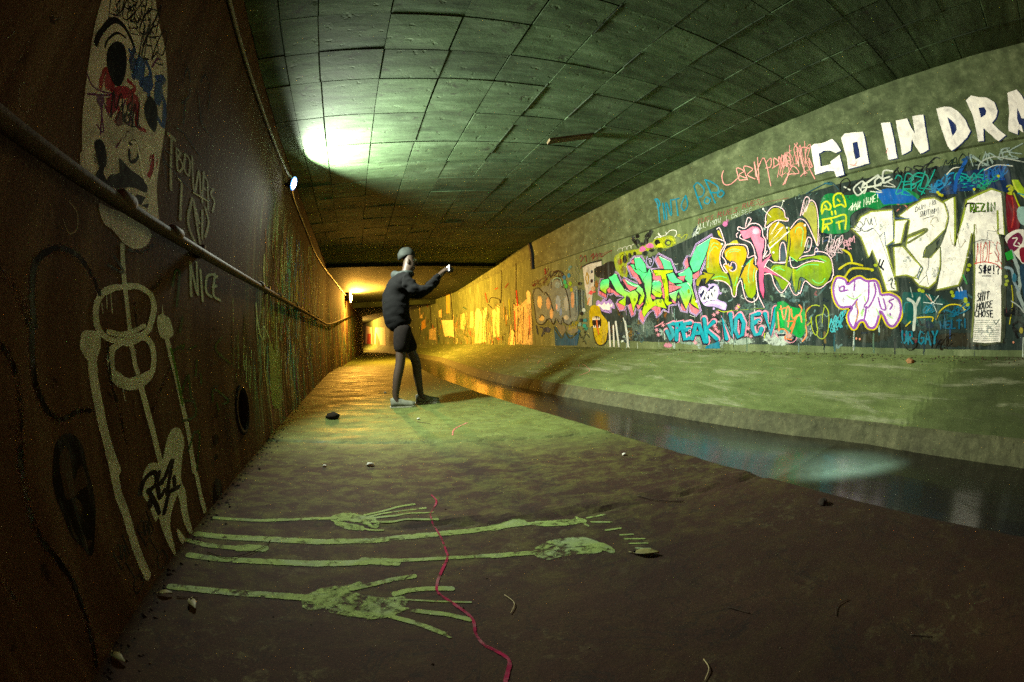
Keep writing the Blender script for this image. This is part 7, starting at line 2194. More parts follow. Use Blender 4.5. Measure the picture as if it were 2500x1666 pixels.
S 120d0c .5 .5 31/15 1 0,617 503 -9 -64 -1 -95 35 -73 22 -63 -5 -74 -21 -69 -35 -50
S 120d0c .45 .5 21/11 1 0,445 319 10 -43 7 -25
P 120d0c .75 1 -,733 460 20 28 39 15 44 -10 30 -35 2 -51 5 -49 -13 -53 -34 -48 -34 -37 -23 3 -13 25 -31 41 -6 48 -9 43 3 41
P 3a2c20 .8 1 -,756 455 33 19 14 -16 -3 -27 -1 -34 30 20 21 -1 2 -44 -38 -3 -31 -5 -33 3 -2 38
P 3a2c20 .7 0 -,776 277 8 -23 24 -6 -20 -11 -20 5
P 3a2c20 .6 0 -,737 320 9 -43 -12 5
P 3a2c20 .7 0 -,781 361 21 -14 3 -22 -16 -9 -9 17
S 120d0c .85 .3 10/4 0 1,954 200 7 -61 -67 -17 -15 55
S 120d0c .8 .25 7/3 1 0,912 188 42 -23
S 120d0c .8 .25 7/3 1 0,892 162 57 -17
S 120d0c .85 .25 10/5 1 0,924 178 -15 -32 37 22 -12 -30
S 120d0c .8 .25 8/3 1 0,926 129 17 -56
S 120d0c .8 .3 10/4 1 0,969 69 -38 -4 -14 -26 26 -10 39 9 -9 29
S 120d0c .85 .3 12/5 0 1,1130 206 14 -69 -77 -21 -23 63
S 120d0c .8 .25 9/4 1 0,1080 192 53 -26
S 120d0c .8 .25 9/4 1 0,1060 162 69 -19
S 120d0c .85 .25 13/5 1 0,1096 181 -14 -37 42 26 -12 -34
S 120d0c .8 .25 9/4 1 0,1103 124 27 -63
S 120d0c .8 .3 13/5 1 0,1161 57 -45 -5 -13 -30 32 -12 45 10 -14 35
S 5c5040 .5 .5 7/4 1 0,449 1143 10 11 -2 34 3 56
S 5c5040 .5 .5 8/4 1 0,496 1159 8 14 34 3 23 -22 -14 -27 -31 6 -18 23
S 5c5040 .5 .5 8/4 1 0,487 1094 -2 19 28 6
S 5c5040 .5 .5 7/4 1 0,418 1164 36 -19
S 5c5040 .5 .5 8/4 1 0,470 1345 28 -15 27 24
S 5c5040 .5 .5 7/3 1 0,363 1249 38 -14 -10 -24
S 8a7a58 .6 .25 4/3 1 0,787 970 36 -25 32 18 -11 36 -43 15
S 120d0c .55 .5 22/8 1 0,1284 1619 4 83 90 -70 -45 -69
S 120d0c .55 .5 24/9 1 0,1446 1736 27 51 92 -8 52 -86
S 120d0c .55 .5 26/10 1 0,1477 1676 113 -77 142 15
S 120d0c .55 .5 23/9 1 0,1357 1583 44 -82
S 120d0c .55 .5 23/9 1 0,1368 1355 -89 -14 70 -73
S 120d0c .55 .5 25/10 1 0,1352 1463 85 15 146 -3 67 0
S 120d0c .55 .5 27/10 1 0,1296 1312 200 -3 153 0 189 26
S c8c8a0 .85 .25 13/5 1 0,1640 1306 189 22
S c8c8a0 .85 .25 11/4 1 0,1456 1301 35 0
=L|spray_tag|dark green letters sprayed right of the painted arm|0.001
S 24400e .75 .4 28/11 1 0,1512 665 119 25 -17 -17
S 24400e .75 .4 30/12 1 0,1693 672 68 11
S 24400e .75 .4 28/11 1 0,1643 561 -77 -70 120 -27
S 24400e .75 .4 29/11 1 0,1661 570 12 -92
S 24400e .75 .4 29/11 1 0,1702 462 -1 -59 -131 0
S 24400e .75 .4 31/12 1 0,1807 566 0 -43
S 24400e .75 .4 31/12 1 0,1771 622 -27 -58
S 24400e .75 .4 35/13 1 0,1942 431 36 49 216 -83 -103 -1
S 24400e .75 .4 37/14 1 0,2135 721 -99 -55 234 -80
S 24400e .75 .4 34/13 1 0,2001 409 11 -36
S 24400e .75 .4 28/11 1 0,1570 285 88 49 64 -19 -95 -122
S 24400e .75 .4 28/11 1 0,1512 905 22 56 44 -4 -18 -122
S 24400e .75 .4 29/11 1 0,1589 739 31 56
S 3c6a10 .7 .4 27/10 1 0,1500 675 42 -96 31 -116
=L|spray_run|drips of turquoise, blue and white paint on the wall under the first lamp|0.001
S 6c7434 .780158 .35 58/22 1 0,3603 1543 -19 -109 70 -91
S 1c7c50 .830036 .35 50/19 1 0,6061 1899 136 -186 167 -190
S 8c8c4c .836323 .35 49/19 1 0,3168 946 -30 -72 8 -70
S 3c90a8 .665756 .35 49/19 1 0,6828 1751 95 -307 -16 -320
S 386c6c .808811 .35 39/15 1 0,3286 681 -50 -150 48 -157
S 20242c .590879 .35 54/21 1 0,6851 1486 -80 -204 93 -187
S 1c7c50 .550772 .35 85/33 1 0,6273 2070 66 -187 175 -171
S 101418 .76143 .35 50/19 1 0,5392 1932 110 -253 -42 -278
S 386c6c .715401 .35 56/22 1 0,3940 1097 -59 -193 -4 -187
S 6c7434 .834158 .35 59/23 1 0,3664 1310 -41 -77 116 -55
S 1c7c50 .801481 .35 73/28 1 0,5821 622 -72 -71 -87 -69
S 20242c .633572 .35 47/18 1 0,7047 1163 -135 -112 130 -99
S 18908c .849015 .35 119/46 1 0,8076 2039 -4 -102 8 -99
S b8c8a8 .708437 .35 68/26 1 0,4938 1365 -68 -108 -32 -102
S 20242c .685235 .35 54/21 1 0,8242 1413 -170 -287 627 -261
S 7c3c6c .576672 .35 68/26 1 0,6196 1587 -74 -329 80 -313
S b8c8a8 .584836 .35 35/13 1 0,4379 1030 -9 -128 -110 -128
S 4c3c20 .8467 .35 43/16 1 0,3562 1397 -18 -174 161 -152
S 386cb0 .650538 .35 40/15 1 0,4191 715 -6 -159 -162 -148
S 88a83c .724873 .35 114/44 1 0,7726 1444 -121 -391 171 -378
S 101418 .673737 .35 64/25 1 0,6551 1414 98 -244 -178 -259
S b8c8a8 .838987 .35 45/17 1 0,6886 1945 -123 -279 532 -198
S 101418 .636655 .35 52/20 1 0,5352 1926 25 -99 65 -91
S 20242c .774039 .35 93/36 1 0,6313 1969 158 -90 -253 -162
S b8c8a8 .69683 .35 107/41 1 0,7148 1433 -161 -347 199 -327
S 2c58a0 .802652 .35 66/25 1 0,6205 695 -200 -176 160 -187
S 386cb0 .621419 .35 44/17 1 0,5034 1820 121 -115 135 -117
S 386c6c .799416 .35 46/18 1 0,3249 658 22 -99 -70 -93
S 386cb0 .800245 .35 42/16 1 0,4108 1691 114 -187 7 -210
S b8c8a8 .54136 .35 67/26 1 0,6106 2044 126 -278 290 -265
S d8d8c4 .689652 .35 44/17 1 0,4861 1450 -56 -99 106 -77
S 1c7c50 .710349 .35 107/41 1 0,7401 1122 -178 -97 -61 -89
S 1c7c50 .719345 .35 81/31 1 0,4730 1227 -24 -137 133 -127
S 7c3c6c .677331 .35 92/35 1 0,5536 1175 63 -131 -18 -137
S 1c7c50 .546639 .35 57/22 1 0,4369 1066 37 -118 -65 -124
S 4c3c20 .622654 .35 39/15 1 0,3233 1418 70 -137 -21 -153
S 88a83c .809149 .35 35/14 1 0,5084 1884 9 -147 62 -137
S 2c58a0 .555463 .35 86/33 1 0,5114 1264 62 -212 56 -217
S 2c58a0 .728045 .35 33/13 1 0,5009 1294 57 -171 135 -171
S 101418 .709662 .35 55/21 1 0,5511 961 -84 -202 210 -204
S b8c8a8 .658159 .35 85/33 1 0,7325 1132 73 -175 -56 -180
S 3c90a8 .564362 .35 33/13 1 0,6447 1443 -81 -334 18 -323
S 3c90a8 .678957 .35 25/10 1 0,4792 998 -39 -176 -21 -173
S 3c90a8 .590266 .35 26/10 1 0,4382 636 -29 -161 -97 -154
S 6c7434 .831775 .35 30/12 1 0,3617 685 -76 -168 -45 -165
S 7a4a24 .555132 .35 39/15 1 0,3482 822 28 -137 -98 -133
S 4c3c20 .811581 .35 27/11 1 0,3233 1527 -15 -88 155 -52
S 88a83c .742817 .35 67/26 1 0,5682 991 61 -215 -22 -218
S 88a83c .631589 .35 65/25 1 0,5845 1297 -83 -194 8 -184
S 7a4a24 .521672 .35 24/9 1 0,3470 724 -40 -112 -8 -111
S 1c7c50 .797006 .35 57/22 1 0,8298 2203 334 -284 -475 -389
S 7c3c6c .658308 .35 104/40 1 0,6538 1974 202 -197 -40 -239
S d8d8c4 .705529 .35 87/33 1 0,5840 771 -99 -226 144 -235
S 7a4a24 .787246 .35 47/18 1 0,3351 981 25 -162 -52 -163
S 4c3c20 .782562 .35 55/21 1 0,3618 1044 28 -159 -35 -160
S 7a4a24 .666651 .35 29/11 1 0,3255 1334 60 -73 -86 -95
S 18908c .587456 .35 95/37 1 0,7871 663 -63 -147 48 -150
S 7a4a24 .788711 .35 56/21 1 0,3498 1552 23 -155 69 -146
S 1c7c50 .512004 .35 90/35 1 0,6634 2126 90 -127 -234 -185
S d8d8c4 .635961 .35 38/15 1 0,4433 1679 74 -107 102 -105
S 2c58a0 .741756 .35 43/17 1 0,4997 1871 100 -129 151 -123
S 88a83c .84011 .35 65/25 1 0,6318 1071 -120 -189 85 -181
S 4c3c20 .530316 .35 32/12 1 0,3945 706 -15 -197 -136 -183
S 101418 .845222 .35 25/10 1 0,4225 1065 -61 -168 119 -161
S 7a4a24 .725923 .35 49/19 1 0,3416 1511 -8 -75 87 -56
S 8c8c4c .610635 .35 46/18 1 0,3130 1007 3 -63 -45 -66
S d8d8c4 .751399 .35 51/20 1 0,7059 1361 -173 -140 461 -97
S 4c3c20 .844023 .35 28/11 1 0,3167 833 -44 -62 21 -59
S 88a83c .556195 .35 28/11 1 0,5107 1498 80 -259 -188 -278
S 1c7c50 .536483 .35 114/44 1 0,7683 663 -36 -296 -59 -293
S 20242c .793449 .35 50/19 1 0,3515 1486 33 -108 9 -112
S b8c8a8 .828665 .35 91/35 1 0,5968 2022 -24 -117 71 -97
S 2c58a0 .843547 .35 51/20 1 0,5519 1532 132 -172 -197 -206
S 7a4a24 .832733 .35 57/22 1 0,3514 1603 4 -72 65 -59
S a84a24 .744293 .35 32/12 1 0,6383 899 11 -117 -98 -117
S d8d8c4 .695402 .35 37/14 1 0,4387 911 -46 -214 -114 -206
S c8b83c .616434 .35 58/22 1 0,7320 1595 -192 -389 432 -354
S 386c6c .711804 .35 21/8 1 0,3155 927 4 -86 16 -86
S 8c8c4c .730776 .35 56/22 1 0,3674 881 12 -123 53 -124
S c8b83c .798676 .35 58/22 1 0,4924 1498 -69 -188 17 -174
S 101418 .748887 .35 31/12 1 0,4565 809 5 -67 140 -69
S 2c58a0 .552223 .35 75/29 1 0,4955 1864 111 -211 -123 -250
S 8c8c4c .763752 .35 41/16 1 0,3522 989 13 -83 42 -82
S 6c7434 .62611 .35 52/20 1 0,3187 1411 22 -158 65 -152
S 6c7434 .786435 .35 60/23 1 0,3585 941 -35 -159 77 -157
S 6c7434 .683769 .35 40/15 1 0,3565 696 2 -175 1 -175
S 7a4a24 .521763 .35 19/7 1 0,3251 1062 -24 -86 70 -78
S b0a868 .705536 .35 27/11 1 0,3398 652 -55 -158 -45 -156
S 8c8c4c .771005 .35 43/17 1 0,3378 962 -45 -53 21 -48
S 3c90a8 .559707 .35 61/24 1 0,4984 628 -19 -88 -87 -85
S 20242c .705475 .35 37/14 1 0,4538 1036 -3 -153 129 -151
S 3c90a8 .797575 .35 82/31 1 0,4960 1142 -79 -202 -42 -194
S 1c7c50 .80218 .35 51/20 1 0,5723 1316 -39 -214 126 -204
S 88a83c .682385 .35 57/22 1 0,6362 1760 19 -292 351 -265
S b0a868 .725629 .35 30/11 1 0,3190 674 -59 -147 55 -154
S a84a24 .533644 .35 60/23 1 0,4165 1031 -45 -209 -80 -203
S 7a4a24 .62011 .35 54/21 1 0,3134 1528 70 -158 35 -166
S 3c90a8 .623161 .35 30/12 1 0,4034 964 -56 -51 44 -45
S 88a83c .509551 .35 37/14 1 0,4959 1207 -81 -85 75 -70
S 4c3c20 .73433 .35 33/13 1 0,3754 1552 62 -107 92 -104
S 2c58a0 .678247 .35 70/27 1 0,7242 1765 152 -341 -204 -370
S 8c8c4c .599634 .35 54/21 1 0,3276 1098 12 -169 14 -169
S 101418 .77138 .35 49/19 1 0,3873 1684 98 -173 60 -183
S 20242c .829742 .35 41/16 1 0,3669 1113 5 -181 30 -179
S d8d8c4 .553485 .35 61/24 1 0,6758 1625 106 -167 -219 -200
S 7c3c6c .825069 .35 78/30 1 0,4741 653 -21 -229 -28 -228
S 386cb0 .779045 .35 32/12 1 0,5939 1656 157 -175 166 -182
S 101418 .740218 .35 46/18 1 0,4346 1096 -2 -173 89 -172
S b8c8a8 .793462 .35 71/27 1 0,4848 1788 72 -45 -116 -84
S 2c58a0 .584976 .35 68/26 1 0,4914 1598 -77 -84 9 -69
S 88a83c .778527 .35 33/13 1 0,4498 1182 -53 -156 -65 -152
S 4c3c20 .82041 .35 48/18 1 0,3529 1620 44 -107 54 -106
S 1c7c50 .815401 .35 67/26 1 0,3999 1016 -33 -69 -48 -68
S 8c8c4c .829602 .35 30/12 1 0,3230 823 -43 -48 82 -46
S 88a83c .649809 .35 84/32 1 0,6080 1036 54 -91 131 -90
S 88a83c .82394 .35 73/28 1 0,6482 689 -187 -100 242 -110
S a84a24 .502599 .35 37/14 1 0,4485 1302 -32 -228 92 -219
S 1c7c50 .67967 .35 27/10 1 0,4207 1117 36 -197 6 -200
S 20242c .782499 .35 25/10 1 0,3526 682 4 -65 -77 -61
S 386cb0 .532896 .35 50/19 1 0,4780 1837 24 -204 -24 -210
S 386cb0 .639615 .35 38/15 1 0,4702 1553 84 -206 -124 -229
S 3c90a8 .809488 .35 51/20 1 0,4693 1560 33 -71 -77 -89
S 7c3c6c .61683 .35 58/22 1 0,4013 933 56 -76 -124 -82
S b0a868 .70237 .35 47/18 1 0,3137 1335 10 -132 61 -125
S d8d8c4 .595372 .35 45/17 1 0,4318 908 25 -114 -140 -113
S b0a868 .53002 .35 58/22 1 0,3463 901 -5 -77 6 -76
S 20242c .736566 .35 65/25 1 0,4122 1130 -68 -153 52 -144
S b8c8a8 .734478 .35 46/18 1 0,4415 1780 14 -93 -20 -100
S 7a4a24 .811459 .35 22/8 1 0,3841 1405 -37 -121 127 -98
S 4c3c20 .544362 .35 51/20 1 0,3550 790 -31 -47 84 -47
S 8c8c4c .635875 .35 39/15 1 0,3222 868 -21 -93 -4 -91
S 8c8c4c .626799 .35 36/14 1 0,3397 1128 28 -175 54 -175
S 88a83c .553572 .35 82/32 1 0,6236 2064 15 -273 401 -220
S 101418 .768268 .35 34/13 1 0,4579 966 18 -157 -4 -157
S 18908c .790083 .35 73/28 1 0,4288 1489 -44 -89 210 -50
S 6c7434 .750731 .35 53/20 1 0,3786 1198 25 -189 -55 -192
S 3c90a8 .699793 .35 67/26 1 0,7563 2271 -82 -116 35 -92
S b0a868 .643229 .35 43/16 1 0,3510 757 -60 -120 27 -120
S 7c3c6c .557413 .35 88/34 1 0,5773 602 -55 -167 -58 -164
S 3c90a8 .740289 .35 41/16 1 0,6882 1477 146 -149 22 -163
S b8c8a8 .817851 .35 68/26 1 0,5079 963 -67 -167 96 -166
S 3c90a8 .691758 .35 44/17 1 0,4162 1150 -62 -180 137 -170
S 3c90a8 .647518 .35 111/43 1 0,6704 2137 83 -132 389 -82
S 20242c .599107 .35 43/16 1 0,4399 1026 23 -141 -100 -142
S 8c8c4c .555326 .35 42/16 1 0,3840 1556 5 -180 1 -178
S 4c3c20 .678441 .35 22/9 1 0,3743 1027 -17 -68 121 -60
S 3c90a8 .822216 .35 27/11 1 0,4399 1649 -37 -124 120 -97
S 88a83c .798482 .35 55/21 1 0,5491 1343 -89 -227 173 -208
S 386c6c .826023 .35 41/16 1 0,3410 1057 33 -79 8 -82
S 20242c .690125 .35 24/9 1 0,3615 616 -66 -103 -57 -100
S 88a06c .697134 .35 26/10 1 0,2557 626 0 -48 11 -48
S 88a06c .694776 .35 39/15 1 0,3776 1048 -26 -111 6 -107
S 3c4c20 .634981 .35 16/6 1 0,3204 702 0 -94 -59 -90
S 7c8c4c .642383 .35 43/16 1 0,3770 964 41 -80 -123 -86
S 88a06c .646397 .35 27/11 1 0,2927 919 -4 -116 34 -116
S 7c8c4c .469893 .35 26/10 1 0,2349 933 10 -100 5 -101
S 88a06c .470118 .35 21/8 1 0,2596 709 2 -91 -11 -91
S 5a3a1c .513735 .35 26/10 1 0,2830 749 13 -85 -40 -83
S 241a14 .53145 .35 28/11 1 0,3293 936 41 -99 -44 -102
S 7c8c4c .661794 .35 43/17 1 0,4169 965 -28 -110 76 -107
S 88a06c .69188 .35 32/12 1 0,3111 714 22 -55 -22 -54
S 5a3a1c .747136 .35 16/6 1 0,2369 752 -1 -44 -26 -43
S 241a14 .685033 .35 23/9 1 0,3494 949 -40 -58 62 -54
S 181410 .706665 .35 23/9 1 0,3063 603 8 -120 -115 -107
S 5a3a1c .594846 .35 24/9 1 0,2977 557 -55 -121 -32 -119
S 88a06c .616024 .35 33/13 1 0,3890 897 -48 -96 -27 -93
S 181410 .457089 .35 26/10 1 0,3783 876 -22 -69 -38 -69
S 88a06c .682505 .35 18/7 1 0,2452 693 -9 -72 -7 -72
S 241a14 .506269 .35 18/7 1 0,3021 986 -21 -98 51 -95
S 3c4c20 .740245 .35 13/5 1 0,2492 575 6 -44 -41 -41
S 7c8c4c .563728 .35 38/14 1 0,3513 928 -1 -122 -55 -121
S 241a14 .521088 .35 18/7 1 0,2522 599 -16 -56 25 -60
S 7c8c4c .620847 .35 14/5 1 0,2604 794 -26 -91 -10 -89
S 181410 .557837 .35 32/12 1 0,3829 763 31 -133 -36 -133
S 181410 .595704 .35 49/19 1 0,4133 958 15 -171 -33 -171
S 241a14 .683291 .35 28/11 1 0,2360 783 13 -74 -19 -73
S 3c4c20 .536855 .35 22/9 1 0,2412 617 -22 -70 -33 -68
S 5a3a1c .523288 .35 18/7 1 0,2912 584 -35 -106 -57 -101
S 241a14 .481428 .35 29/11 1 0,2616 903 13 -82 -45 -84
S 181410 .479918 .35 32/12 1 0,2954 572 -7 -77 -70 -71
S 5a3a1c .599602 .35 30/12 1 0,3643 841 1 -147 -43 -146
S 181410 .607064 .35 21/8 1 0,2643 787 15 -74 -25 -74
S 241a14 .466842 .35 30/12 1 0,3398 520 4 -73 12 -75
S 3c4c20 .736317 .35 25/9 1 0,2346 663 -7 -49 -5 -49
S 5a3a1c .538986 .35 32/12 1 0,4061 751 -21 -73 23 -74
S 241a14 .568183 .35 17/6 1 0,2689 754 16 -97 -75 -94
S 88a06c .748443 .35 21/8 1 0,2761 640 -39 -113 -50 -109
S 5a3a1c .670106 .35 19/7 1 0,2350 806 15 -65 -22 -65
S 88a06c .533332 .35 32/12 1 0,3833 578 -25 -159 -38 -157
S 88a06c .73569 .35 27/11 1 0,2624 619 -10 -82 -27 -79
S 88a06c .656336 .35 24/9 1 0,3269 603 -62 -105 -3 -106
S 181410 .672667 .35 21/8 1 0,2753 745 -14 -108 -6 -109
S 3c4c20 .748187 .35 26/10 1 0,3774 612 19 -121 -107 -111
S 88a06c .549273 .35 19/7 1 0,3549 554 -67 -99 48 -106
S 5a3a1c .583028 .35 19/7 1 0,2339 746 -13 -37 7 -38
S 181410 .60643 .35 16/6 1 0,2508 660 -31 -93 -2 -93
S 5a3a1c .719475 .35 34/13 1 0,3767 886 -42 -85 -47 -84
S 241a14 .656074 .35 28/11 1 0,3099 897 -39 -49 14 -46
S 181410 .717394 .35 42/16 1 0,3511 852 -24 -108 18 -108
S 3c4c20 .70432 .35 17/7 1 0,2608 881 6 -57 -34 -58
S 88a06c .667221 .35 14/5 1 0,2694 583 -40 -97 10 -101
S 3c4c20 .597034 .35 22/8 1 0,2458 763 0 -101 -19 -100
S 7c8c4c .526406 .35 32/12 1 0,2825 551 -14 -115 -42 -110
S 241a14 .609378 .35 46/18 1 0,4026 1060 43 -69 12 -71
S 5a3a1c .454519 .35 22/9 1 0,2660 601 -29 -51 12 -52
S 7c8c4c .507425 .35 34/13 1 0,3988 912 -72 -114 21 -111
S 181410 .656447 .35 27/10 1 0,2410 603 -21 -97 -26 -94
S 3c4c20 .683925 .35 27/10 1 0,2444 735 -27 -48 27 -50
S 3c4c20 .648328 .35 28/11 1 0,3813 998 41 -92 21 -93
S 88a06c .475337 .35 17/7 1 0,3472 689 -39 -74 18 -75
S 2c1810 .626149 .35 66/25 1 0,7078 1108 47 -104 2 -106
S 5c3418 .755294 .35 46/18 1 0,4204 1356 -24 -84 7 -78
S 1c5a68 .786124 .35 96/37 1 0,13371 902 -16 -330 -501 -313
S 26406c .521295 .35 64/25 1 0,5826 1622 80 -154 -130 -179
S 44501c .578041 .35 116/45 1 0,11313 1598 139 -234 -145 -250
S c8a050 .62615 .35 27/11 1 0,4702 1317 3 -86 4 -86
S 2c1810 .66125 .35 74/29 1 0,6048 1768 14 -90 40 -86
S 2c1810 .714754 .35 25/10 1 0,4596 1064 38 -49 12 -50
S 2c1810 .780405 .35 32/12 1 0,4481 815 -39 -104 14 -104
S 26406c .548951 .35 84/32 1 0,8434 1185 -7 -48 65 -44
S 140c08 .569456 .35 120/46 1 0,13341 735 135 -336 -192 -327
S 26406c .662206 .35 54/21 1 0,5493 1034 23 -103 18 -104
S a07838 .651945 .35 61/23 1 0,8091 1133 78 -139 111 -140
S 26406c .792951 .35 130/50 1 0,13441 1533 -308 -314 538 -286
S a07838 .529362 .35 35/14 1 0,6020 495 -54 -62 -60 -60
S 5c3418 .580952 .35 47/18 1 0,4481 733 -11 -101 -91 -99
S 5c3418 .545973 .35 25/10 1 0,4678 810 -45 -54 79 -52
S 140c08 .596242 .35 142/55 1 0,14372 918 -79 -297 -138 -293
S 1c5a68 .588975 .35 51/20 1 0,4721 1249 32 -48 37 -48
S 5c3418 .56517 .35 46/18 1 0,4365 1071 -29 -57 81 -49
S 2c1810 .532239 .35 50/19 1 0,6763 1646 -25 -93 51 -83
S 44501c .644713 .35 82/32 1 0,8599 1847 -7 -222 -81 -227
S 1c5a68 .608818 .35 90/34 1 0,12098 1737 28 -173 144 -167
S a07838 .635309 .35 36/14 1 0,4019 1377 -6 -25 -6 -25
S 26406c .70502 .35 67/26 1 0,10062 1879 105 -83 -44 -98
S c8a050 .582621 .35 46/18 1 0,5176 1572 -66 -44 67 -22
S c8a050 .591825 .35 56/21 1 0,6040 1014 44 -140 -144 -143
S 26406c .578124 .35 121/46 1 0,9918 2127 -104 -73 229 -28
S a07838 .653251 .35 130/50 1 0,14219 1345 -274 -375 -29 -363
S 140c08 .72024 .35 33/13 1 0,4263 1070 36 -96 -85 -102
S 8c6c2c .511274 .35 73/28 1 0,8514 1956 -14 -144 90 -132
S 5c3418 .710693 .35 66/25 1 0,7250 933 41 -86 22 -87
S 5c3418 .770859 .35 74/28 1 0,12812 327 -143 -146 -221 -139
S 5c3418 .530683 .35 65/25 1 0,5669 709 -82 -44 42 -44
S 5c3418 .50771 .35 80/31 1 0,9735 1577 -142 -207 138 -188
S 44501c .59521 .35 87/34 1 0,13960 845 78 -315 -581 -294
S 2c1810 .712192 .35 22/8 1 0,4157 855 9 -35 -8 -36
S 26406c .650268 .35 23/9 1 0,4381 820 10 -78 37 -78
S 5c3418 .614236 .35 50/19 1 0,5628 1666 66 -47 -30 -62
S 5c3418 .748568 .35 89/34 1 0,10368 962 35 -54 -215 -56
S 1c5a68 .680438 .35 27/11 1 0,5322 596 16 -47 24 -48
S 26406c .590069 .35 50/19 1 0,5300 1586 71 -81 43 -86
S 26406c .742058 .35 46/18 1 0,4253 743 -57 -90 45 -91
S a07838 .710268 .35 49/19 1 0,8903 2101 98 -219 77 -225
S 1c5a68 .536484 .35 32/12 1 0,4076 1209 -4 -96 -22 -97
S a07838 .668061 .35 67/26 1 0,5734 1238 -56 -158 149 -147
S 8c6c2c .715717 .35 116/45 1 0,12551 1479 -176 -138 316 -116
S 1c5a68 .735973 .35 28/11 1 0,4160 764 39 -40 5 -40
S 1c5a68 .718969 .35 29/11 1 0,5911 1191 -35 -128 98 -120
S 26406c .59663 .35 53/21 1 0,6408 1132 79 -98 -34 -103
S c8a050 .629246 .35 131/50 1 0,12695 642 -235 -338 -268 -324
S 44501c .665318 .35 52/20 1 0,4439 871 11 -25 -68 -27
S 2c1810 .787833 .35 89/34 1 0,8915 531 -106 -214 -226 -156
S a07838 .563792 .35 53/20 1 0,4432 1298 -5 -27 78 -16
S 26406c .581045 .35 30/11 1 0,5884 1225 -15 -44 80 -37
S 8c6c2c .640264 .35 149/57 1 0,12726 2720 190 -299 170 -308
S 26406c .689872 .35 45/17 1 0,4568 992 -15 -34 -27 -33
S 8c6c2c .518035 .35 41/16 1 0,4877 837 15 -128 -130 -126
S 26406c .508244 .35 57/22 1 0,5495 881 46 -129 -75 -131
S 26406c .500938 .35 36/14 1 0,4643 1293 35 -109 -5 -112
S 26406c .636651 .35 105/40 1 0,8840 2256 124 -146 237 -134
S a07838 .765963 .35 64/25 1 0,5905 1219 17 -148 -105 -153
S 26406c .522695 .35 69/27 1 0,9530 2165 2 -109 187 -84
S a07838 .794192 .35 100/39 1 0,15032 2860 -110 -298 -190 -301
S 26406c .777714 .35 51/20 1 0,4148 1335 34 -90 27 -91
S 8c6c2c .56573 .35 78/30 1 0,12081 550 -200 -188 170 -199
S 140c08 .731453 .35 81/31 1 0,7996 1092 68 -54 -60 -59
S 2c1810 .699421 .35 115/44 1 0,11947 637 -245 -287 -95 -284
S 5c3418 .755476 .35 74/28 1 0,6312 913 87 -96 -130 -99
S 44501c .68474 .35 62/24 1 0,6773 1785 10 -178 -56 -183
S 44501c .589297 .35 67/26 1 0,9676 2213 108 -218 142 -218
S c8a050 .77107 .35 30/11 1 0,4079 1111 -16 -55 -8 -54
S 140c08 .704354 .35 64/24 1 0,7306 1123 118 -72 -278 -89
S a07838 .544641 .35 51/20 1 0,4748 724 56 -23 -98 -22
S 44501c .62585 .35 93/36 1 0,10600 485 -140 -144 -21 -146
S 26406c .782228 .35 56/22 1 0,9865 1249 -50 -251 -41 -248
S 2c1810 .798881 .35 79/31 1 0,6743 1477 -115 -190 22 -174
S 5c3418 .601958 .35 100/38 1 0,14863 1853 12 -195 231 -185
S 8c6c2c .544408 .35 52/20 1 0,5894 1699 -8 -133 83 -120
S 8c6c2c .564508 .35 136/52 1 0,11942 598 -138 -107 258 -116
S 2c1810 .727147 .35 101/39 1 0,12702 1787 -140 -263 -183 -258
S 8c6c2c .614411 .35 48/18 1 0,5109 809 -60 -122 87 -124
S 8c6c2c .670647 .35 108/41 1 0,10123 1255 86 -104 48 -107
S 8c6c2c .724503 .35 146/56 1 0,12834 2732 230 -126 -36 -167
S 44501c .568627 .35 38/15 1 0,5537 1344 66 -148 -62 -159
S 1c5a68 .694192 .35 76/29 1 0,9697 1680 21 -237 -142 -245
S c8a050 .64521 .35 53/20 1 0,4942 1386 -45 -117 78 -102
S 140c08 .787186 .35 70/27 1 0,7714 1895 -92 -202 17 -184
S 5c3418 .739442 .35 103/40 1 0,9673 927 -106 -60 136 -55
S 1c5a68 .553836 .35 83/32 1 0,12340 681 -217 -138 94 -143
S 140c08 .752001 .35 61/23 1 0,6216 619 -33 -89 -52 -88
S 1c5a68 .720807 .35 32/12 1 0,3973 1259 42 -91 -27 -99
S 1c5a68 .626139 .35 30/12 1 0,4880 1390 9 -64 13 -64
S 2c1810 .538364 .35 45/17 1 0,7315 1007 -76 -54 104 -48
S 26406c .659845 .35 143/55 1 0,13513 2635 0 -307 -104 -315
S a07838 .571569 .35 55/21 1 0,6242 1259 -44 -47 64 -38
S 1c5a68 .707017 .35 74/28 1 0,13925 552 -257 -261 -12 -264
S a07838 .629485 .35 51/20 1 0,9244 1442 -53 -156 -35 -154
S 140c08 .646373 .35 173/67 1 0,14966 2956 15 -245 173 -226
S 140c08 .528317 .35 46/18 1 0,6628 1898 -48 -175 109 -150
S 140c08 .563282 .35 36/14 1 0,4130 656 13 -71 -80 -68
S 2c1810 .721574 .35 24/9 1 0,3973 1310 47 -66 -24 -75
S 44501c .782515 .35 69/27 1 0,8810 803 -180 -44 149 -41
S 44501c .561088 .35 57/22 1 0,5117 1598 -33 -115 106 -94
S 5c3418 .660928 .35 122/47 1 0,10906 1052 -2 -161 41 -160
S 140c08 .750456 .35 45/17 1 0,3987 836 16 -66 -49 -65
S c8a050 .510569 .35 36/14 1 0,4535 934 28 -42 -92 -47
S a07838 .726134 .35 45/17 1 0,5228 902 62 -49 -98 -54
S 44501c .585487 .35 113/44 1 0,9893 680 17 -274 -40 -272
S 140c08 .79656 .35 38/15 1 0,5241 534 15 -34 -28 -33
S a0ac7c .85 .3 39/15 1 0,2912 960 41 -115 81 -97 115 -29 -14 93 197 -81 151 -114 149 -28 14 313
S a0ac7c .85 .3 43/17 1 0,3600 590 81 -174
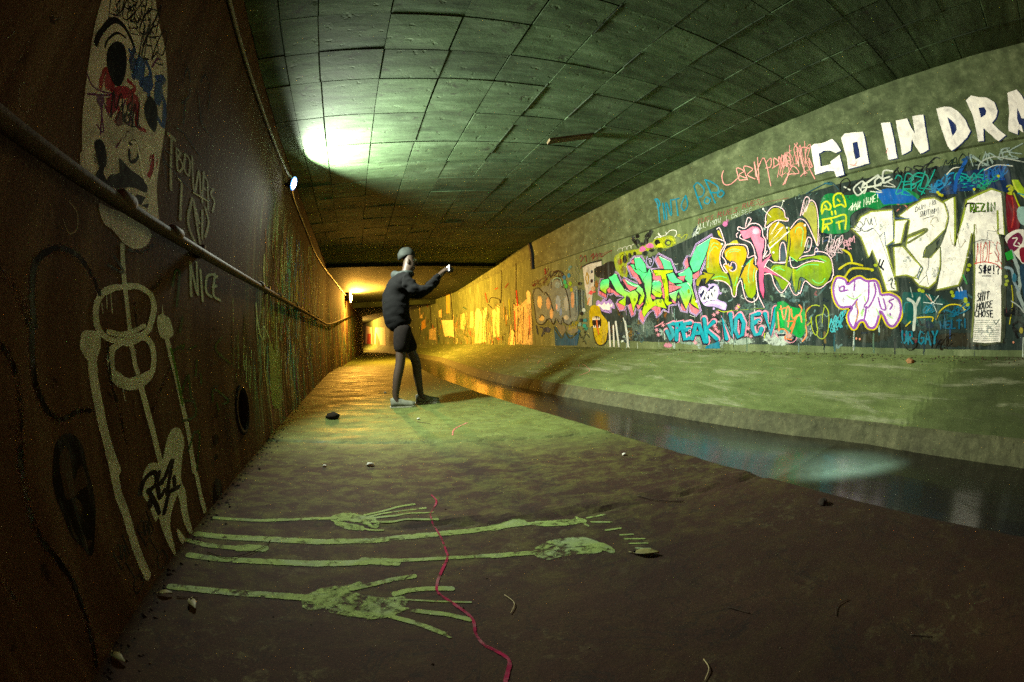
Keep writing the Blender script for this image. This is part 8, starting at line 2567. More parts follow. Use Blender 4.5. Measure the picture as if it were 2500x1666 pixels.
P 7c8448 .6 1 -,3330 720 157 -80 174 -64 110 33 -23 -198 -34 -246 -376 31 -16 248
B 0a0706 .9,2011 761 27 1 -27 -12
B 0a0706 .9,2003 491 53 -6 -56 -3
B 0a0706 .9,1918 253 54 -12 -69 -18
B 0a0706 .9,1973 359 38 -7 -44 -7
B 0a0706 .9,1879 175 32 -9 -40 -6
B 0a0706 .9,2004 599 22 -1 -24 -8
P 0c0908 .8 1 -,1813 91 76 -32 -29 -78 -80 -7 -39 44
B 0c0908 .9,1887 178 33 -9 -43 -9
=F|painted_skeleton|faded pale limbs, hands and feet of the skeleton laid out over the walkway|0.0018
S 74864a .67 .3 14/33 1 0,-692 1591 83 -7 121 -4 120 8 118 2 91 -3
S 74864a .512 .4 46/113 1 0,-159 1587 51 11 62 -39 36 -35
S 74864a .512 .4 27/64 1 0,-152 1541 44 -34 48 -20
S 74864a .66 .35 10/25 1 0,-44 1607 79 37 70 40 69 13
S 74864a .66 .35 10/25 1 0,-26 1588 92 34 73 11 73 9
S 74864a .66 .35 9/24 1 0,-20 1571 82 3 83 7 88 -5
S 74864a .66 .35 9/22 1 0,-16 1532 73 -12 61 3 118 -28
S 74864a .66 .35 9/21 1 0,-78 1511 47 -42 52 -11
S 74864a .688 .3 25/54 1 0,-715 1423 133 -9 129 -3 123 -9 119 -16 86 0
S 74864a .577 .35 23/52 1 0,-125 1386 84 -9 85 6 85 3 114 -2
S 74864a .632 .3 20/49 1 0,243 1384 115 -7 121 -1 90 -15
S 74864a .651 .35 28/70 1 0,412 1374 119 8 89 -52 128 -31
S 74864a .651 .25 15/37 1 0,743 1326 -1 -72
S 74864a .614 .35 20/40 1 0,-735 1363 54 -17 57 -11 97 -7 92 -5
S 74864a .558 .4 35/71 1 0,-509 1330 48 4 48 -3
S 74864a .67 .3 24/47 1 0,-686 1250 91 -9 90 1 142 -6 135 -10 103 -3 72 -1
S 74864a .577 .4 32/66 1 0,-58 1234 50 -13 50 -13
S 74864a .614 .35 14/30 1 0,43 1218 110 -12 99 -16 99 -19 98 -23
S 74864a .614 .35 18/40 1 0,345 1169 72 -14 57 -16
S 74864a .651 .3 24/42 1 0,-679 1036 79 3 117 1 101 -2 97 -8 60 -8
S 74864a .484 .35 75/136 1 0,-210 1009 53 23 44 -28 51 -28
S 74864a .512 .35 25/47 1 0,-194 1059 36 7 47 5 32 14
S 74864a .465 .35 41/73 1 0,-157 968 72 -20 53 -14 53 22
S 74864a .419 .4 36/66 1 0,-61 999 51 -15 43 1
S 74864a .6 .35 16/32 1 0,-102 1066 55 15 62 18 72 10
S 74864a .6 .35 15/30 1 0,16 1021 50 11 53 -3 60 -15
S 74864a .6 .35 6/11 1 0,42 987 65 -21 103 -34
S 74864a .6 .35 14/25 1 0,12 954 62 -31 60 -29 51 -37
S 74864a .6 .35 16/27 1 0,-9 916 45 -29 41 -36 43 -47
S 74864a .446 .4 49/108 1 0,497 1128 50 30 59 -1 65 -25 31 -68
S 74864a .428 .4 35/76 1 0,504 1099 78 -4 86 -29
S 74864a .6 .35 7/16 1 0,777 1176 56 -13
S 74864a .6 .35 7/15 1 0,801 1116 40 -20
S 74864a .6 .35 7/14 1 0,797 1082 56 -39
S 74864a .6 .35 6/14 1 0,789 1043 52 -34
S 74864a .6 .35 6/13 1 0,788 1003 35 -31
S 74864a .6 .35 7/18 1 0,769 1267 66 -40
S 74864a .6 .35 8/19 1 0,774 1309 78 -7
=F|painted_line|wavy magenta spray line across the walkway|0.0022
S 86103a .5 .45 11/23 1 0,264 1782 6 -81 -47 -130 -11 -92 7 -129 -5 -98 -7 -55 -38 -83 -24 -60 -9 -50 23 -56 26 -61 8 -39 -10 -53 5 -47 25 -46 8 -33 -21 -43 -20 -41 -7 -32
S b06058 .5 .4 12/31 1 0,833 3334 -150 -201 -62 -202
=K|painted_line|small pink squiggles on the sloping bank|0.003
S d08878 .7 .3 7/17 1 0,3093 7454 -138 -367
S d08878 .7 .3 6/16 1 0,2994 6790 85 11 -146 -183
S d08878 .7 .3 6/16 1 0,2940 6336 76 -79 -162 -180
S d08878 .7 .3 5/13 1 0,3035 5376 91 60 -159 -497 -166 -5
S b84a44 .6 .4 3/5 1 0,3733 3919 21 -166
S 8c4a34 .6 .4 3/6 1 0,3345 1969 -10 -51
S 0c8c50 .6 .4 3/6 1 0,3493 2377 -13 -50
S 2c3c5c .6 .4 3/3 1 0,3708 -58 -31 -41
S a8ac7c .4 .5 4/11 1 0,3212 3545 250 -150 231 -179 94 -111
S a8ac7c .4 .5 4/10 1 0,3248 3063 268 -237 114 -194 -36 -728
S a8ac7c .4 .5 3/9 1 0,3322 2163 181 -170 91 -89
S a8ac7c .4 .5 3/6 1 0,3725 1124 -293 24
S a8ac7c .4 .5 3/4 1 0,3813 896 -227 63
"""

# ------------------------------------------------------------------ paint on the surfaces
def paint_mat():
    m, nt, b = mat('spray_paint'); n = N(nt)
    a = n.new('ShaderNodeAttribute', attribute_name='col')
    v = n.coords(space='Object')
    n1 = n.noise(v, 30, 6, .72, .3); n2 = n.noise(v, 3.5, 5, .6)
    c = n.mix(.55, a.outputs[0], n.ramp(n2.outputs[0], [(.25, .34), (.5, .5), (.75, .60)]), 'OVERLAY')
    c = n.mix(.3, c, n.ramp(n1.outputs[0], [(.3, .3), (.5, .5), (.7, .62)]), 'OVERLAY')
    n3 = n.noise(v, 8, 9, .74, .7); n4 = n.noise(n.coords((1, 2.2, .45)), 5, 7, .72, .4)
    c = n.mix(1.0, c, n.ramp(n3.outputs[0], [(.30, (.50, .50, .52)), (.5, (.95, .95, .95)), (.70, (1.15, 1.15, 1.1))]), 'MULTIPLY')
    hz = n.math('MULTIPLY', n.ramp(n4.outputs[0], [(.48, 0), (.70, 1.)]), n.math('SUBTRACT', 1.30, a.outputs['Alpha'], True))
    c = n.mix(n.math('MULTIPLY', hz, .62), c, (.20, .235, .20))
    nz = n.math('ADD', n.math('MULTIPLY', n1.outputs[0], .7), n.math('MULTIPLY', n2.outputs[0], .3))
    nz = n.math('ADD', n.math('MULTIPLY', n.math('SUBTRACT', nz, .5), 1.7), .5)
    al = n.math('MULTIPLY', n.math('SUBTRACT', n.math('MULTIPLY', a.outputs['Alpha'], 1.22), nz), 6.0, True)
    n.link(c, b.inputs['Base Color']); b.inputs['Roughness'].default_value = .85; b.inputs['Specular IOR Level'].default_value = .10
    n.link(al, b.inputs['Alpha'])
    return m
M['paint'] = paint_mat()
def lin(h):
    out = []
    for i in (0, 2, 4):
        c = int(h[i:i+2], 16)/255
        out.append(c/12.92 if c <= .04045 else ((c+.055)/1.055)**2.4)
    return out
from mathutils.geometry import tessellate_polygon
def cat(p, n, closed):
    if len(p) < 3: return p
    out = []; L = len(p)
    rngk = range(L) if closed else range(L-1)
    for i in rngk:
        g = (lambda k: p[k % L]) if closed else (lambda k: p[max(0, min(L-1, k))])
        p0, p1, p2, p3 = g(i-1), g(i), g(i+1), g(i+2)
        for k in range(n):
            t = k/n
            out.append(tuple(.5*(2*b + (c-a)*t + (2*a-5*b+4*c-d)*t*t + (3*b-a-3*c+d)*t**3) for a, b, c, d in zip(p0, p1, p2, p3)))
    if not closed: out.append(p[-1])
    return out
LEVEL = {'R': 0.0, 'L': 0.0, 'F': 0.0, 'K': 0.0}
def place(w, u, v, h):
    if w == 'R': return ((yplan(RW, u)-XR if u > 16.3 else 0)-h, u, v)
    if w == 'L': return (yplan(LW, u) - XL + h, u, v)
    if w == 'F': return (u, v, floor_h(u, v) + h)
    return (u, v, bank_h(u, v) + h)
PAR = {'R': RWALL, 'L': LWALL, 'F': WALK, 'K': BANK}
def build_piece(w, name, label, base, lines):
    V, Fc, Cc = [], [], []
    for ln in lines:
        head, data = ln.split(',', 1) if ln[0] != 'P' else (None, None)
        if ln[0] == 'P':
            a, data = ln.split(',', 1)
            head = a
        hd = head.split(); k = hd[0]; col = lin(hd[1]); al = float(hd[2])
        if w == 'F': al = .33+.36*al                       # scuffed thin by feet and floods
        q = [int(t) for t in data.split()]; P = []; x = y = 0
        for i in range(0, len(q), 2): x += q[i]; y += q[i+1]; P.append((x/1000, y/1000))
        LEVEL[w] += 4e-6; h = (base if base > .003 or w in 'FK' else .0004) + LEVEL[w]
        b0 = len(V)
        if k == 'P':
            sm = int(hd[3]); col2 = lin(hd[4]) if hd[4] != '-' else None
            if sm: P = cat(P, 5, True)
            else:                                          # hand-cut edges
                R2 = []
                for a, b in zip(P, P[1:]+P[:1]):
                    d = math.hypot(b[0]-a[0], b[1]-a[1]); m_ = max(1, min(12, int(d/.035)))
                    for i in range(m_):
                        t = i/m_; x, y = a[0]+(b[0]-a[0])*t, a[1]+(b[1]-a[1])*t; q2 = 0 if i == 0 else .006
                        R2.append((x+q2*mnoise.noise((x*23, y*23, 1)), y+q2*mnoise.noise((x*23, y*23, 5))))
                P = R2
            zs = [p[1] for p in P]; z0, z1 = min(zs), max(zs)
            for p in P:
                t = (p[1]-z0)/max(1e-6, z1-z0)
                if col2:
                    t = max(0, min(1, (t-.25)/.5)); cc = [c2+(c1-c2)*t for c1, c2 in zip(col, col2)]
                else: cc = col
                V.append(place(w, p[0], p[1], h)); Cc.append((*cc, al))
            for t in tessellate_polygon([[Vector((p[0], p[1], 0)) for p in P]]):
                Fc.append(tuple(b0+i for i in t))
        elif k == 'B':
            c = P[0]; ax = (P[1][0]-c[0], P[1][1]-c[1]); ay = (P[2][0]-c[0], P[2][1]-c[1])
            V.append(place(w, c[0], c[1], h)); Cc.append((*col, al)); ns = 14
            for f, fa in ((.6, .85), (1.0, .0)):
                for i in range(ns):
                    t = 2*math.pi*i/ns; cs, s = math.cos(t)*f, math.sin(t)*f
                    V.append(place(w, c[0]+ax[0]*cs+ay[0]*s, c[1]+ax[1]*cs+ay[1]*s, h)); Cc.append((*col, al*fa))
            for i in range(ns):
                j = (i+1) % ns
                Fc.append((b0, b0+1+i, b0+1+j)); Fc.append((b0+1+i, b0+1+ns+i, b0+1+ns+j, b0+1+j))
        else:
            soft = float(hd[3]); WU, WV = ((int(t)/1000 for t in hd[4].split('/')) if '/' in hd[4] else (int(hd[4])/1000,)*2); sm, cl = int(hd[5]), int(hd[6])
            if sm: P = cat(P, 6, bool(cl))
            if w in 'FK' and len(P) > 1:                       # follow the rough ground
                R2 = [P[0]]
                for a, b in zip(P[:-1], P[1:]):
                    d = math.hypot(b[0]-a[0], b[1]-a[1]); m_ = max(1, int(d/.03))
                    for i in range(1, m_+1): R2.append((a[0]+(b[0]-a[0])*i/m_, a[1]+(b[1]-a[1])*i/m_))
                P = R2
            if cl: P = P + [P[0]]
            # broad pen: the stroke has its own width along and up the surface
            P = [(p[0]/WU, p[1]/WV) for p in P]
            r = .5; secs = []
            n = len(P)
            T = []
            for i in range(n):
                a, b = P[max(0, i-1)], P[min(n-1, i+1)]
                if cl and i in (0, n-1): a, b = P[-2], P[1]
                d = math.hypot(b[0]-a[0], b[1]-a[1]) or 1e-6; T.append(((b[0]-a[0])/d, (b[1]-a[1])/d))
            if not cl:
                for f in (.95, .7, .35): secs.append((P[0][0]-T[0][0]*r*f, P[0][1]-T[0][1]*r*f, T[0], math.sqrt(1-f*f)))
            for i in range(n):
                wob = 1+.10*mnoise.noise((P[i][0]*WU*31, P[i][1]*WV*31, h*1e4))
                secs.append((P[i][0], P[i][1], T[i], wob))
            if not cl:
                for f in (.35, .7, .95): secs.append((P[-1][0]+T[-1][0]*r*f, P[-1][1]+T[-1][1]*r*f, T[-1], math.sqrt(1-f*f)))
            for i, (x, y, t, f) in enumerate(secs):
                hh = h + 3.5e-6*i/len(secs)
                for o, aa in ((-1-soft*.35, 0), (-1+soft, 1), (1-soft, 1), (1+soft*.35, 0)):
                    V.append(place(w, (x-t[1]*r*f*o)*WU, (y+t[0]*r*f*o)*WV, hh)); Cc.append((*col, al*aa))
            for i in range(len(secs)-1):
                for c in range(3):
                    k2 = b0+i*4+c; Fc.append((k2, k2+1, k2+5, k2+4))
    me = bpy.data.meshes.new(name); me.from_pydata(V, [], Fc); me.update()
    at = me.color_attributes.new('col', 'FLOAT_COLOR', 'POINT')
    at.data.foreach_set('color', [c for q in Cc for c in q])
    me.materials.append(M['paint'])
    o = bpy.data.objects.new(name, me); COL.objects.link(o); o.parent = PAR[w]
    if label and label != 'None': o['label'] = label
def undertags():
    # years of older tags, scuffs and drips under the big pieces
    r = random.Random(23); out = []
    pal = ['5f7c78', '3c5a5a', '93a59c', '16202a', '22303c', '4a6450', '0c1013', 'b4bfb2', '1e4a50', '6c5a30', '2c4468', '74343c']
    for i in range(420):
        y = r.uniform(-1.6, 5.5); z = r.uniform(.50, 1.72 - max(0, y-3)*.09); c = r.choice(pal[:8] if r.random() < .75 else pal)
        L = r.uniform(.03, .16); a = r.uniform(.50, .80); k = r.random()
        if k < .45: pts = [(0, 0), (r.uniform(-8, 8), -L*500), (r.uniform(-8, 8), -L*500)]
        elif k < .8: pts = [(0, 0)] + [(r.uniform(-60, 60), r.uniform(-45, 45)) for q in range(5)]
        else: pts = [(0, 0), (r.uniform(-90, 90), r.uniform(-25, 25)), (r.uniform(-60, 60), r.uniform(-25, 25))]
        out.append('S %s %.2f .5 %d 1 0,%d %d ' % (c, a, r.randint(6, 34), y*1000, z*1000) + ' '.join('%d %d' % p for p in pts[1:]))
    for i in range(240):                                       # peeling and soot on the orange-lit end
        y = r.uniform(8.9, 17); z = r.uniform(.5, 1.6)**1; L = r.uniform(60, 420)
        out.append('S %s %.2f .5 %d 1 0,%d %d %d %d %d %d' % (r.choice(['c4ac7c', 'd0bc8c', '2a2410', '4c4014', '18140a', '8c6418', 'a88c50', '5c3010', '3c4c3c', 'b89c68']), r.uniform(.42, .62), r.randint(10, 60), y*1000, z*1000, r.uniform(-12, 12), -L*.5, r.uniform(-14, 14), -min(L*.5, (z-.45)*1000-L*.5 if (z-.45)*1000 > L*.5 else 1)))
    return out
def build_paint():
    cur = None
    for ln in PAINT.strip().split('\n') + ['=end|||0']:
        if ln[0] == '=':
            if cur and cur[4]: build_piece(*cur[:4], cur[4] + (undertags() if cur[1] == 'painted_background' else []))
            f = ln[1:].split('|'); cur = [f[0], f[1], f[2], float(f[3]), []]
        else: cur[4].append(ln)
build_paint()

# ------------------------------------------------------------------ pipe, cable, lamps
PX = XL+.042
def build_pipe():
    root = empty('drain_pipe', (PX, 0, 1.08))
    tag(root, 'long slim conduit pipe running along the left wall below the lamps', 'pipe')
    pts = [(PX, Y0, 1.058), (PX, 2, 1.063), (PX, 5, 1.063), (PX, 7.6, 1.05), (PX+.004, 9.2, 1.06), (PX+.09, 10.8, 1.17), (PX+.2, 13, 1.36), (PX+.36, 16, 1.62), (PX+.56, 20, 1.93), (PX+.7, 23, 2.08)]
    bm = bmesh.new(); add_tube(bm, [(a-PX, b, c-1.08) for a, b, c in smooth_path(pts, 6)], .020, 14)
    bmobj('pipe_run', bm, M['pipe'], root, True)
    for y in (1.03, 1.42, 2.9, 3.6, 4.6, 5.7, 6.8):
        bm = bmesh.new(); add_tube(bm, [(0, y-.045, -.003), (0, y-.035, -.003), (0, y+.035, -.003), (0, y+.045, -.003)], [.0205, .024, .024, .0205], 14)
        bmobj('coupling', bm, M['pipe'], root, True)
    for y in (.2, 1.75, 3.2, 5.1, 7.2):
        bm = bmesh.new(); add_box(bm, (-.02, y, -.003), (.046, .02, .055)); bmesh.ops.bevel(bm, geom=bm.edges[:], offset=.004, segments=1)
        bmobj('pipe_clamp', bm, M['dark_metal'], root)
build_pipe()
def build_cable():
    bm = bmesh.new(); x = XL+.016
    pts = [(x, Y0, 2.14), (x, 1.4, 2.172), (x, 2.4, 2.186), (x, 3.2, 2.205), (x+.02, 3.6, 2.19), (x+.05, 3.72, 2.17)]
    add_tube(bm, smooth_path(pts, 6), .0105, 8)
    pts = [(x+.05, 3.84, 2.13), (x, 4.3, 2.16), (x, 5.6, 2.13), (x, 6.6, 2.09), (x+.02, 8.2, 2.12), (x+.05, 9.6, 2.17), (x+.12, 11, 2.18), (x+.2, 12.6, 2.17), (x+.27, 13.8, 2.16), (x+.29, 14.1, 2.12)]
    add_tube(bm, smooth_path(pts, 6), .0105, 8)
    pts = [(x+.30, 14.5, 2.10), (x+.45, 17, 2.02), (x+.62, 20, 2.05), (x+.8, 23.5, 2.1)]
    add_tube(bm, smooth_path(pts, 5), .0105, 8)
    o = bmobj('lamp_cable', bm, M['black_rubber'], None, True)
    tag(o, 'thin cable strung high on the left wall from lamp to lamp', 'cable')
build_cable()
def lamp(loc, n, col, power, strength, label, big=1.0):
    """bulkhead lamp: wall plate, cast body, rim and glowing lens, with its own light just off the lens"""
    n = Vector(n).normalized()
    root = empty('wall_lamp', loc); tag(root, label, 'lamp', 'bulkhead lamps on the left wall')
    q = n.to_track_quat('Z', 'Y').to_matrix()
    def disc(bm, prof, seg=28):
        rings = [[bm.verts.new(q @ Vector((r*big*math.cos(2*math.pi*k/seg), r*big*1.2*math.sin(2*math.pi*k/seg), h*big))) for k in range(seg)] for h, r in prof]
        for a, b in zip(rings[:-1], rings[1:]):
            for k in range(seg): bm.faces.new((a[k], a[(k+1) % seg], b[(k+1) % seg], b[k]))
        bm.faces.new(rings[0][::-1]); bm.faces.new(rings[-1])
    bm = bmesh.new(); disc(bm, [(-.075, .045), (-.06, .06), (-.012, .072), (-.004, .076), (.004, .076), (.006, .066)])
    bmobj('lamp_body', bm, M['dark_metal'], root, True)
    bm = bmesh.new(); disc(bm, [(.0065, .062), (.016, .056), (.024, .040), (.028, .015)])
    bmobj('lens', bm, glow('lit_lens', col, strength), root, True)
    bm = bmesh.new(); disc(bm, [(.0, .064), (.004, .082), (.010, .080), (.012, .064)])
    bmobj('lens_rim', bm, glow('lit_rim', (.05, .32, 1.0) if loc[1] < 9 else (1, .5, .1), 3.0), root, True)
    bm = bmesh.new(); add_tube(bm, [n*-.07, Vector((XL+.01-loc[0] if loc[1] < 9 else -.22, n.y*-.1, -.02))], .014, 8)
    bmobj('bracket', bm, M['dark_metal'], root)
    if loc[1] > 9:                                        # bare bulb: also throws light sideways along its own wall
        pd = bpy.data.lights.new('bulb_light', 'POINT'); pd.energy = power*.55; pd.color = col; pd.shadow_soft_size = .05
        po = bpy.data.objects.new('bulb_light', pd); COL.objects.link(po); po.parent = root; po.location = n*.12*big
    ld = bpy.data.lights.new('lamp_light', 'AREA'); ld.shape = 'DISK'; ld.size = (.30 if loc[1] < 9 else .2); ld.spread = R_(152 if loc[1] < 9 else 180); ld.energy = power; ld.color = col
    lo = bpy.data.objects.new('lamp_light', ld); COL.objects.link(lo); lo.parent = root
    lo.location = n*.032*big; lo.rotation_euler = (-n).to_track_quat('Z', 'Y').to_euler() if False else n.to_track_quat('-Z', 'Y').to_euler()
    return root

# ------------------------------------------------------------------ person
def skin_obj(name, verts, edges, m, parent, sub=2, root=0):
    me = bpy.data.meshes.new(name); me.from_pydata([v[0] for v in verts], edges, []); me.update()
    o = bpy.data.objects.new(name, me); COL.objects.link(o)
    o.modifiers.new('skin', 'SKIN'); me.skin_vertices or None
    if not me.skin_vertices:
        bmx = bmesh.new(); bmx.from_mesh(me); bmx.verts.layers.skin.verify(); bmx.to_mesh(me); bmx.free()
    for i, v in enumerate(verts):
        r = v[1]; sv = me.skin_vertices[0].data[i]; sv.radius = (r if isinstance(r, tuple) else (r, r)); sv.use_root = (i == root)
    sm = o.modifiers.new('sub', 'SUBSURF'); sm.levels = sub; sm.render_levels = sub
    dg = bpy.context.evaluated_depsgraph_get(); ev = o.evaluated_get(dg)
    nm = bpy.data.meshes.new_from_object(ev); nm.name = name
    for p in nm.polygons: p.use_smooth = True
    o.modifiers.clear(); o.data = nm; nm.materials.clear(); nm.materials.append(m)
    if parent is not None: o.parent = parent
    return o
def chain(n0, n): return [(n0+i, n0+i+1) for i in range(n-1)]
def build_person():
    skin = flat('skin', (.042, .027, .018), .55, var=.12); jacket = flat('jacket_cloth', (.002, .002, .002), .95, var=.4, bumpn=.3)
    shorts = flat('shorts_cloth', (.007, .005, .004), .95, var=.3); hair = flat('dark_hair', (.016, .019, .016), .8, var=.3)
    shoe = flat('shoe_canvas', (.13, .14, .10), .7, var=.3); sole = flat('shoe_sole', (.3, .31, .24), .7)
    root = empty('person', (.47, 4.45, -.024))
    tag(root, 'person in a dark hooded jacket and shorts holding a phone up toward the right wall', 'person')
    # body: pelvis, spine, neck, head, arms with hands, legs ; faces +x, a little away from the camera
    V = [((-.03, 0, .88), (.095, .08)), ((-.04, 0, 1.03), (.115, .10)), ((-.035, 0, 1.18), (.12, .115)), ((-.01, 0, 1.31), (.09, .10)), ((.035, 0, 1.40), .05), ((.06, 0, 1.46), .052), ((.07, 0, 1.52), (.080, .066)), ((.055, 0, 1.585), (.088, .072)), ((.045, 0, 1.645), (.060, .052)), ((.115, 0, 1.475), (.045, .045))]
    E = [(0, 1), (1, 2), (2, 3), (3, 4), (4, 5), (5, 6), (6, 7), (7, 8), (5, 9)]
    def limb(at, pts):
        k = len(V); V.extend(pts); E.append((at, k)); E.extend(chain(k, len(pts))); return k+len(pts)-1
    # near arm (right side of the picture depth: towards the camera) bent with the hand up at the phone; far arm the same
    for s, hx in ((-1, .455), (1, .475)):
        w = limb(3, [((0, s*.165, 1.30), .055), ((.10, s*.20, 1.20), .048), ((.21, s*.20, 1.19), .044), ((.33, s*.10, 1.30), .036), ((hx-.06, s*.045, 1.385), .026)])
        palm = limb(w, [((hx-.02, s*.035, 1.415), (.034, .020)), ((hx+.01, s*.03, 1.435), (.034, .018))])
        for q, (dx, dz, L) in enumerate(((.03, -.018, .055), (.034, -.004, .066), (.03, .010, .060), (.02, .022, .046))):
            limb(palm, [((hx+.03+dx*.2, s*(.034-.004*q), 1.435+dz), .0095), ((hx+.03+L*.6, s*.030, 1.440+dz), .0088), ((hx+.02+L, s*.012, 1.445+dz), .0075)])
        limb(palm-1, [((hx-.01, s*.010, 1.44), .010), ((hx+.012, s*.004, 1.463), .0085)])
    for s, kx, fx in ((-1, -.06, -.12), (1, .13, .17)):
        limb(0, [((-.02, s*.08, .80), .066), (((-.03+kx)/2, s*.088, .64), .060), ((kx, s*.09, .46), .056), ((kx*.5+fx*.5-.012, s*.09, .30), .052), ((fx-.01, s*.09, .12), .036), ((fx, s*.09, .055), .040), ((fx+.08, s*.095, .035), .036)])
    body = skin_obj('body', V, E, skin, root)
    # jacket with hood, a size over the body
    V = [((-.03, 0, .785), (.155, .14)), ((-.075, 0, .93), (.19, .155)), ((-.085, 0, 1.08), (.19, .16)), ((-.065, 0, 1.22), (.17, .16)), ((-.012, 0, 1.325), (.105, .13)), ((.022, 0, 1.395), (.075, .08))]
    E = chain(0, 6)
    for s, hx in ((-1, .455), (1, .475)):
        limb(4, [((.0, s*.17, 1.305), .072), ((.10, s*.21, 1.20), .064), ((.21, s*.21, 1.19), .060), ((.33, s*.105, 1.30), .050), ((hx-.075, s*.05, 1.378), .039)])
    jk = skin_obj('jacket', V, E, jacket, root, 3)
    for v in jk.data.vertices:                              # creases of the cloth
        p = v.co; f = mnoise.noise((p.x*9, p.y*9, p.z*22))*.017 + mnoise.noise((p.x*20, p.y*20, p.z*36))*.009
        v.co = p + v.normal*f
    V = [((-.075, -.085, 1.36), .045), ((-.10, 0, 1.395), .052), ((-.075, .085, 1.36), .045), ((.02, .11, 1.385), .036), ((.09, .06, 1.385), .030), ((.09, -.06, 1.385), .030), ((.02, -.11, 1.385), .036)]
    hood = skin_obj('hood', V, chain(0, 7)+[(6, 0)], flat('hood_cloth', (.022, .027, .025), .85, var=.4), jk)
    V = [((-.03, 0, .86), (.09, .09))]; E = []
    for s, kx in ((-1, -.06), (1, .13)):
        limb(0, [((-.02, s*.082, .80), .108), (((-.03+kx)/2, s*.090, .66), .090), ((kx*.8, s*.090, .55), .080)])
    skin_obj('shorts', V, E, shorts, root)
    # hair, ear, face
    bm = bmesh.new(); bmesh.ops.create_uvsphere(bm, u_segments=24, v_segments=14, radius=1)
    for v in list(bm.verts):
        if v.co.z < -.12: v.co.z = -.12; v.co.x *= 1.0
        k = 1+.07*mnoise.noise(v.co*3.1)+.03*mnoise.noise(v.co*9); back = max(0, -v.co.x)
        v.co = Vector((v.co.x*.094*k+.036, v.co.y*.081*k, v.co.z*(.092 if v.co.z > 0 else .092+.35*back)*k+1.592))
    bmobj('hair', bm, hair, root, True)
    bm = bmesh.new(); bmesh.ops.create_uvsphere(bm, u_segments=12, v_segments=8, radius=1)
    for v in bm.verts: v.co = Vector((v.co.x*.012+.148, v.co.y*.013, v.co.z*.02+1.515))
    bmobj('nose', bm, skin, body, True)
    for s in (-1, 1):
        bm = bmesh.new(); bmesh.ops.create_uvsphere(bm, u_segments=10, v_segments=8, radius=1)
        for v in bm.verts: v.co = Vector((v.co.x*.018+.045, v.co.y*.008+s*.078, v.co.z*.03+1.515))
        bmobj('ear', bm, skin, body, True)
        bm = bmesh.new(); bmesh.ops.create_uvsphere(bm, u_segments=10, v_segments=8, radius=.011)
        for v in bm.verts: v.co += Vector((.128, s*.03, 1.538))
        bmobj('eye', bm, flat('eye', (.5, .5, .48), .3), body, True)
    bm = bmesh.new(); add_box(bm, (.137, 0, 1.475), (.012, .045, .008)); bmesh.ops.bevel(bm, geom=bm.edges[:], offset=.003, segments=2)
    bmobj('mouth', bm, flat('lips', (.20, .08, .07), .5), body)
    for s, fx in ((-1, -.12), (1, .17)):
        bm = bmesh.new()
        prof = [(-.065, .030, .085), (-.03, .036, .10), (.03, .040, .088), (.09, .044, .062), (.15, .042, .05), (.19, .026, .04)]
        rings = []
        for (x, w, h) in prof:
            rings.append([bm.verts.new((fx+x, s*.093+w*math.cos(a), .016+max(0, math.sin(a))*h - (0 if math.sin(a) >= 0 else 0))) for a in [2*math.pi*k/14 for k in range(14)]])
        for a, b in zip(rings[:-1], rings[1:]):
            for k in range(14): bm.faces.new((a[k], a[(k+1) % 14], b[(k+1) % 14], b[k]))
        bm.faces.new(rings[0][::-1]); bm.faces.new(rings[-1]); bmesh.ops.recalc_face_normals(bm, faces=bm.faces)
        so = bmobj('shoe', bm, shoe, root, True)
        bm = bmesh.new(); outl = [(-.072, .032), (-.03, .04), (.04, .044), (.10, .049), (.155, .046), (.197, .026)]
        top = [bm.verts.new((fx+x, s*.093+w, .018)) for x, w in outl]+[bm.verts.new((fx+x, s*.093-w, .018)) for x, w in outl[::-1]]
        bot = [bm.verts.new((v.co.x, v.co.y, -.004)) for v in top]
        bm.faces.new(top); bm.faces.new(bot[::-1])
        for k in range(len(top)): bm.faces.new((top[k], bot[k], bot[(k+1) % len(top)], top[(k+1) % len(top)]))
        bmesh.ops.recalc_face_normals(bm, faces=bm.faces); bmobj('sole', bm, sole, so)
    ph = empty('phone', (.47+.495, 4.45, 1.425)); tag(ph, 'phone with a lit screen held up in both hands of the standing person', 'phone')
    bm = bmesh.new(); add_box(bm, (0, 0, 0), (.009, .15, .072)); bmesh.ops.bevel(bm, geom=bm.edges[:], offset=.003, segments=2); bmobj('phone_body', bm, M['dark_metal'], ph)
    bm = bmesh.new(); add_box(bm, (-.0052, 0, 0), (.001, .138, .064)); bmobj('screen', bm, glow('lit_screen', (.62, .66, 1.0), .7), ph)
build_person()

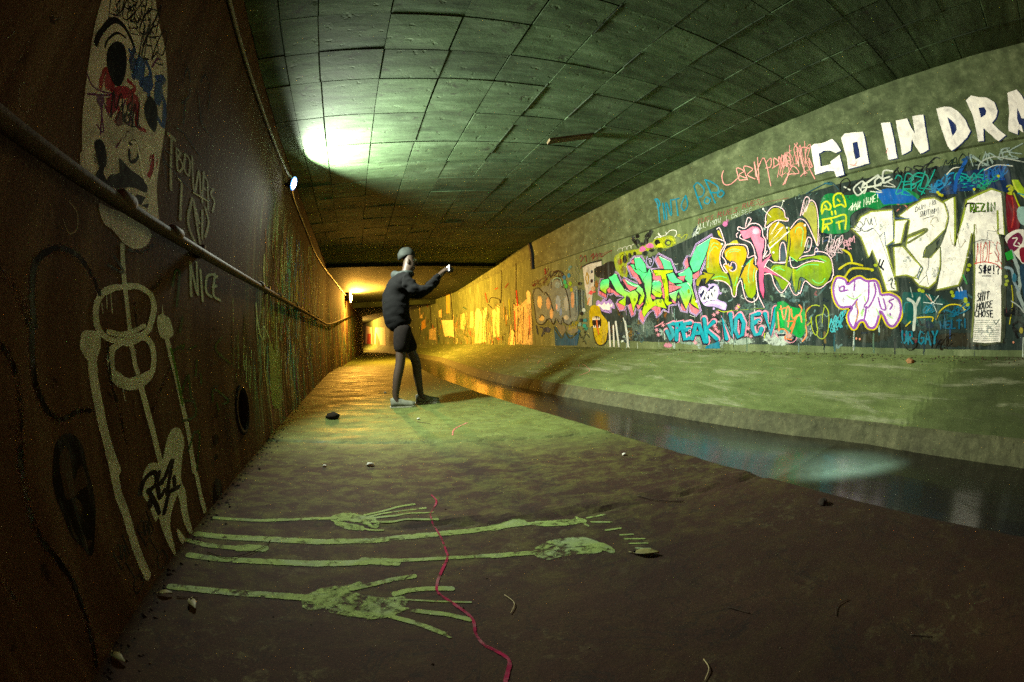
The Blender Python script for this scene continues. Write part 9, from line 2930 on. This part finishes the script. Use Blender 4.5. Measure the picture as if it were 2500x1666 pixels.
# ------------------------------------------------------------------ litter and small things
def ground(x, y): return floor_h(x, y)
leafm = flat('dry_leaf', (.13, .12, .035), .6, var=.4); twigm = flat('dry_twig', (.035, .025, .016), .8); strawm = flat('pale_straw', (.26, .22, .10), .7)
stonem = flat('pale_stone', (.42, .42, .36), .8); clodm = flat('mud_clod', (.018, .014, .010), .95, bumpn=.6)
def leaf(x, y, L, a, label, col=leafm):
    bm = bmesh.new(); n = 8; rows = []
    for i in range(n+1):
        t = i/n; w = .26*L*math.sin(math.pi*min(1, t*1.02+.0))**.8*(1-.35*t) if 0 < i < n else .003
        rows.append([bm.verts.new(((t-.5)*L, s*w, .002+.005*math.sin(t*2.6)+abs(s)*.006)) for s in (-1, 0, 1)])
    for p, q in zip(rows[:-1], rows[1:]):
        for k in range(2): bm.faces.new((p[k], q[k], q[k+1], p[k+1]))
    r = bmesh.ops.extrude_face_region(bm, geom=bm.faces[:])
    for v in [g for g in r['geom'] if isinstance(g, bmesh.types.BMVert)]: v.co.z += .0012
    add_tube(bm, [(-.5*L, 0, .006), (-.66*L, .01, .004)], .0015, 5)
    o = bmobj('leaf', bm, col, None, True); o.location = (x, y, ground(x, y)); o.rotation_euler = (0, 0, a)
    tag(o, label, 'leaf', 'dead leaves on the walkway')
leaf(.789, .95, .085, R_(-38), 'curled pale leaf at the toes of the painted feet on the walkway')
leaf(-.567, .952, .06, R_(-55), 'narrow dead leaf beside the lower painted arm near the left wall')
leaf(-.675, .985, .05, R_(10), 'small dark leaf in the corner where wall meets walkway')
leaf(-.70, .66, .06, R_(-20), 'dead leaf lying in the dirt at the foot of the left wall nearest the camera')
def twig(pts, r, label, m=twigm):
    P3 = [(x, y, ground(x, y)+r+.001+(.002 if 0 < i < len(pts)-1 else 0)) for i, (x, y) in enumerate(pts)]
    r *= .65; bm = bmesh.new(); add_tube(bm, smooth_path(P3, 5), [r*(1-.5*k/(len(P3)*5)) for k in range((len(P3)-1)*5+1)], 6); o = bmobj('twig', bm, m, None, True); tag(o, label, 'twig', 'twigs and straws on the walkway')
twig([(.306, .935), (.315, .885), (.29, .846)], .0022, 'pale bent straw just below the painted hand', strawm)
twig([(.584, .453), (.57, .42), (.539, .398)], .0022, 'pale straw at the bottom edge of the picture', strawm)
twig([(.776, .567), (.798, .501)], .0022, 'dark twig on the bare mud right of the magenta line')
twig([(.981, .075), (1.003, .009)], .0026, 'dark twig nearest the right corner of the picture')
twig([(1.072, 1.381), (1.12, 1.28), (1.2, 1.22)], .004, 'longer curved twig lying along the raised ridge')
twig([(1.033, .317), (.985, .33), (.943, .308)], .0022, 'thin curved twig right of the painted feet')
twig([(-.633, .981), (-.564, .993)], .003, 'straight dark twig above the narrow leaf near the left wall')
twig([(.443, 3.497), (.49, 3.43), (.536, 3.38)], .004, 'twig on the swept slab in front of the person')
twig([(-.62, 1.28), (-.52, 1.25), (-.42, 1.33), (-.40, 1.40)], .003, 'thin forked twig at the corner beside the upper painted arm')
def stone(x, y, r, label, m=stonem, z=None, cat_='stone', nm='pebble'):
    bm = bmesh.new(); bmesh.ops.create_icosphere(bm, subdivisions=3, radius=1)
    sd = x*17+y*31
    for v in bm.verts:
        k = 1+.35*mnoise.noise(v.co*1.5+Vector((sd, 0, 0)))+.12*mnoise.noise(v.co*5+Vector((sd, 3, 0)))
        v.co = Vector((v.co.x*r*1.25*k, v.co.y*r*k, v.co.z*r*.75*k))
    o = bmobj(nm, bm, m, None, True); o.location = (x, y, (ground(x, y) if z is None else z)+r*.5); o.rotation_euler = (0, 0, sd); tag(o, label, cat_, None if nm != 'pebble' else 'loose pebbles')
stone(.007, 2.316, .017, 'rounded white pebble on the dark slab beyond the painted hand')
stone(-.255, 2.333, .010, 'flat little pale pebble left of the rounded white one')
stone(1.423, 1.978, .012, 'white pebble near the channel edge beyond the ridge')
stone(.47, 3.62, .012, 'pale pebble beside the twig on the swept slab')
stone(.30, 5.6, .014, 'pale pebble behind the feet of the person')
stone(1.617, .754, .020, 'dark knobbly stone on the channel edge past the ridge', clodm)
stone(-.29, 3.8, .048, 'dark crumpled clod of mud and leaves on the swept slab', clodm, None, 'clod', 'mud_clod')
stone(-.33, 3.84, .026, 'smaller scrap of mud beside the dark clod', clodm, None, 'clod', 'mud_clod')
stone(3.72, .95, .030, 'orange brown broken stone at the foot of the right wall', flat('brick_chip', (.30, .16, .07), .9), bank_h(3.72, .95), 'stone', 'stone')
# silt and grit gathered where the bank meets the wall and along the left foot: uncountable
def grit(name, n, fn, m, rmin, rmax):
    V, Fc = [], []
    r = random.Random(5)
    for i in range(n):
        x, y, z = fn(r); s = r.uniform(rmin, rmax); b = len(V)
        for d in ((1, 0, 0), (-1, 0, 0), (0, 1, 0), (0, -1, 0), (0, 0, 1), (0, 0, -.4)):
            k = s*r.uniform(.6, 1.4); V.append((x+d[0]*k, y+d[1]*k, z+d[2]*k*.7))
        for f in ((0, 2, 4), (2, 1, 4), (1, 3, 4), (3, 0, 4), (2, 0, 5), (1, 2, 5), (3, 1, 5), (0, 3, 5)): Fc.append(tuple(b+q for q in f))
    o = mesh(name, V, Fc, m); tag(o, kind='stuff')
    o['label'] = 'dark grit and crumbs swept against the foot of the walls'
def g1(r):
    y = r.uniform(-1.5, 7); x = XR-abs(r.gauss(0, .05))-.005; return (x, y, bank_h(x, y))
def g2(r):
    y = r.uniform(-.2, 5)**1; x = XL+abs(r.gauss(0, .05))+.004; return (x, y, ground(x, y))
def g3(r):
    y = r.uniform(0, 6); x = r.uniform(-.7, 1.7); return (x, y, ground(x, y))
gritm = flat('grit', (.05, .04, .022), .95, var=.6)
grit('grit', 900, g1, gritm, .003, .012); grit('grit', 420, g2, flat('dark_grit', (.016, .010, .007), .95), .002, .010); grit('grit', 260, g3, gritm, .0015, .005)
# loose formwork board hanging from the soffit
bm = bmesh.new(); add_box(bm, (0, 0, 0), (.46, .10, .022), Matrix.Rotation(R_(-9), 3, 'Y')); bmesh.ops.bevel(bm, geom=bm.edges[:], offset=.003, segments=1)
o = bmobj('timber_board', bm, flat('old_timber', (.10, .075, .04), .85, bumpn=.4)); o.location = (1.89, 3.26, cz(1.89)-.045); o.rotation_euler = (0, R_(-5.1), R_(-10)); tag(o, 'short dark timber board hanging loose under the soffit panels', 'board')

lamp((-.66, 3.77, 2.137), (.92, -.28, -.24), (.93, 1.0, .85), 350, 160, 'bluish white lamp at the top of the left wall nearest the camera', .66)
lamp((-.31, 14.0, 2.12), (.98, -.16, .06), (1.0, .47, .06), 1300, 350, 'orange lamp far along the left wall beyond the beam', 2.0)
lamp((-1.2, 30.5, 1.9), (.9, -.2, .1), (1.0, .50, .09), 900, 40, 'last orange lamp hidden round the bend of the left wall')
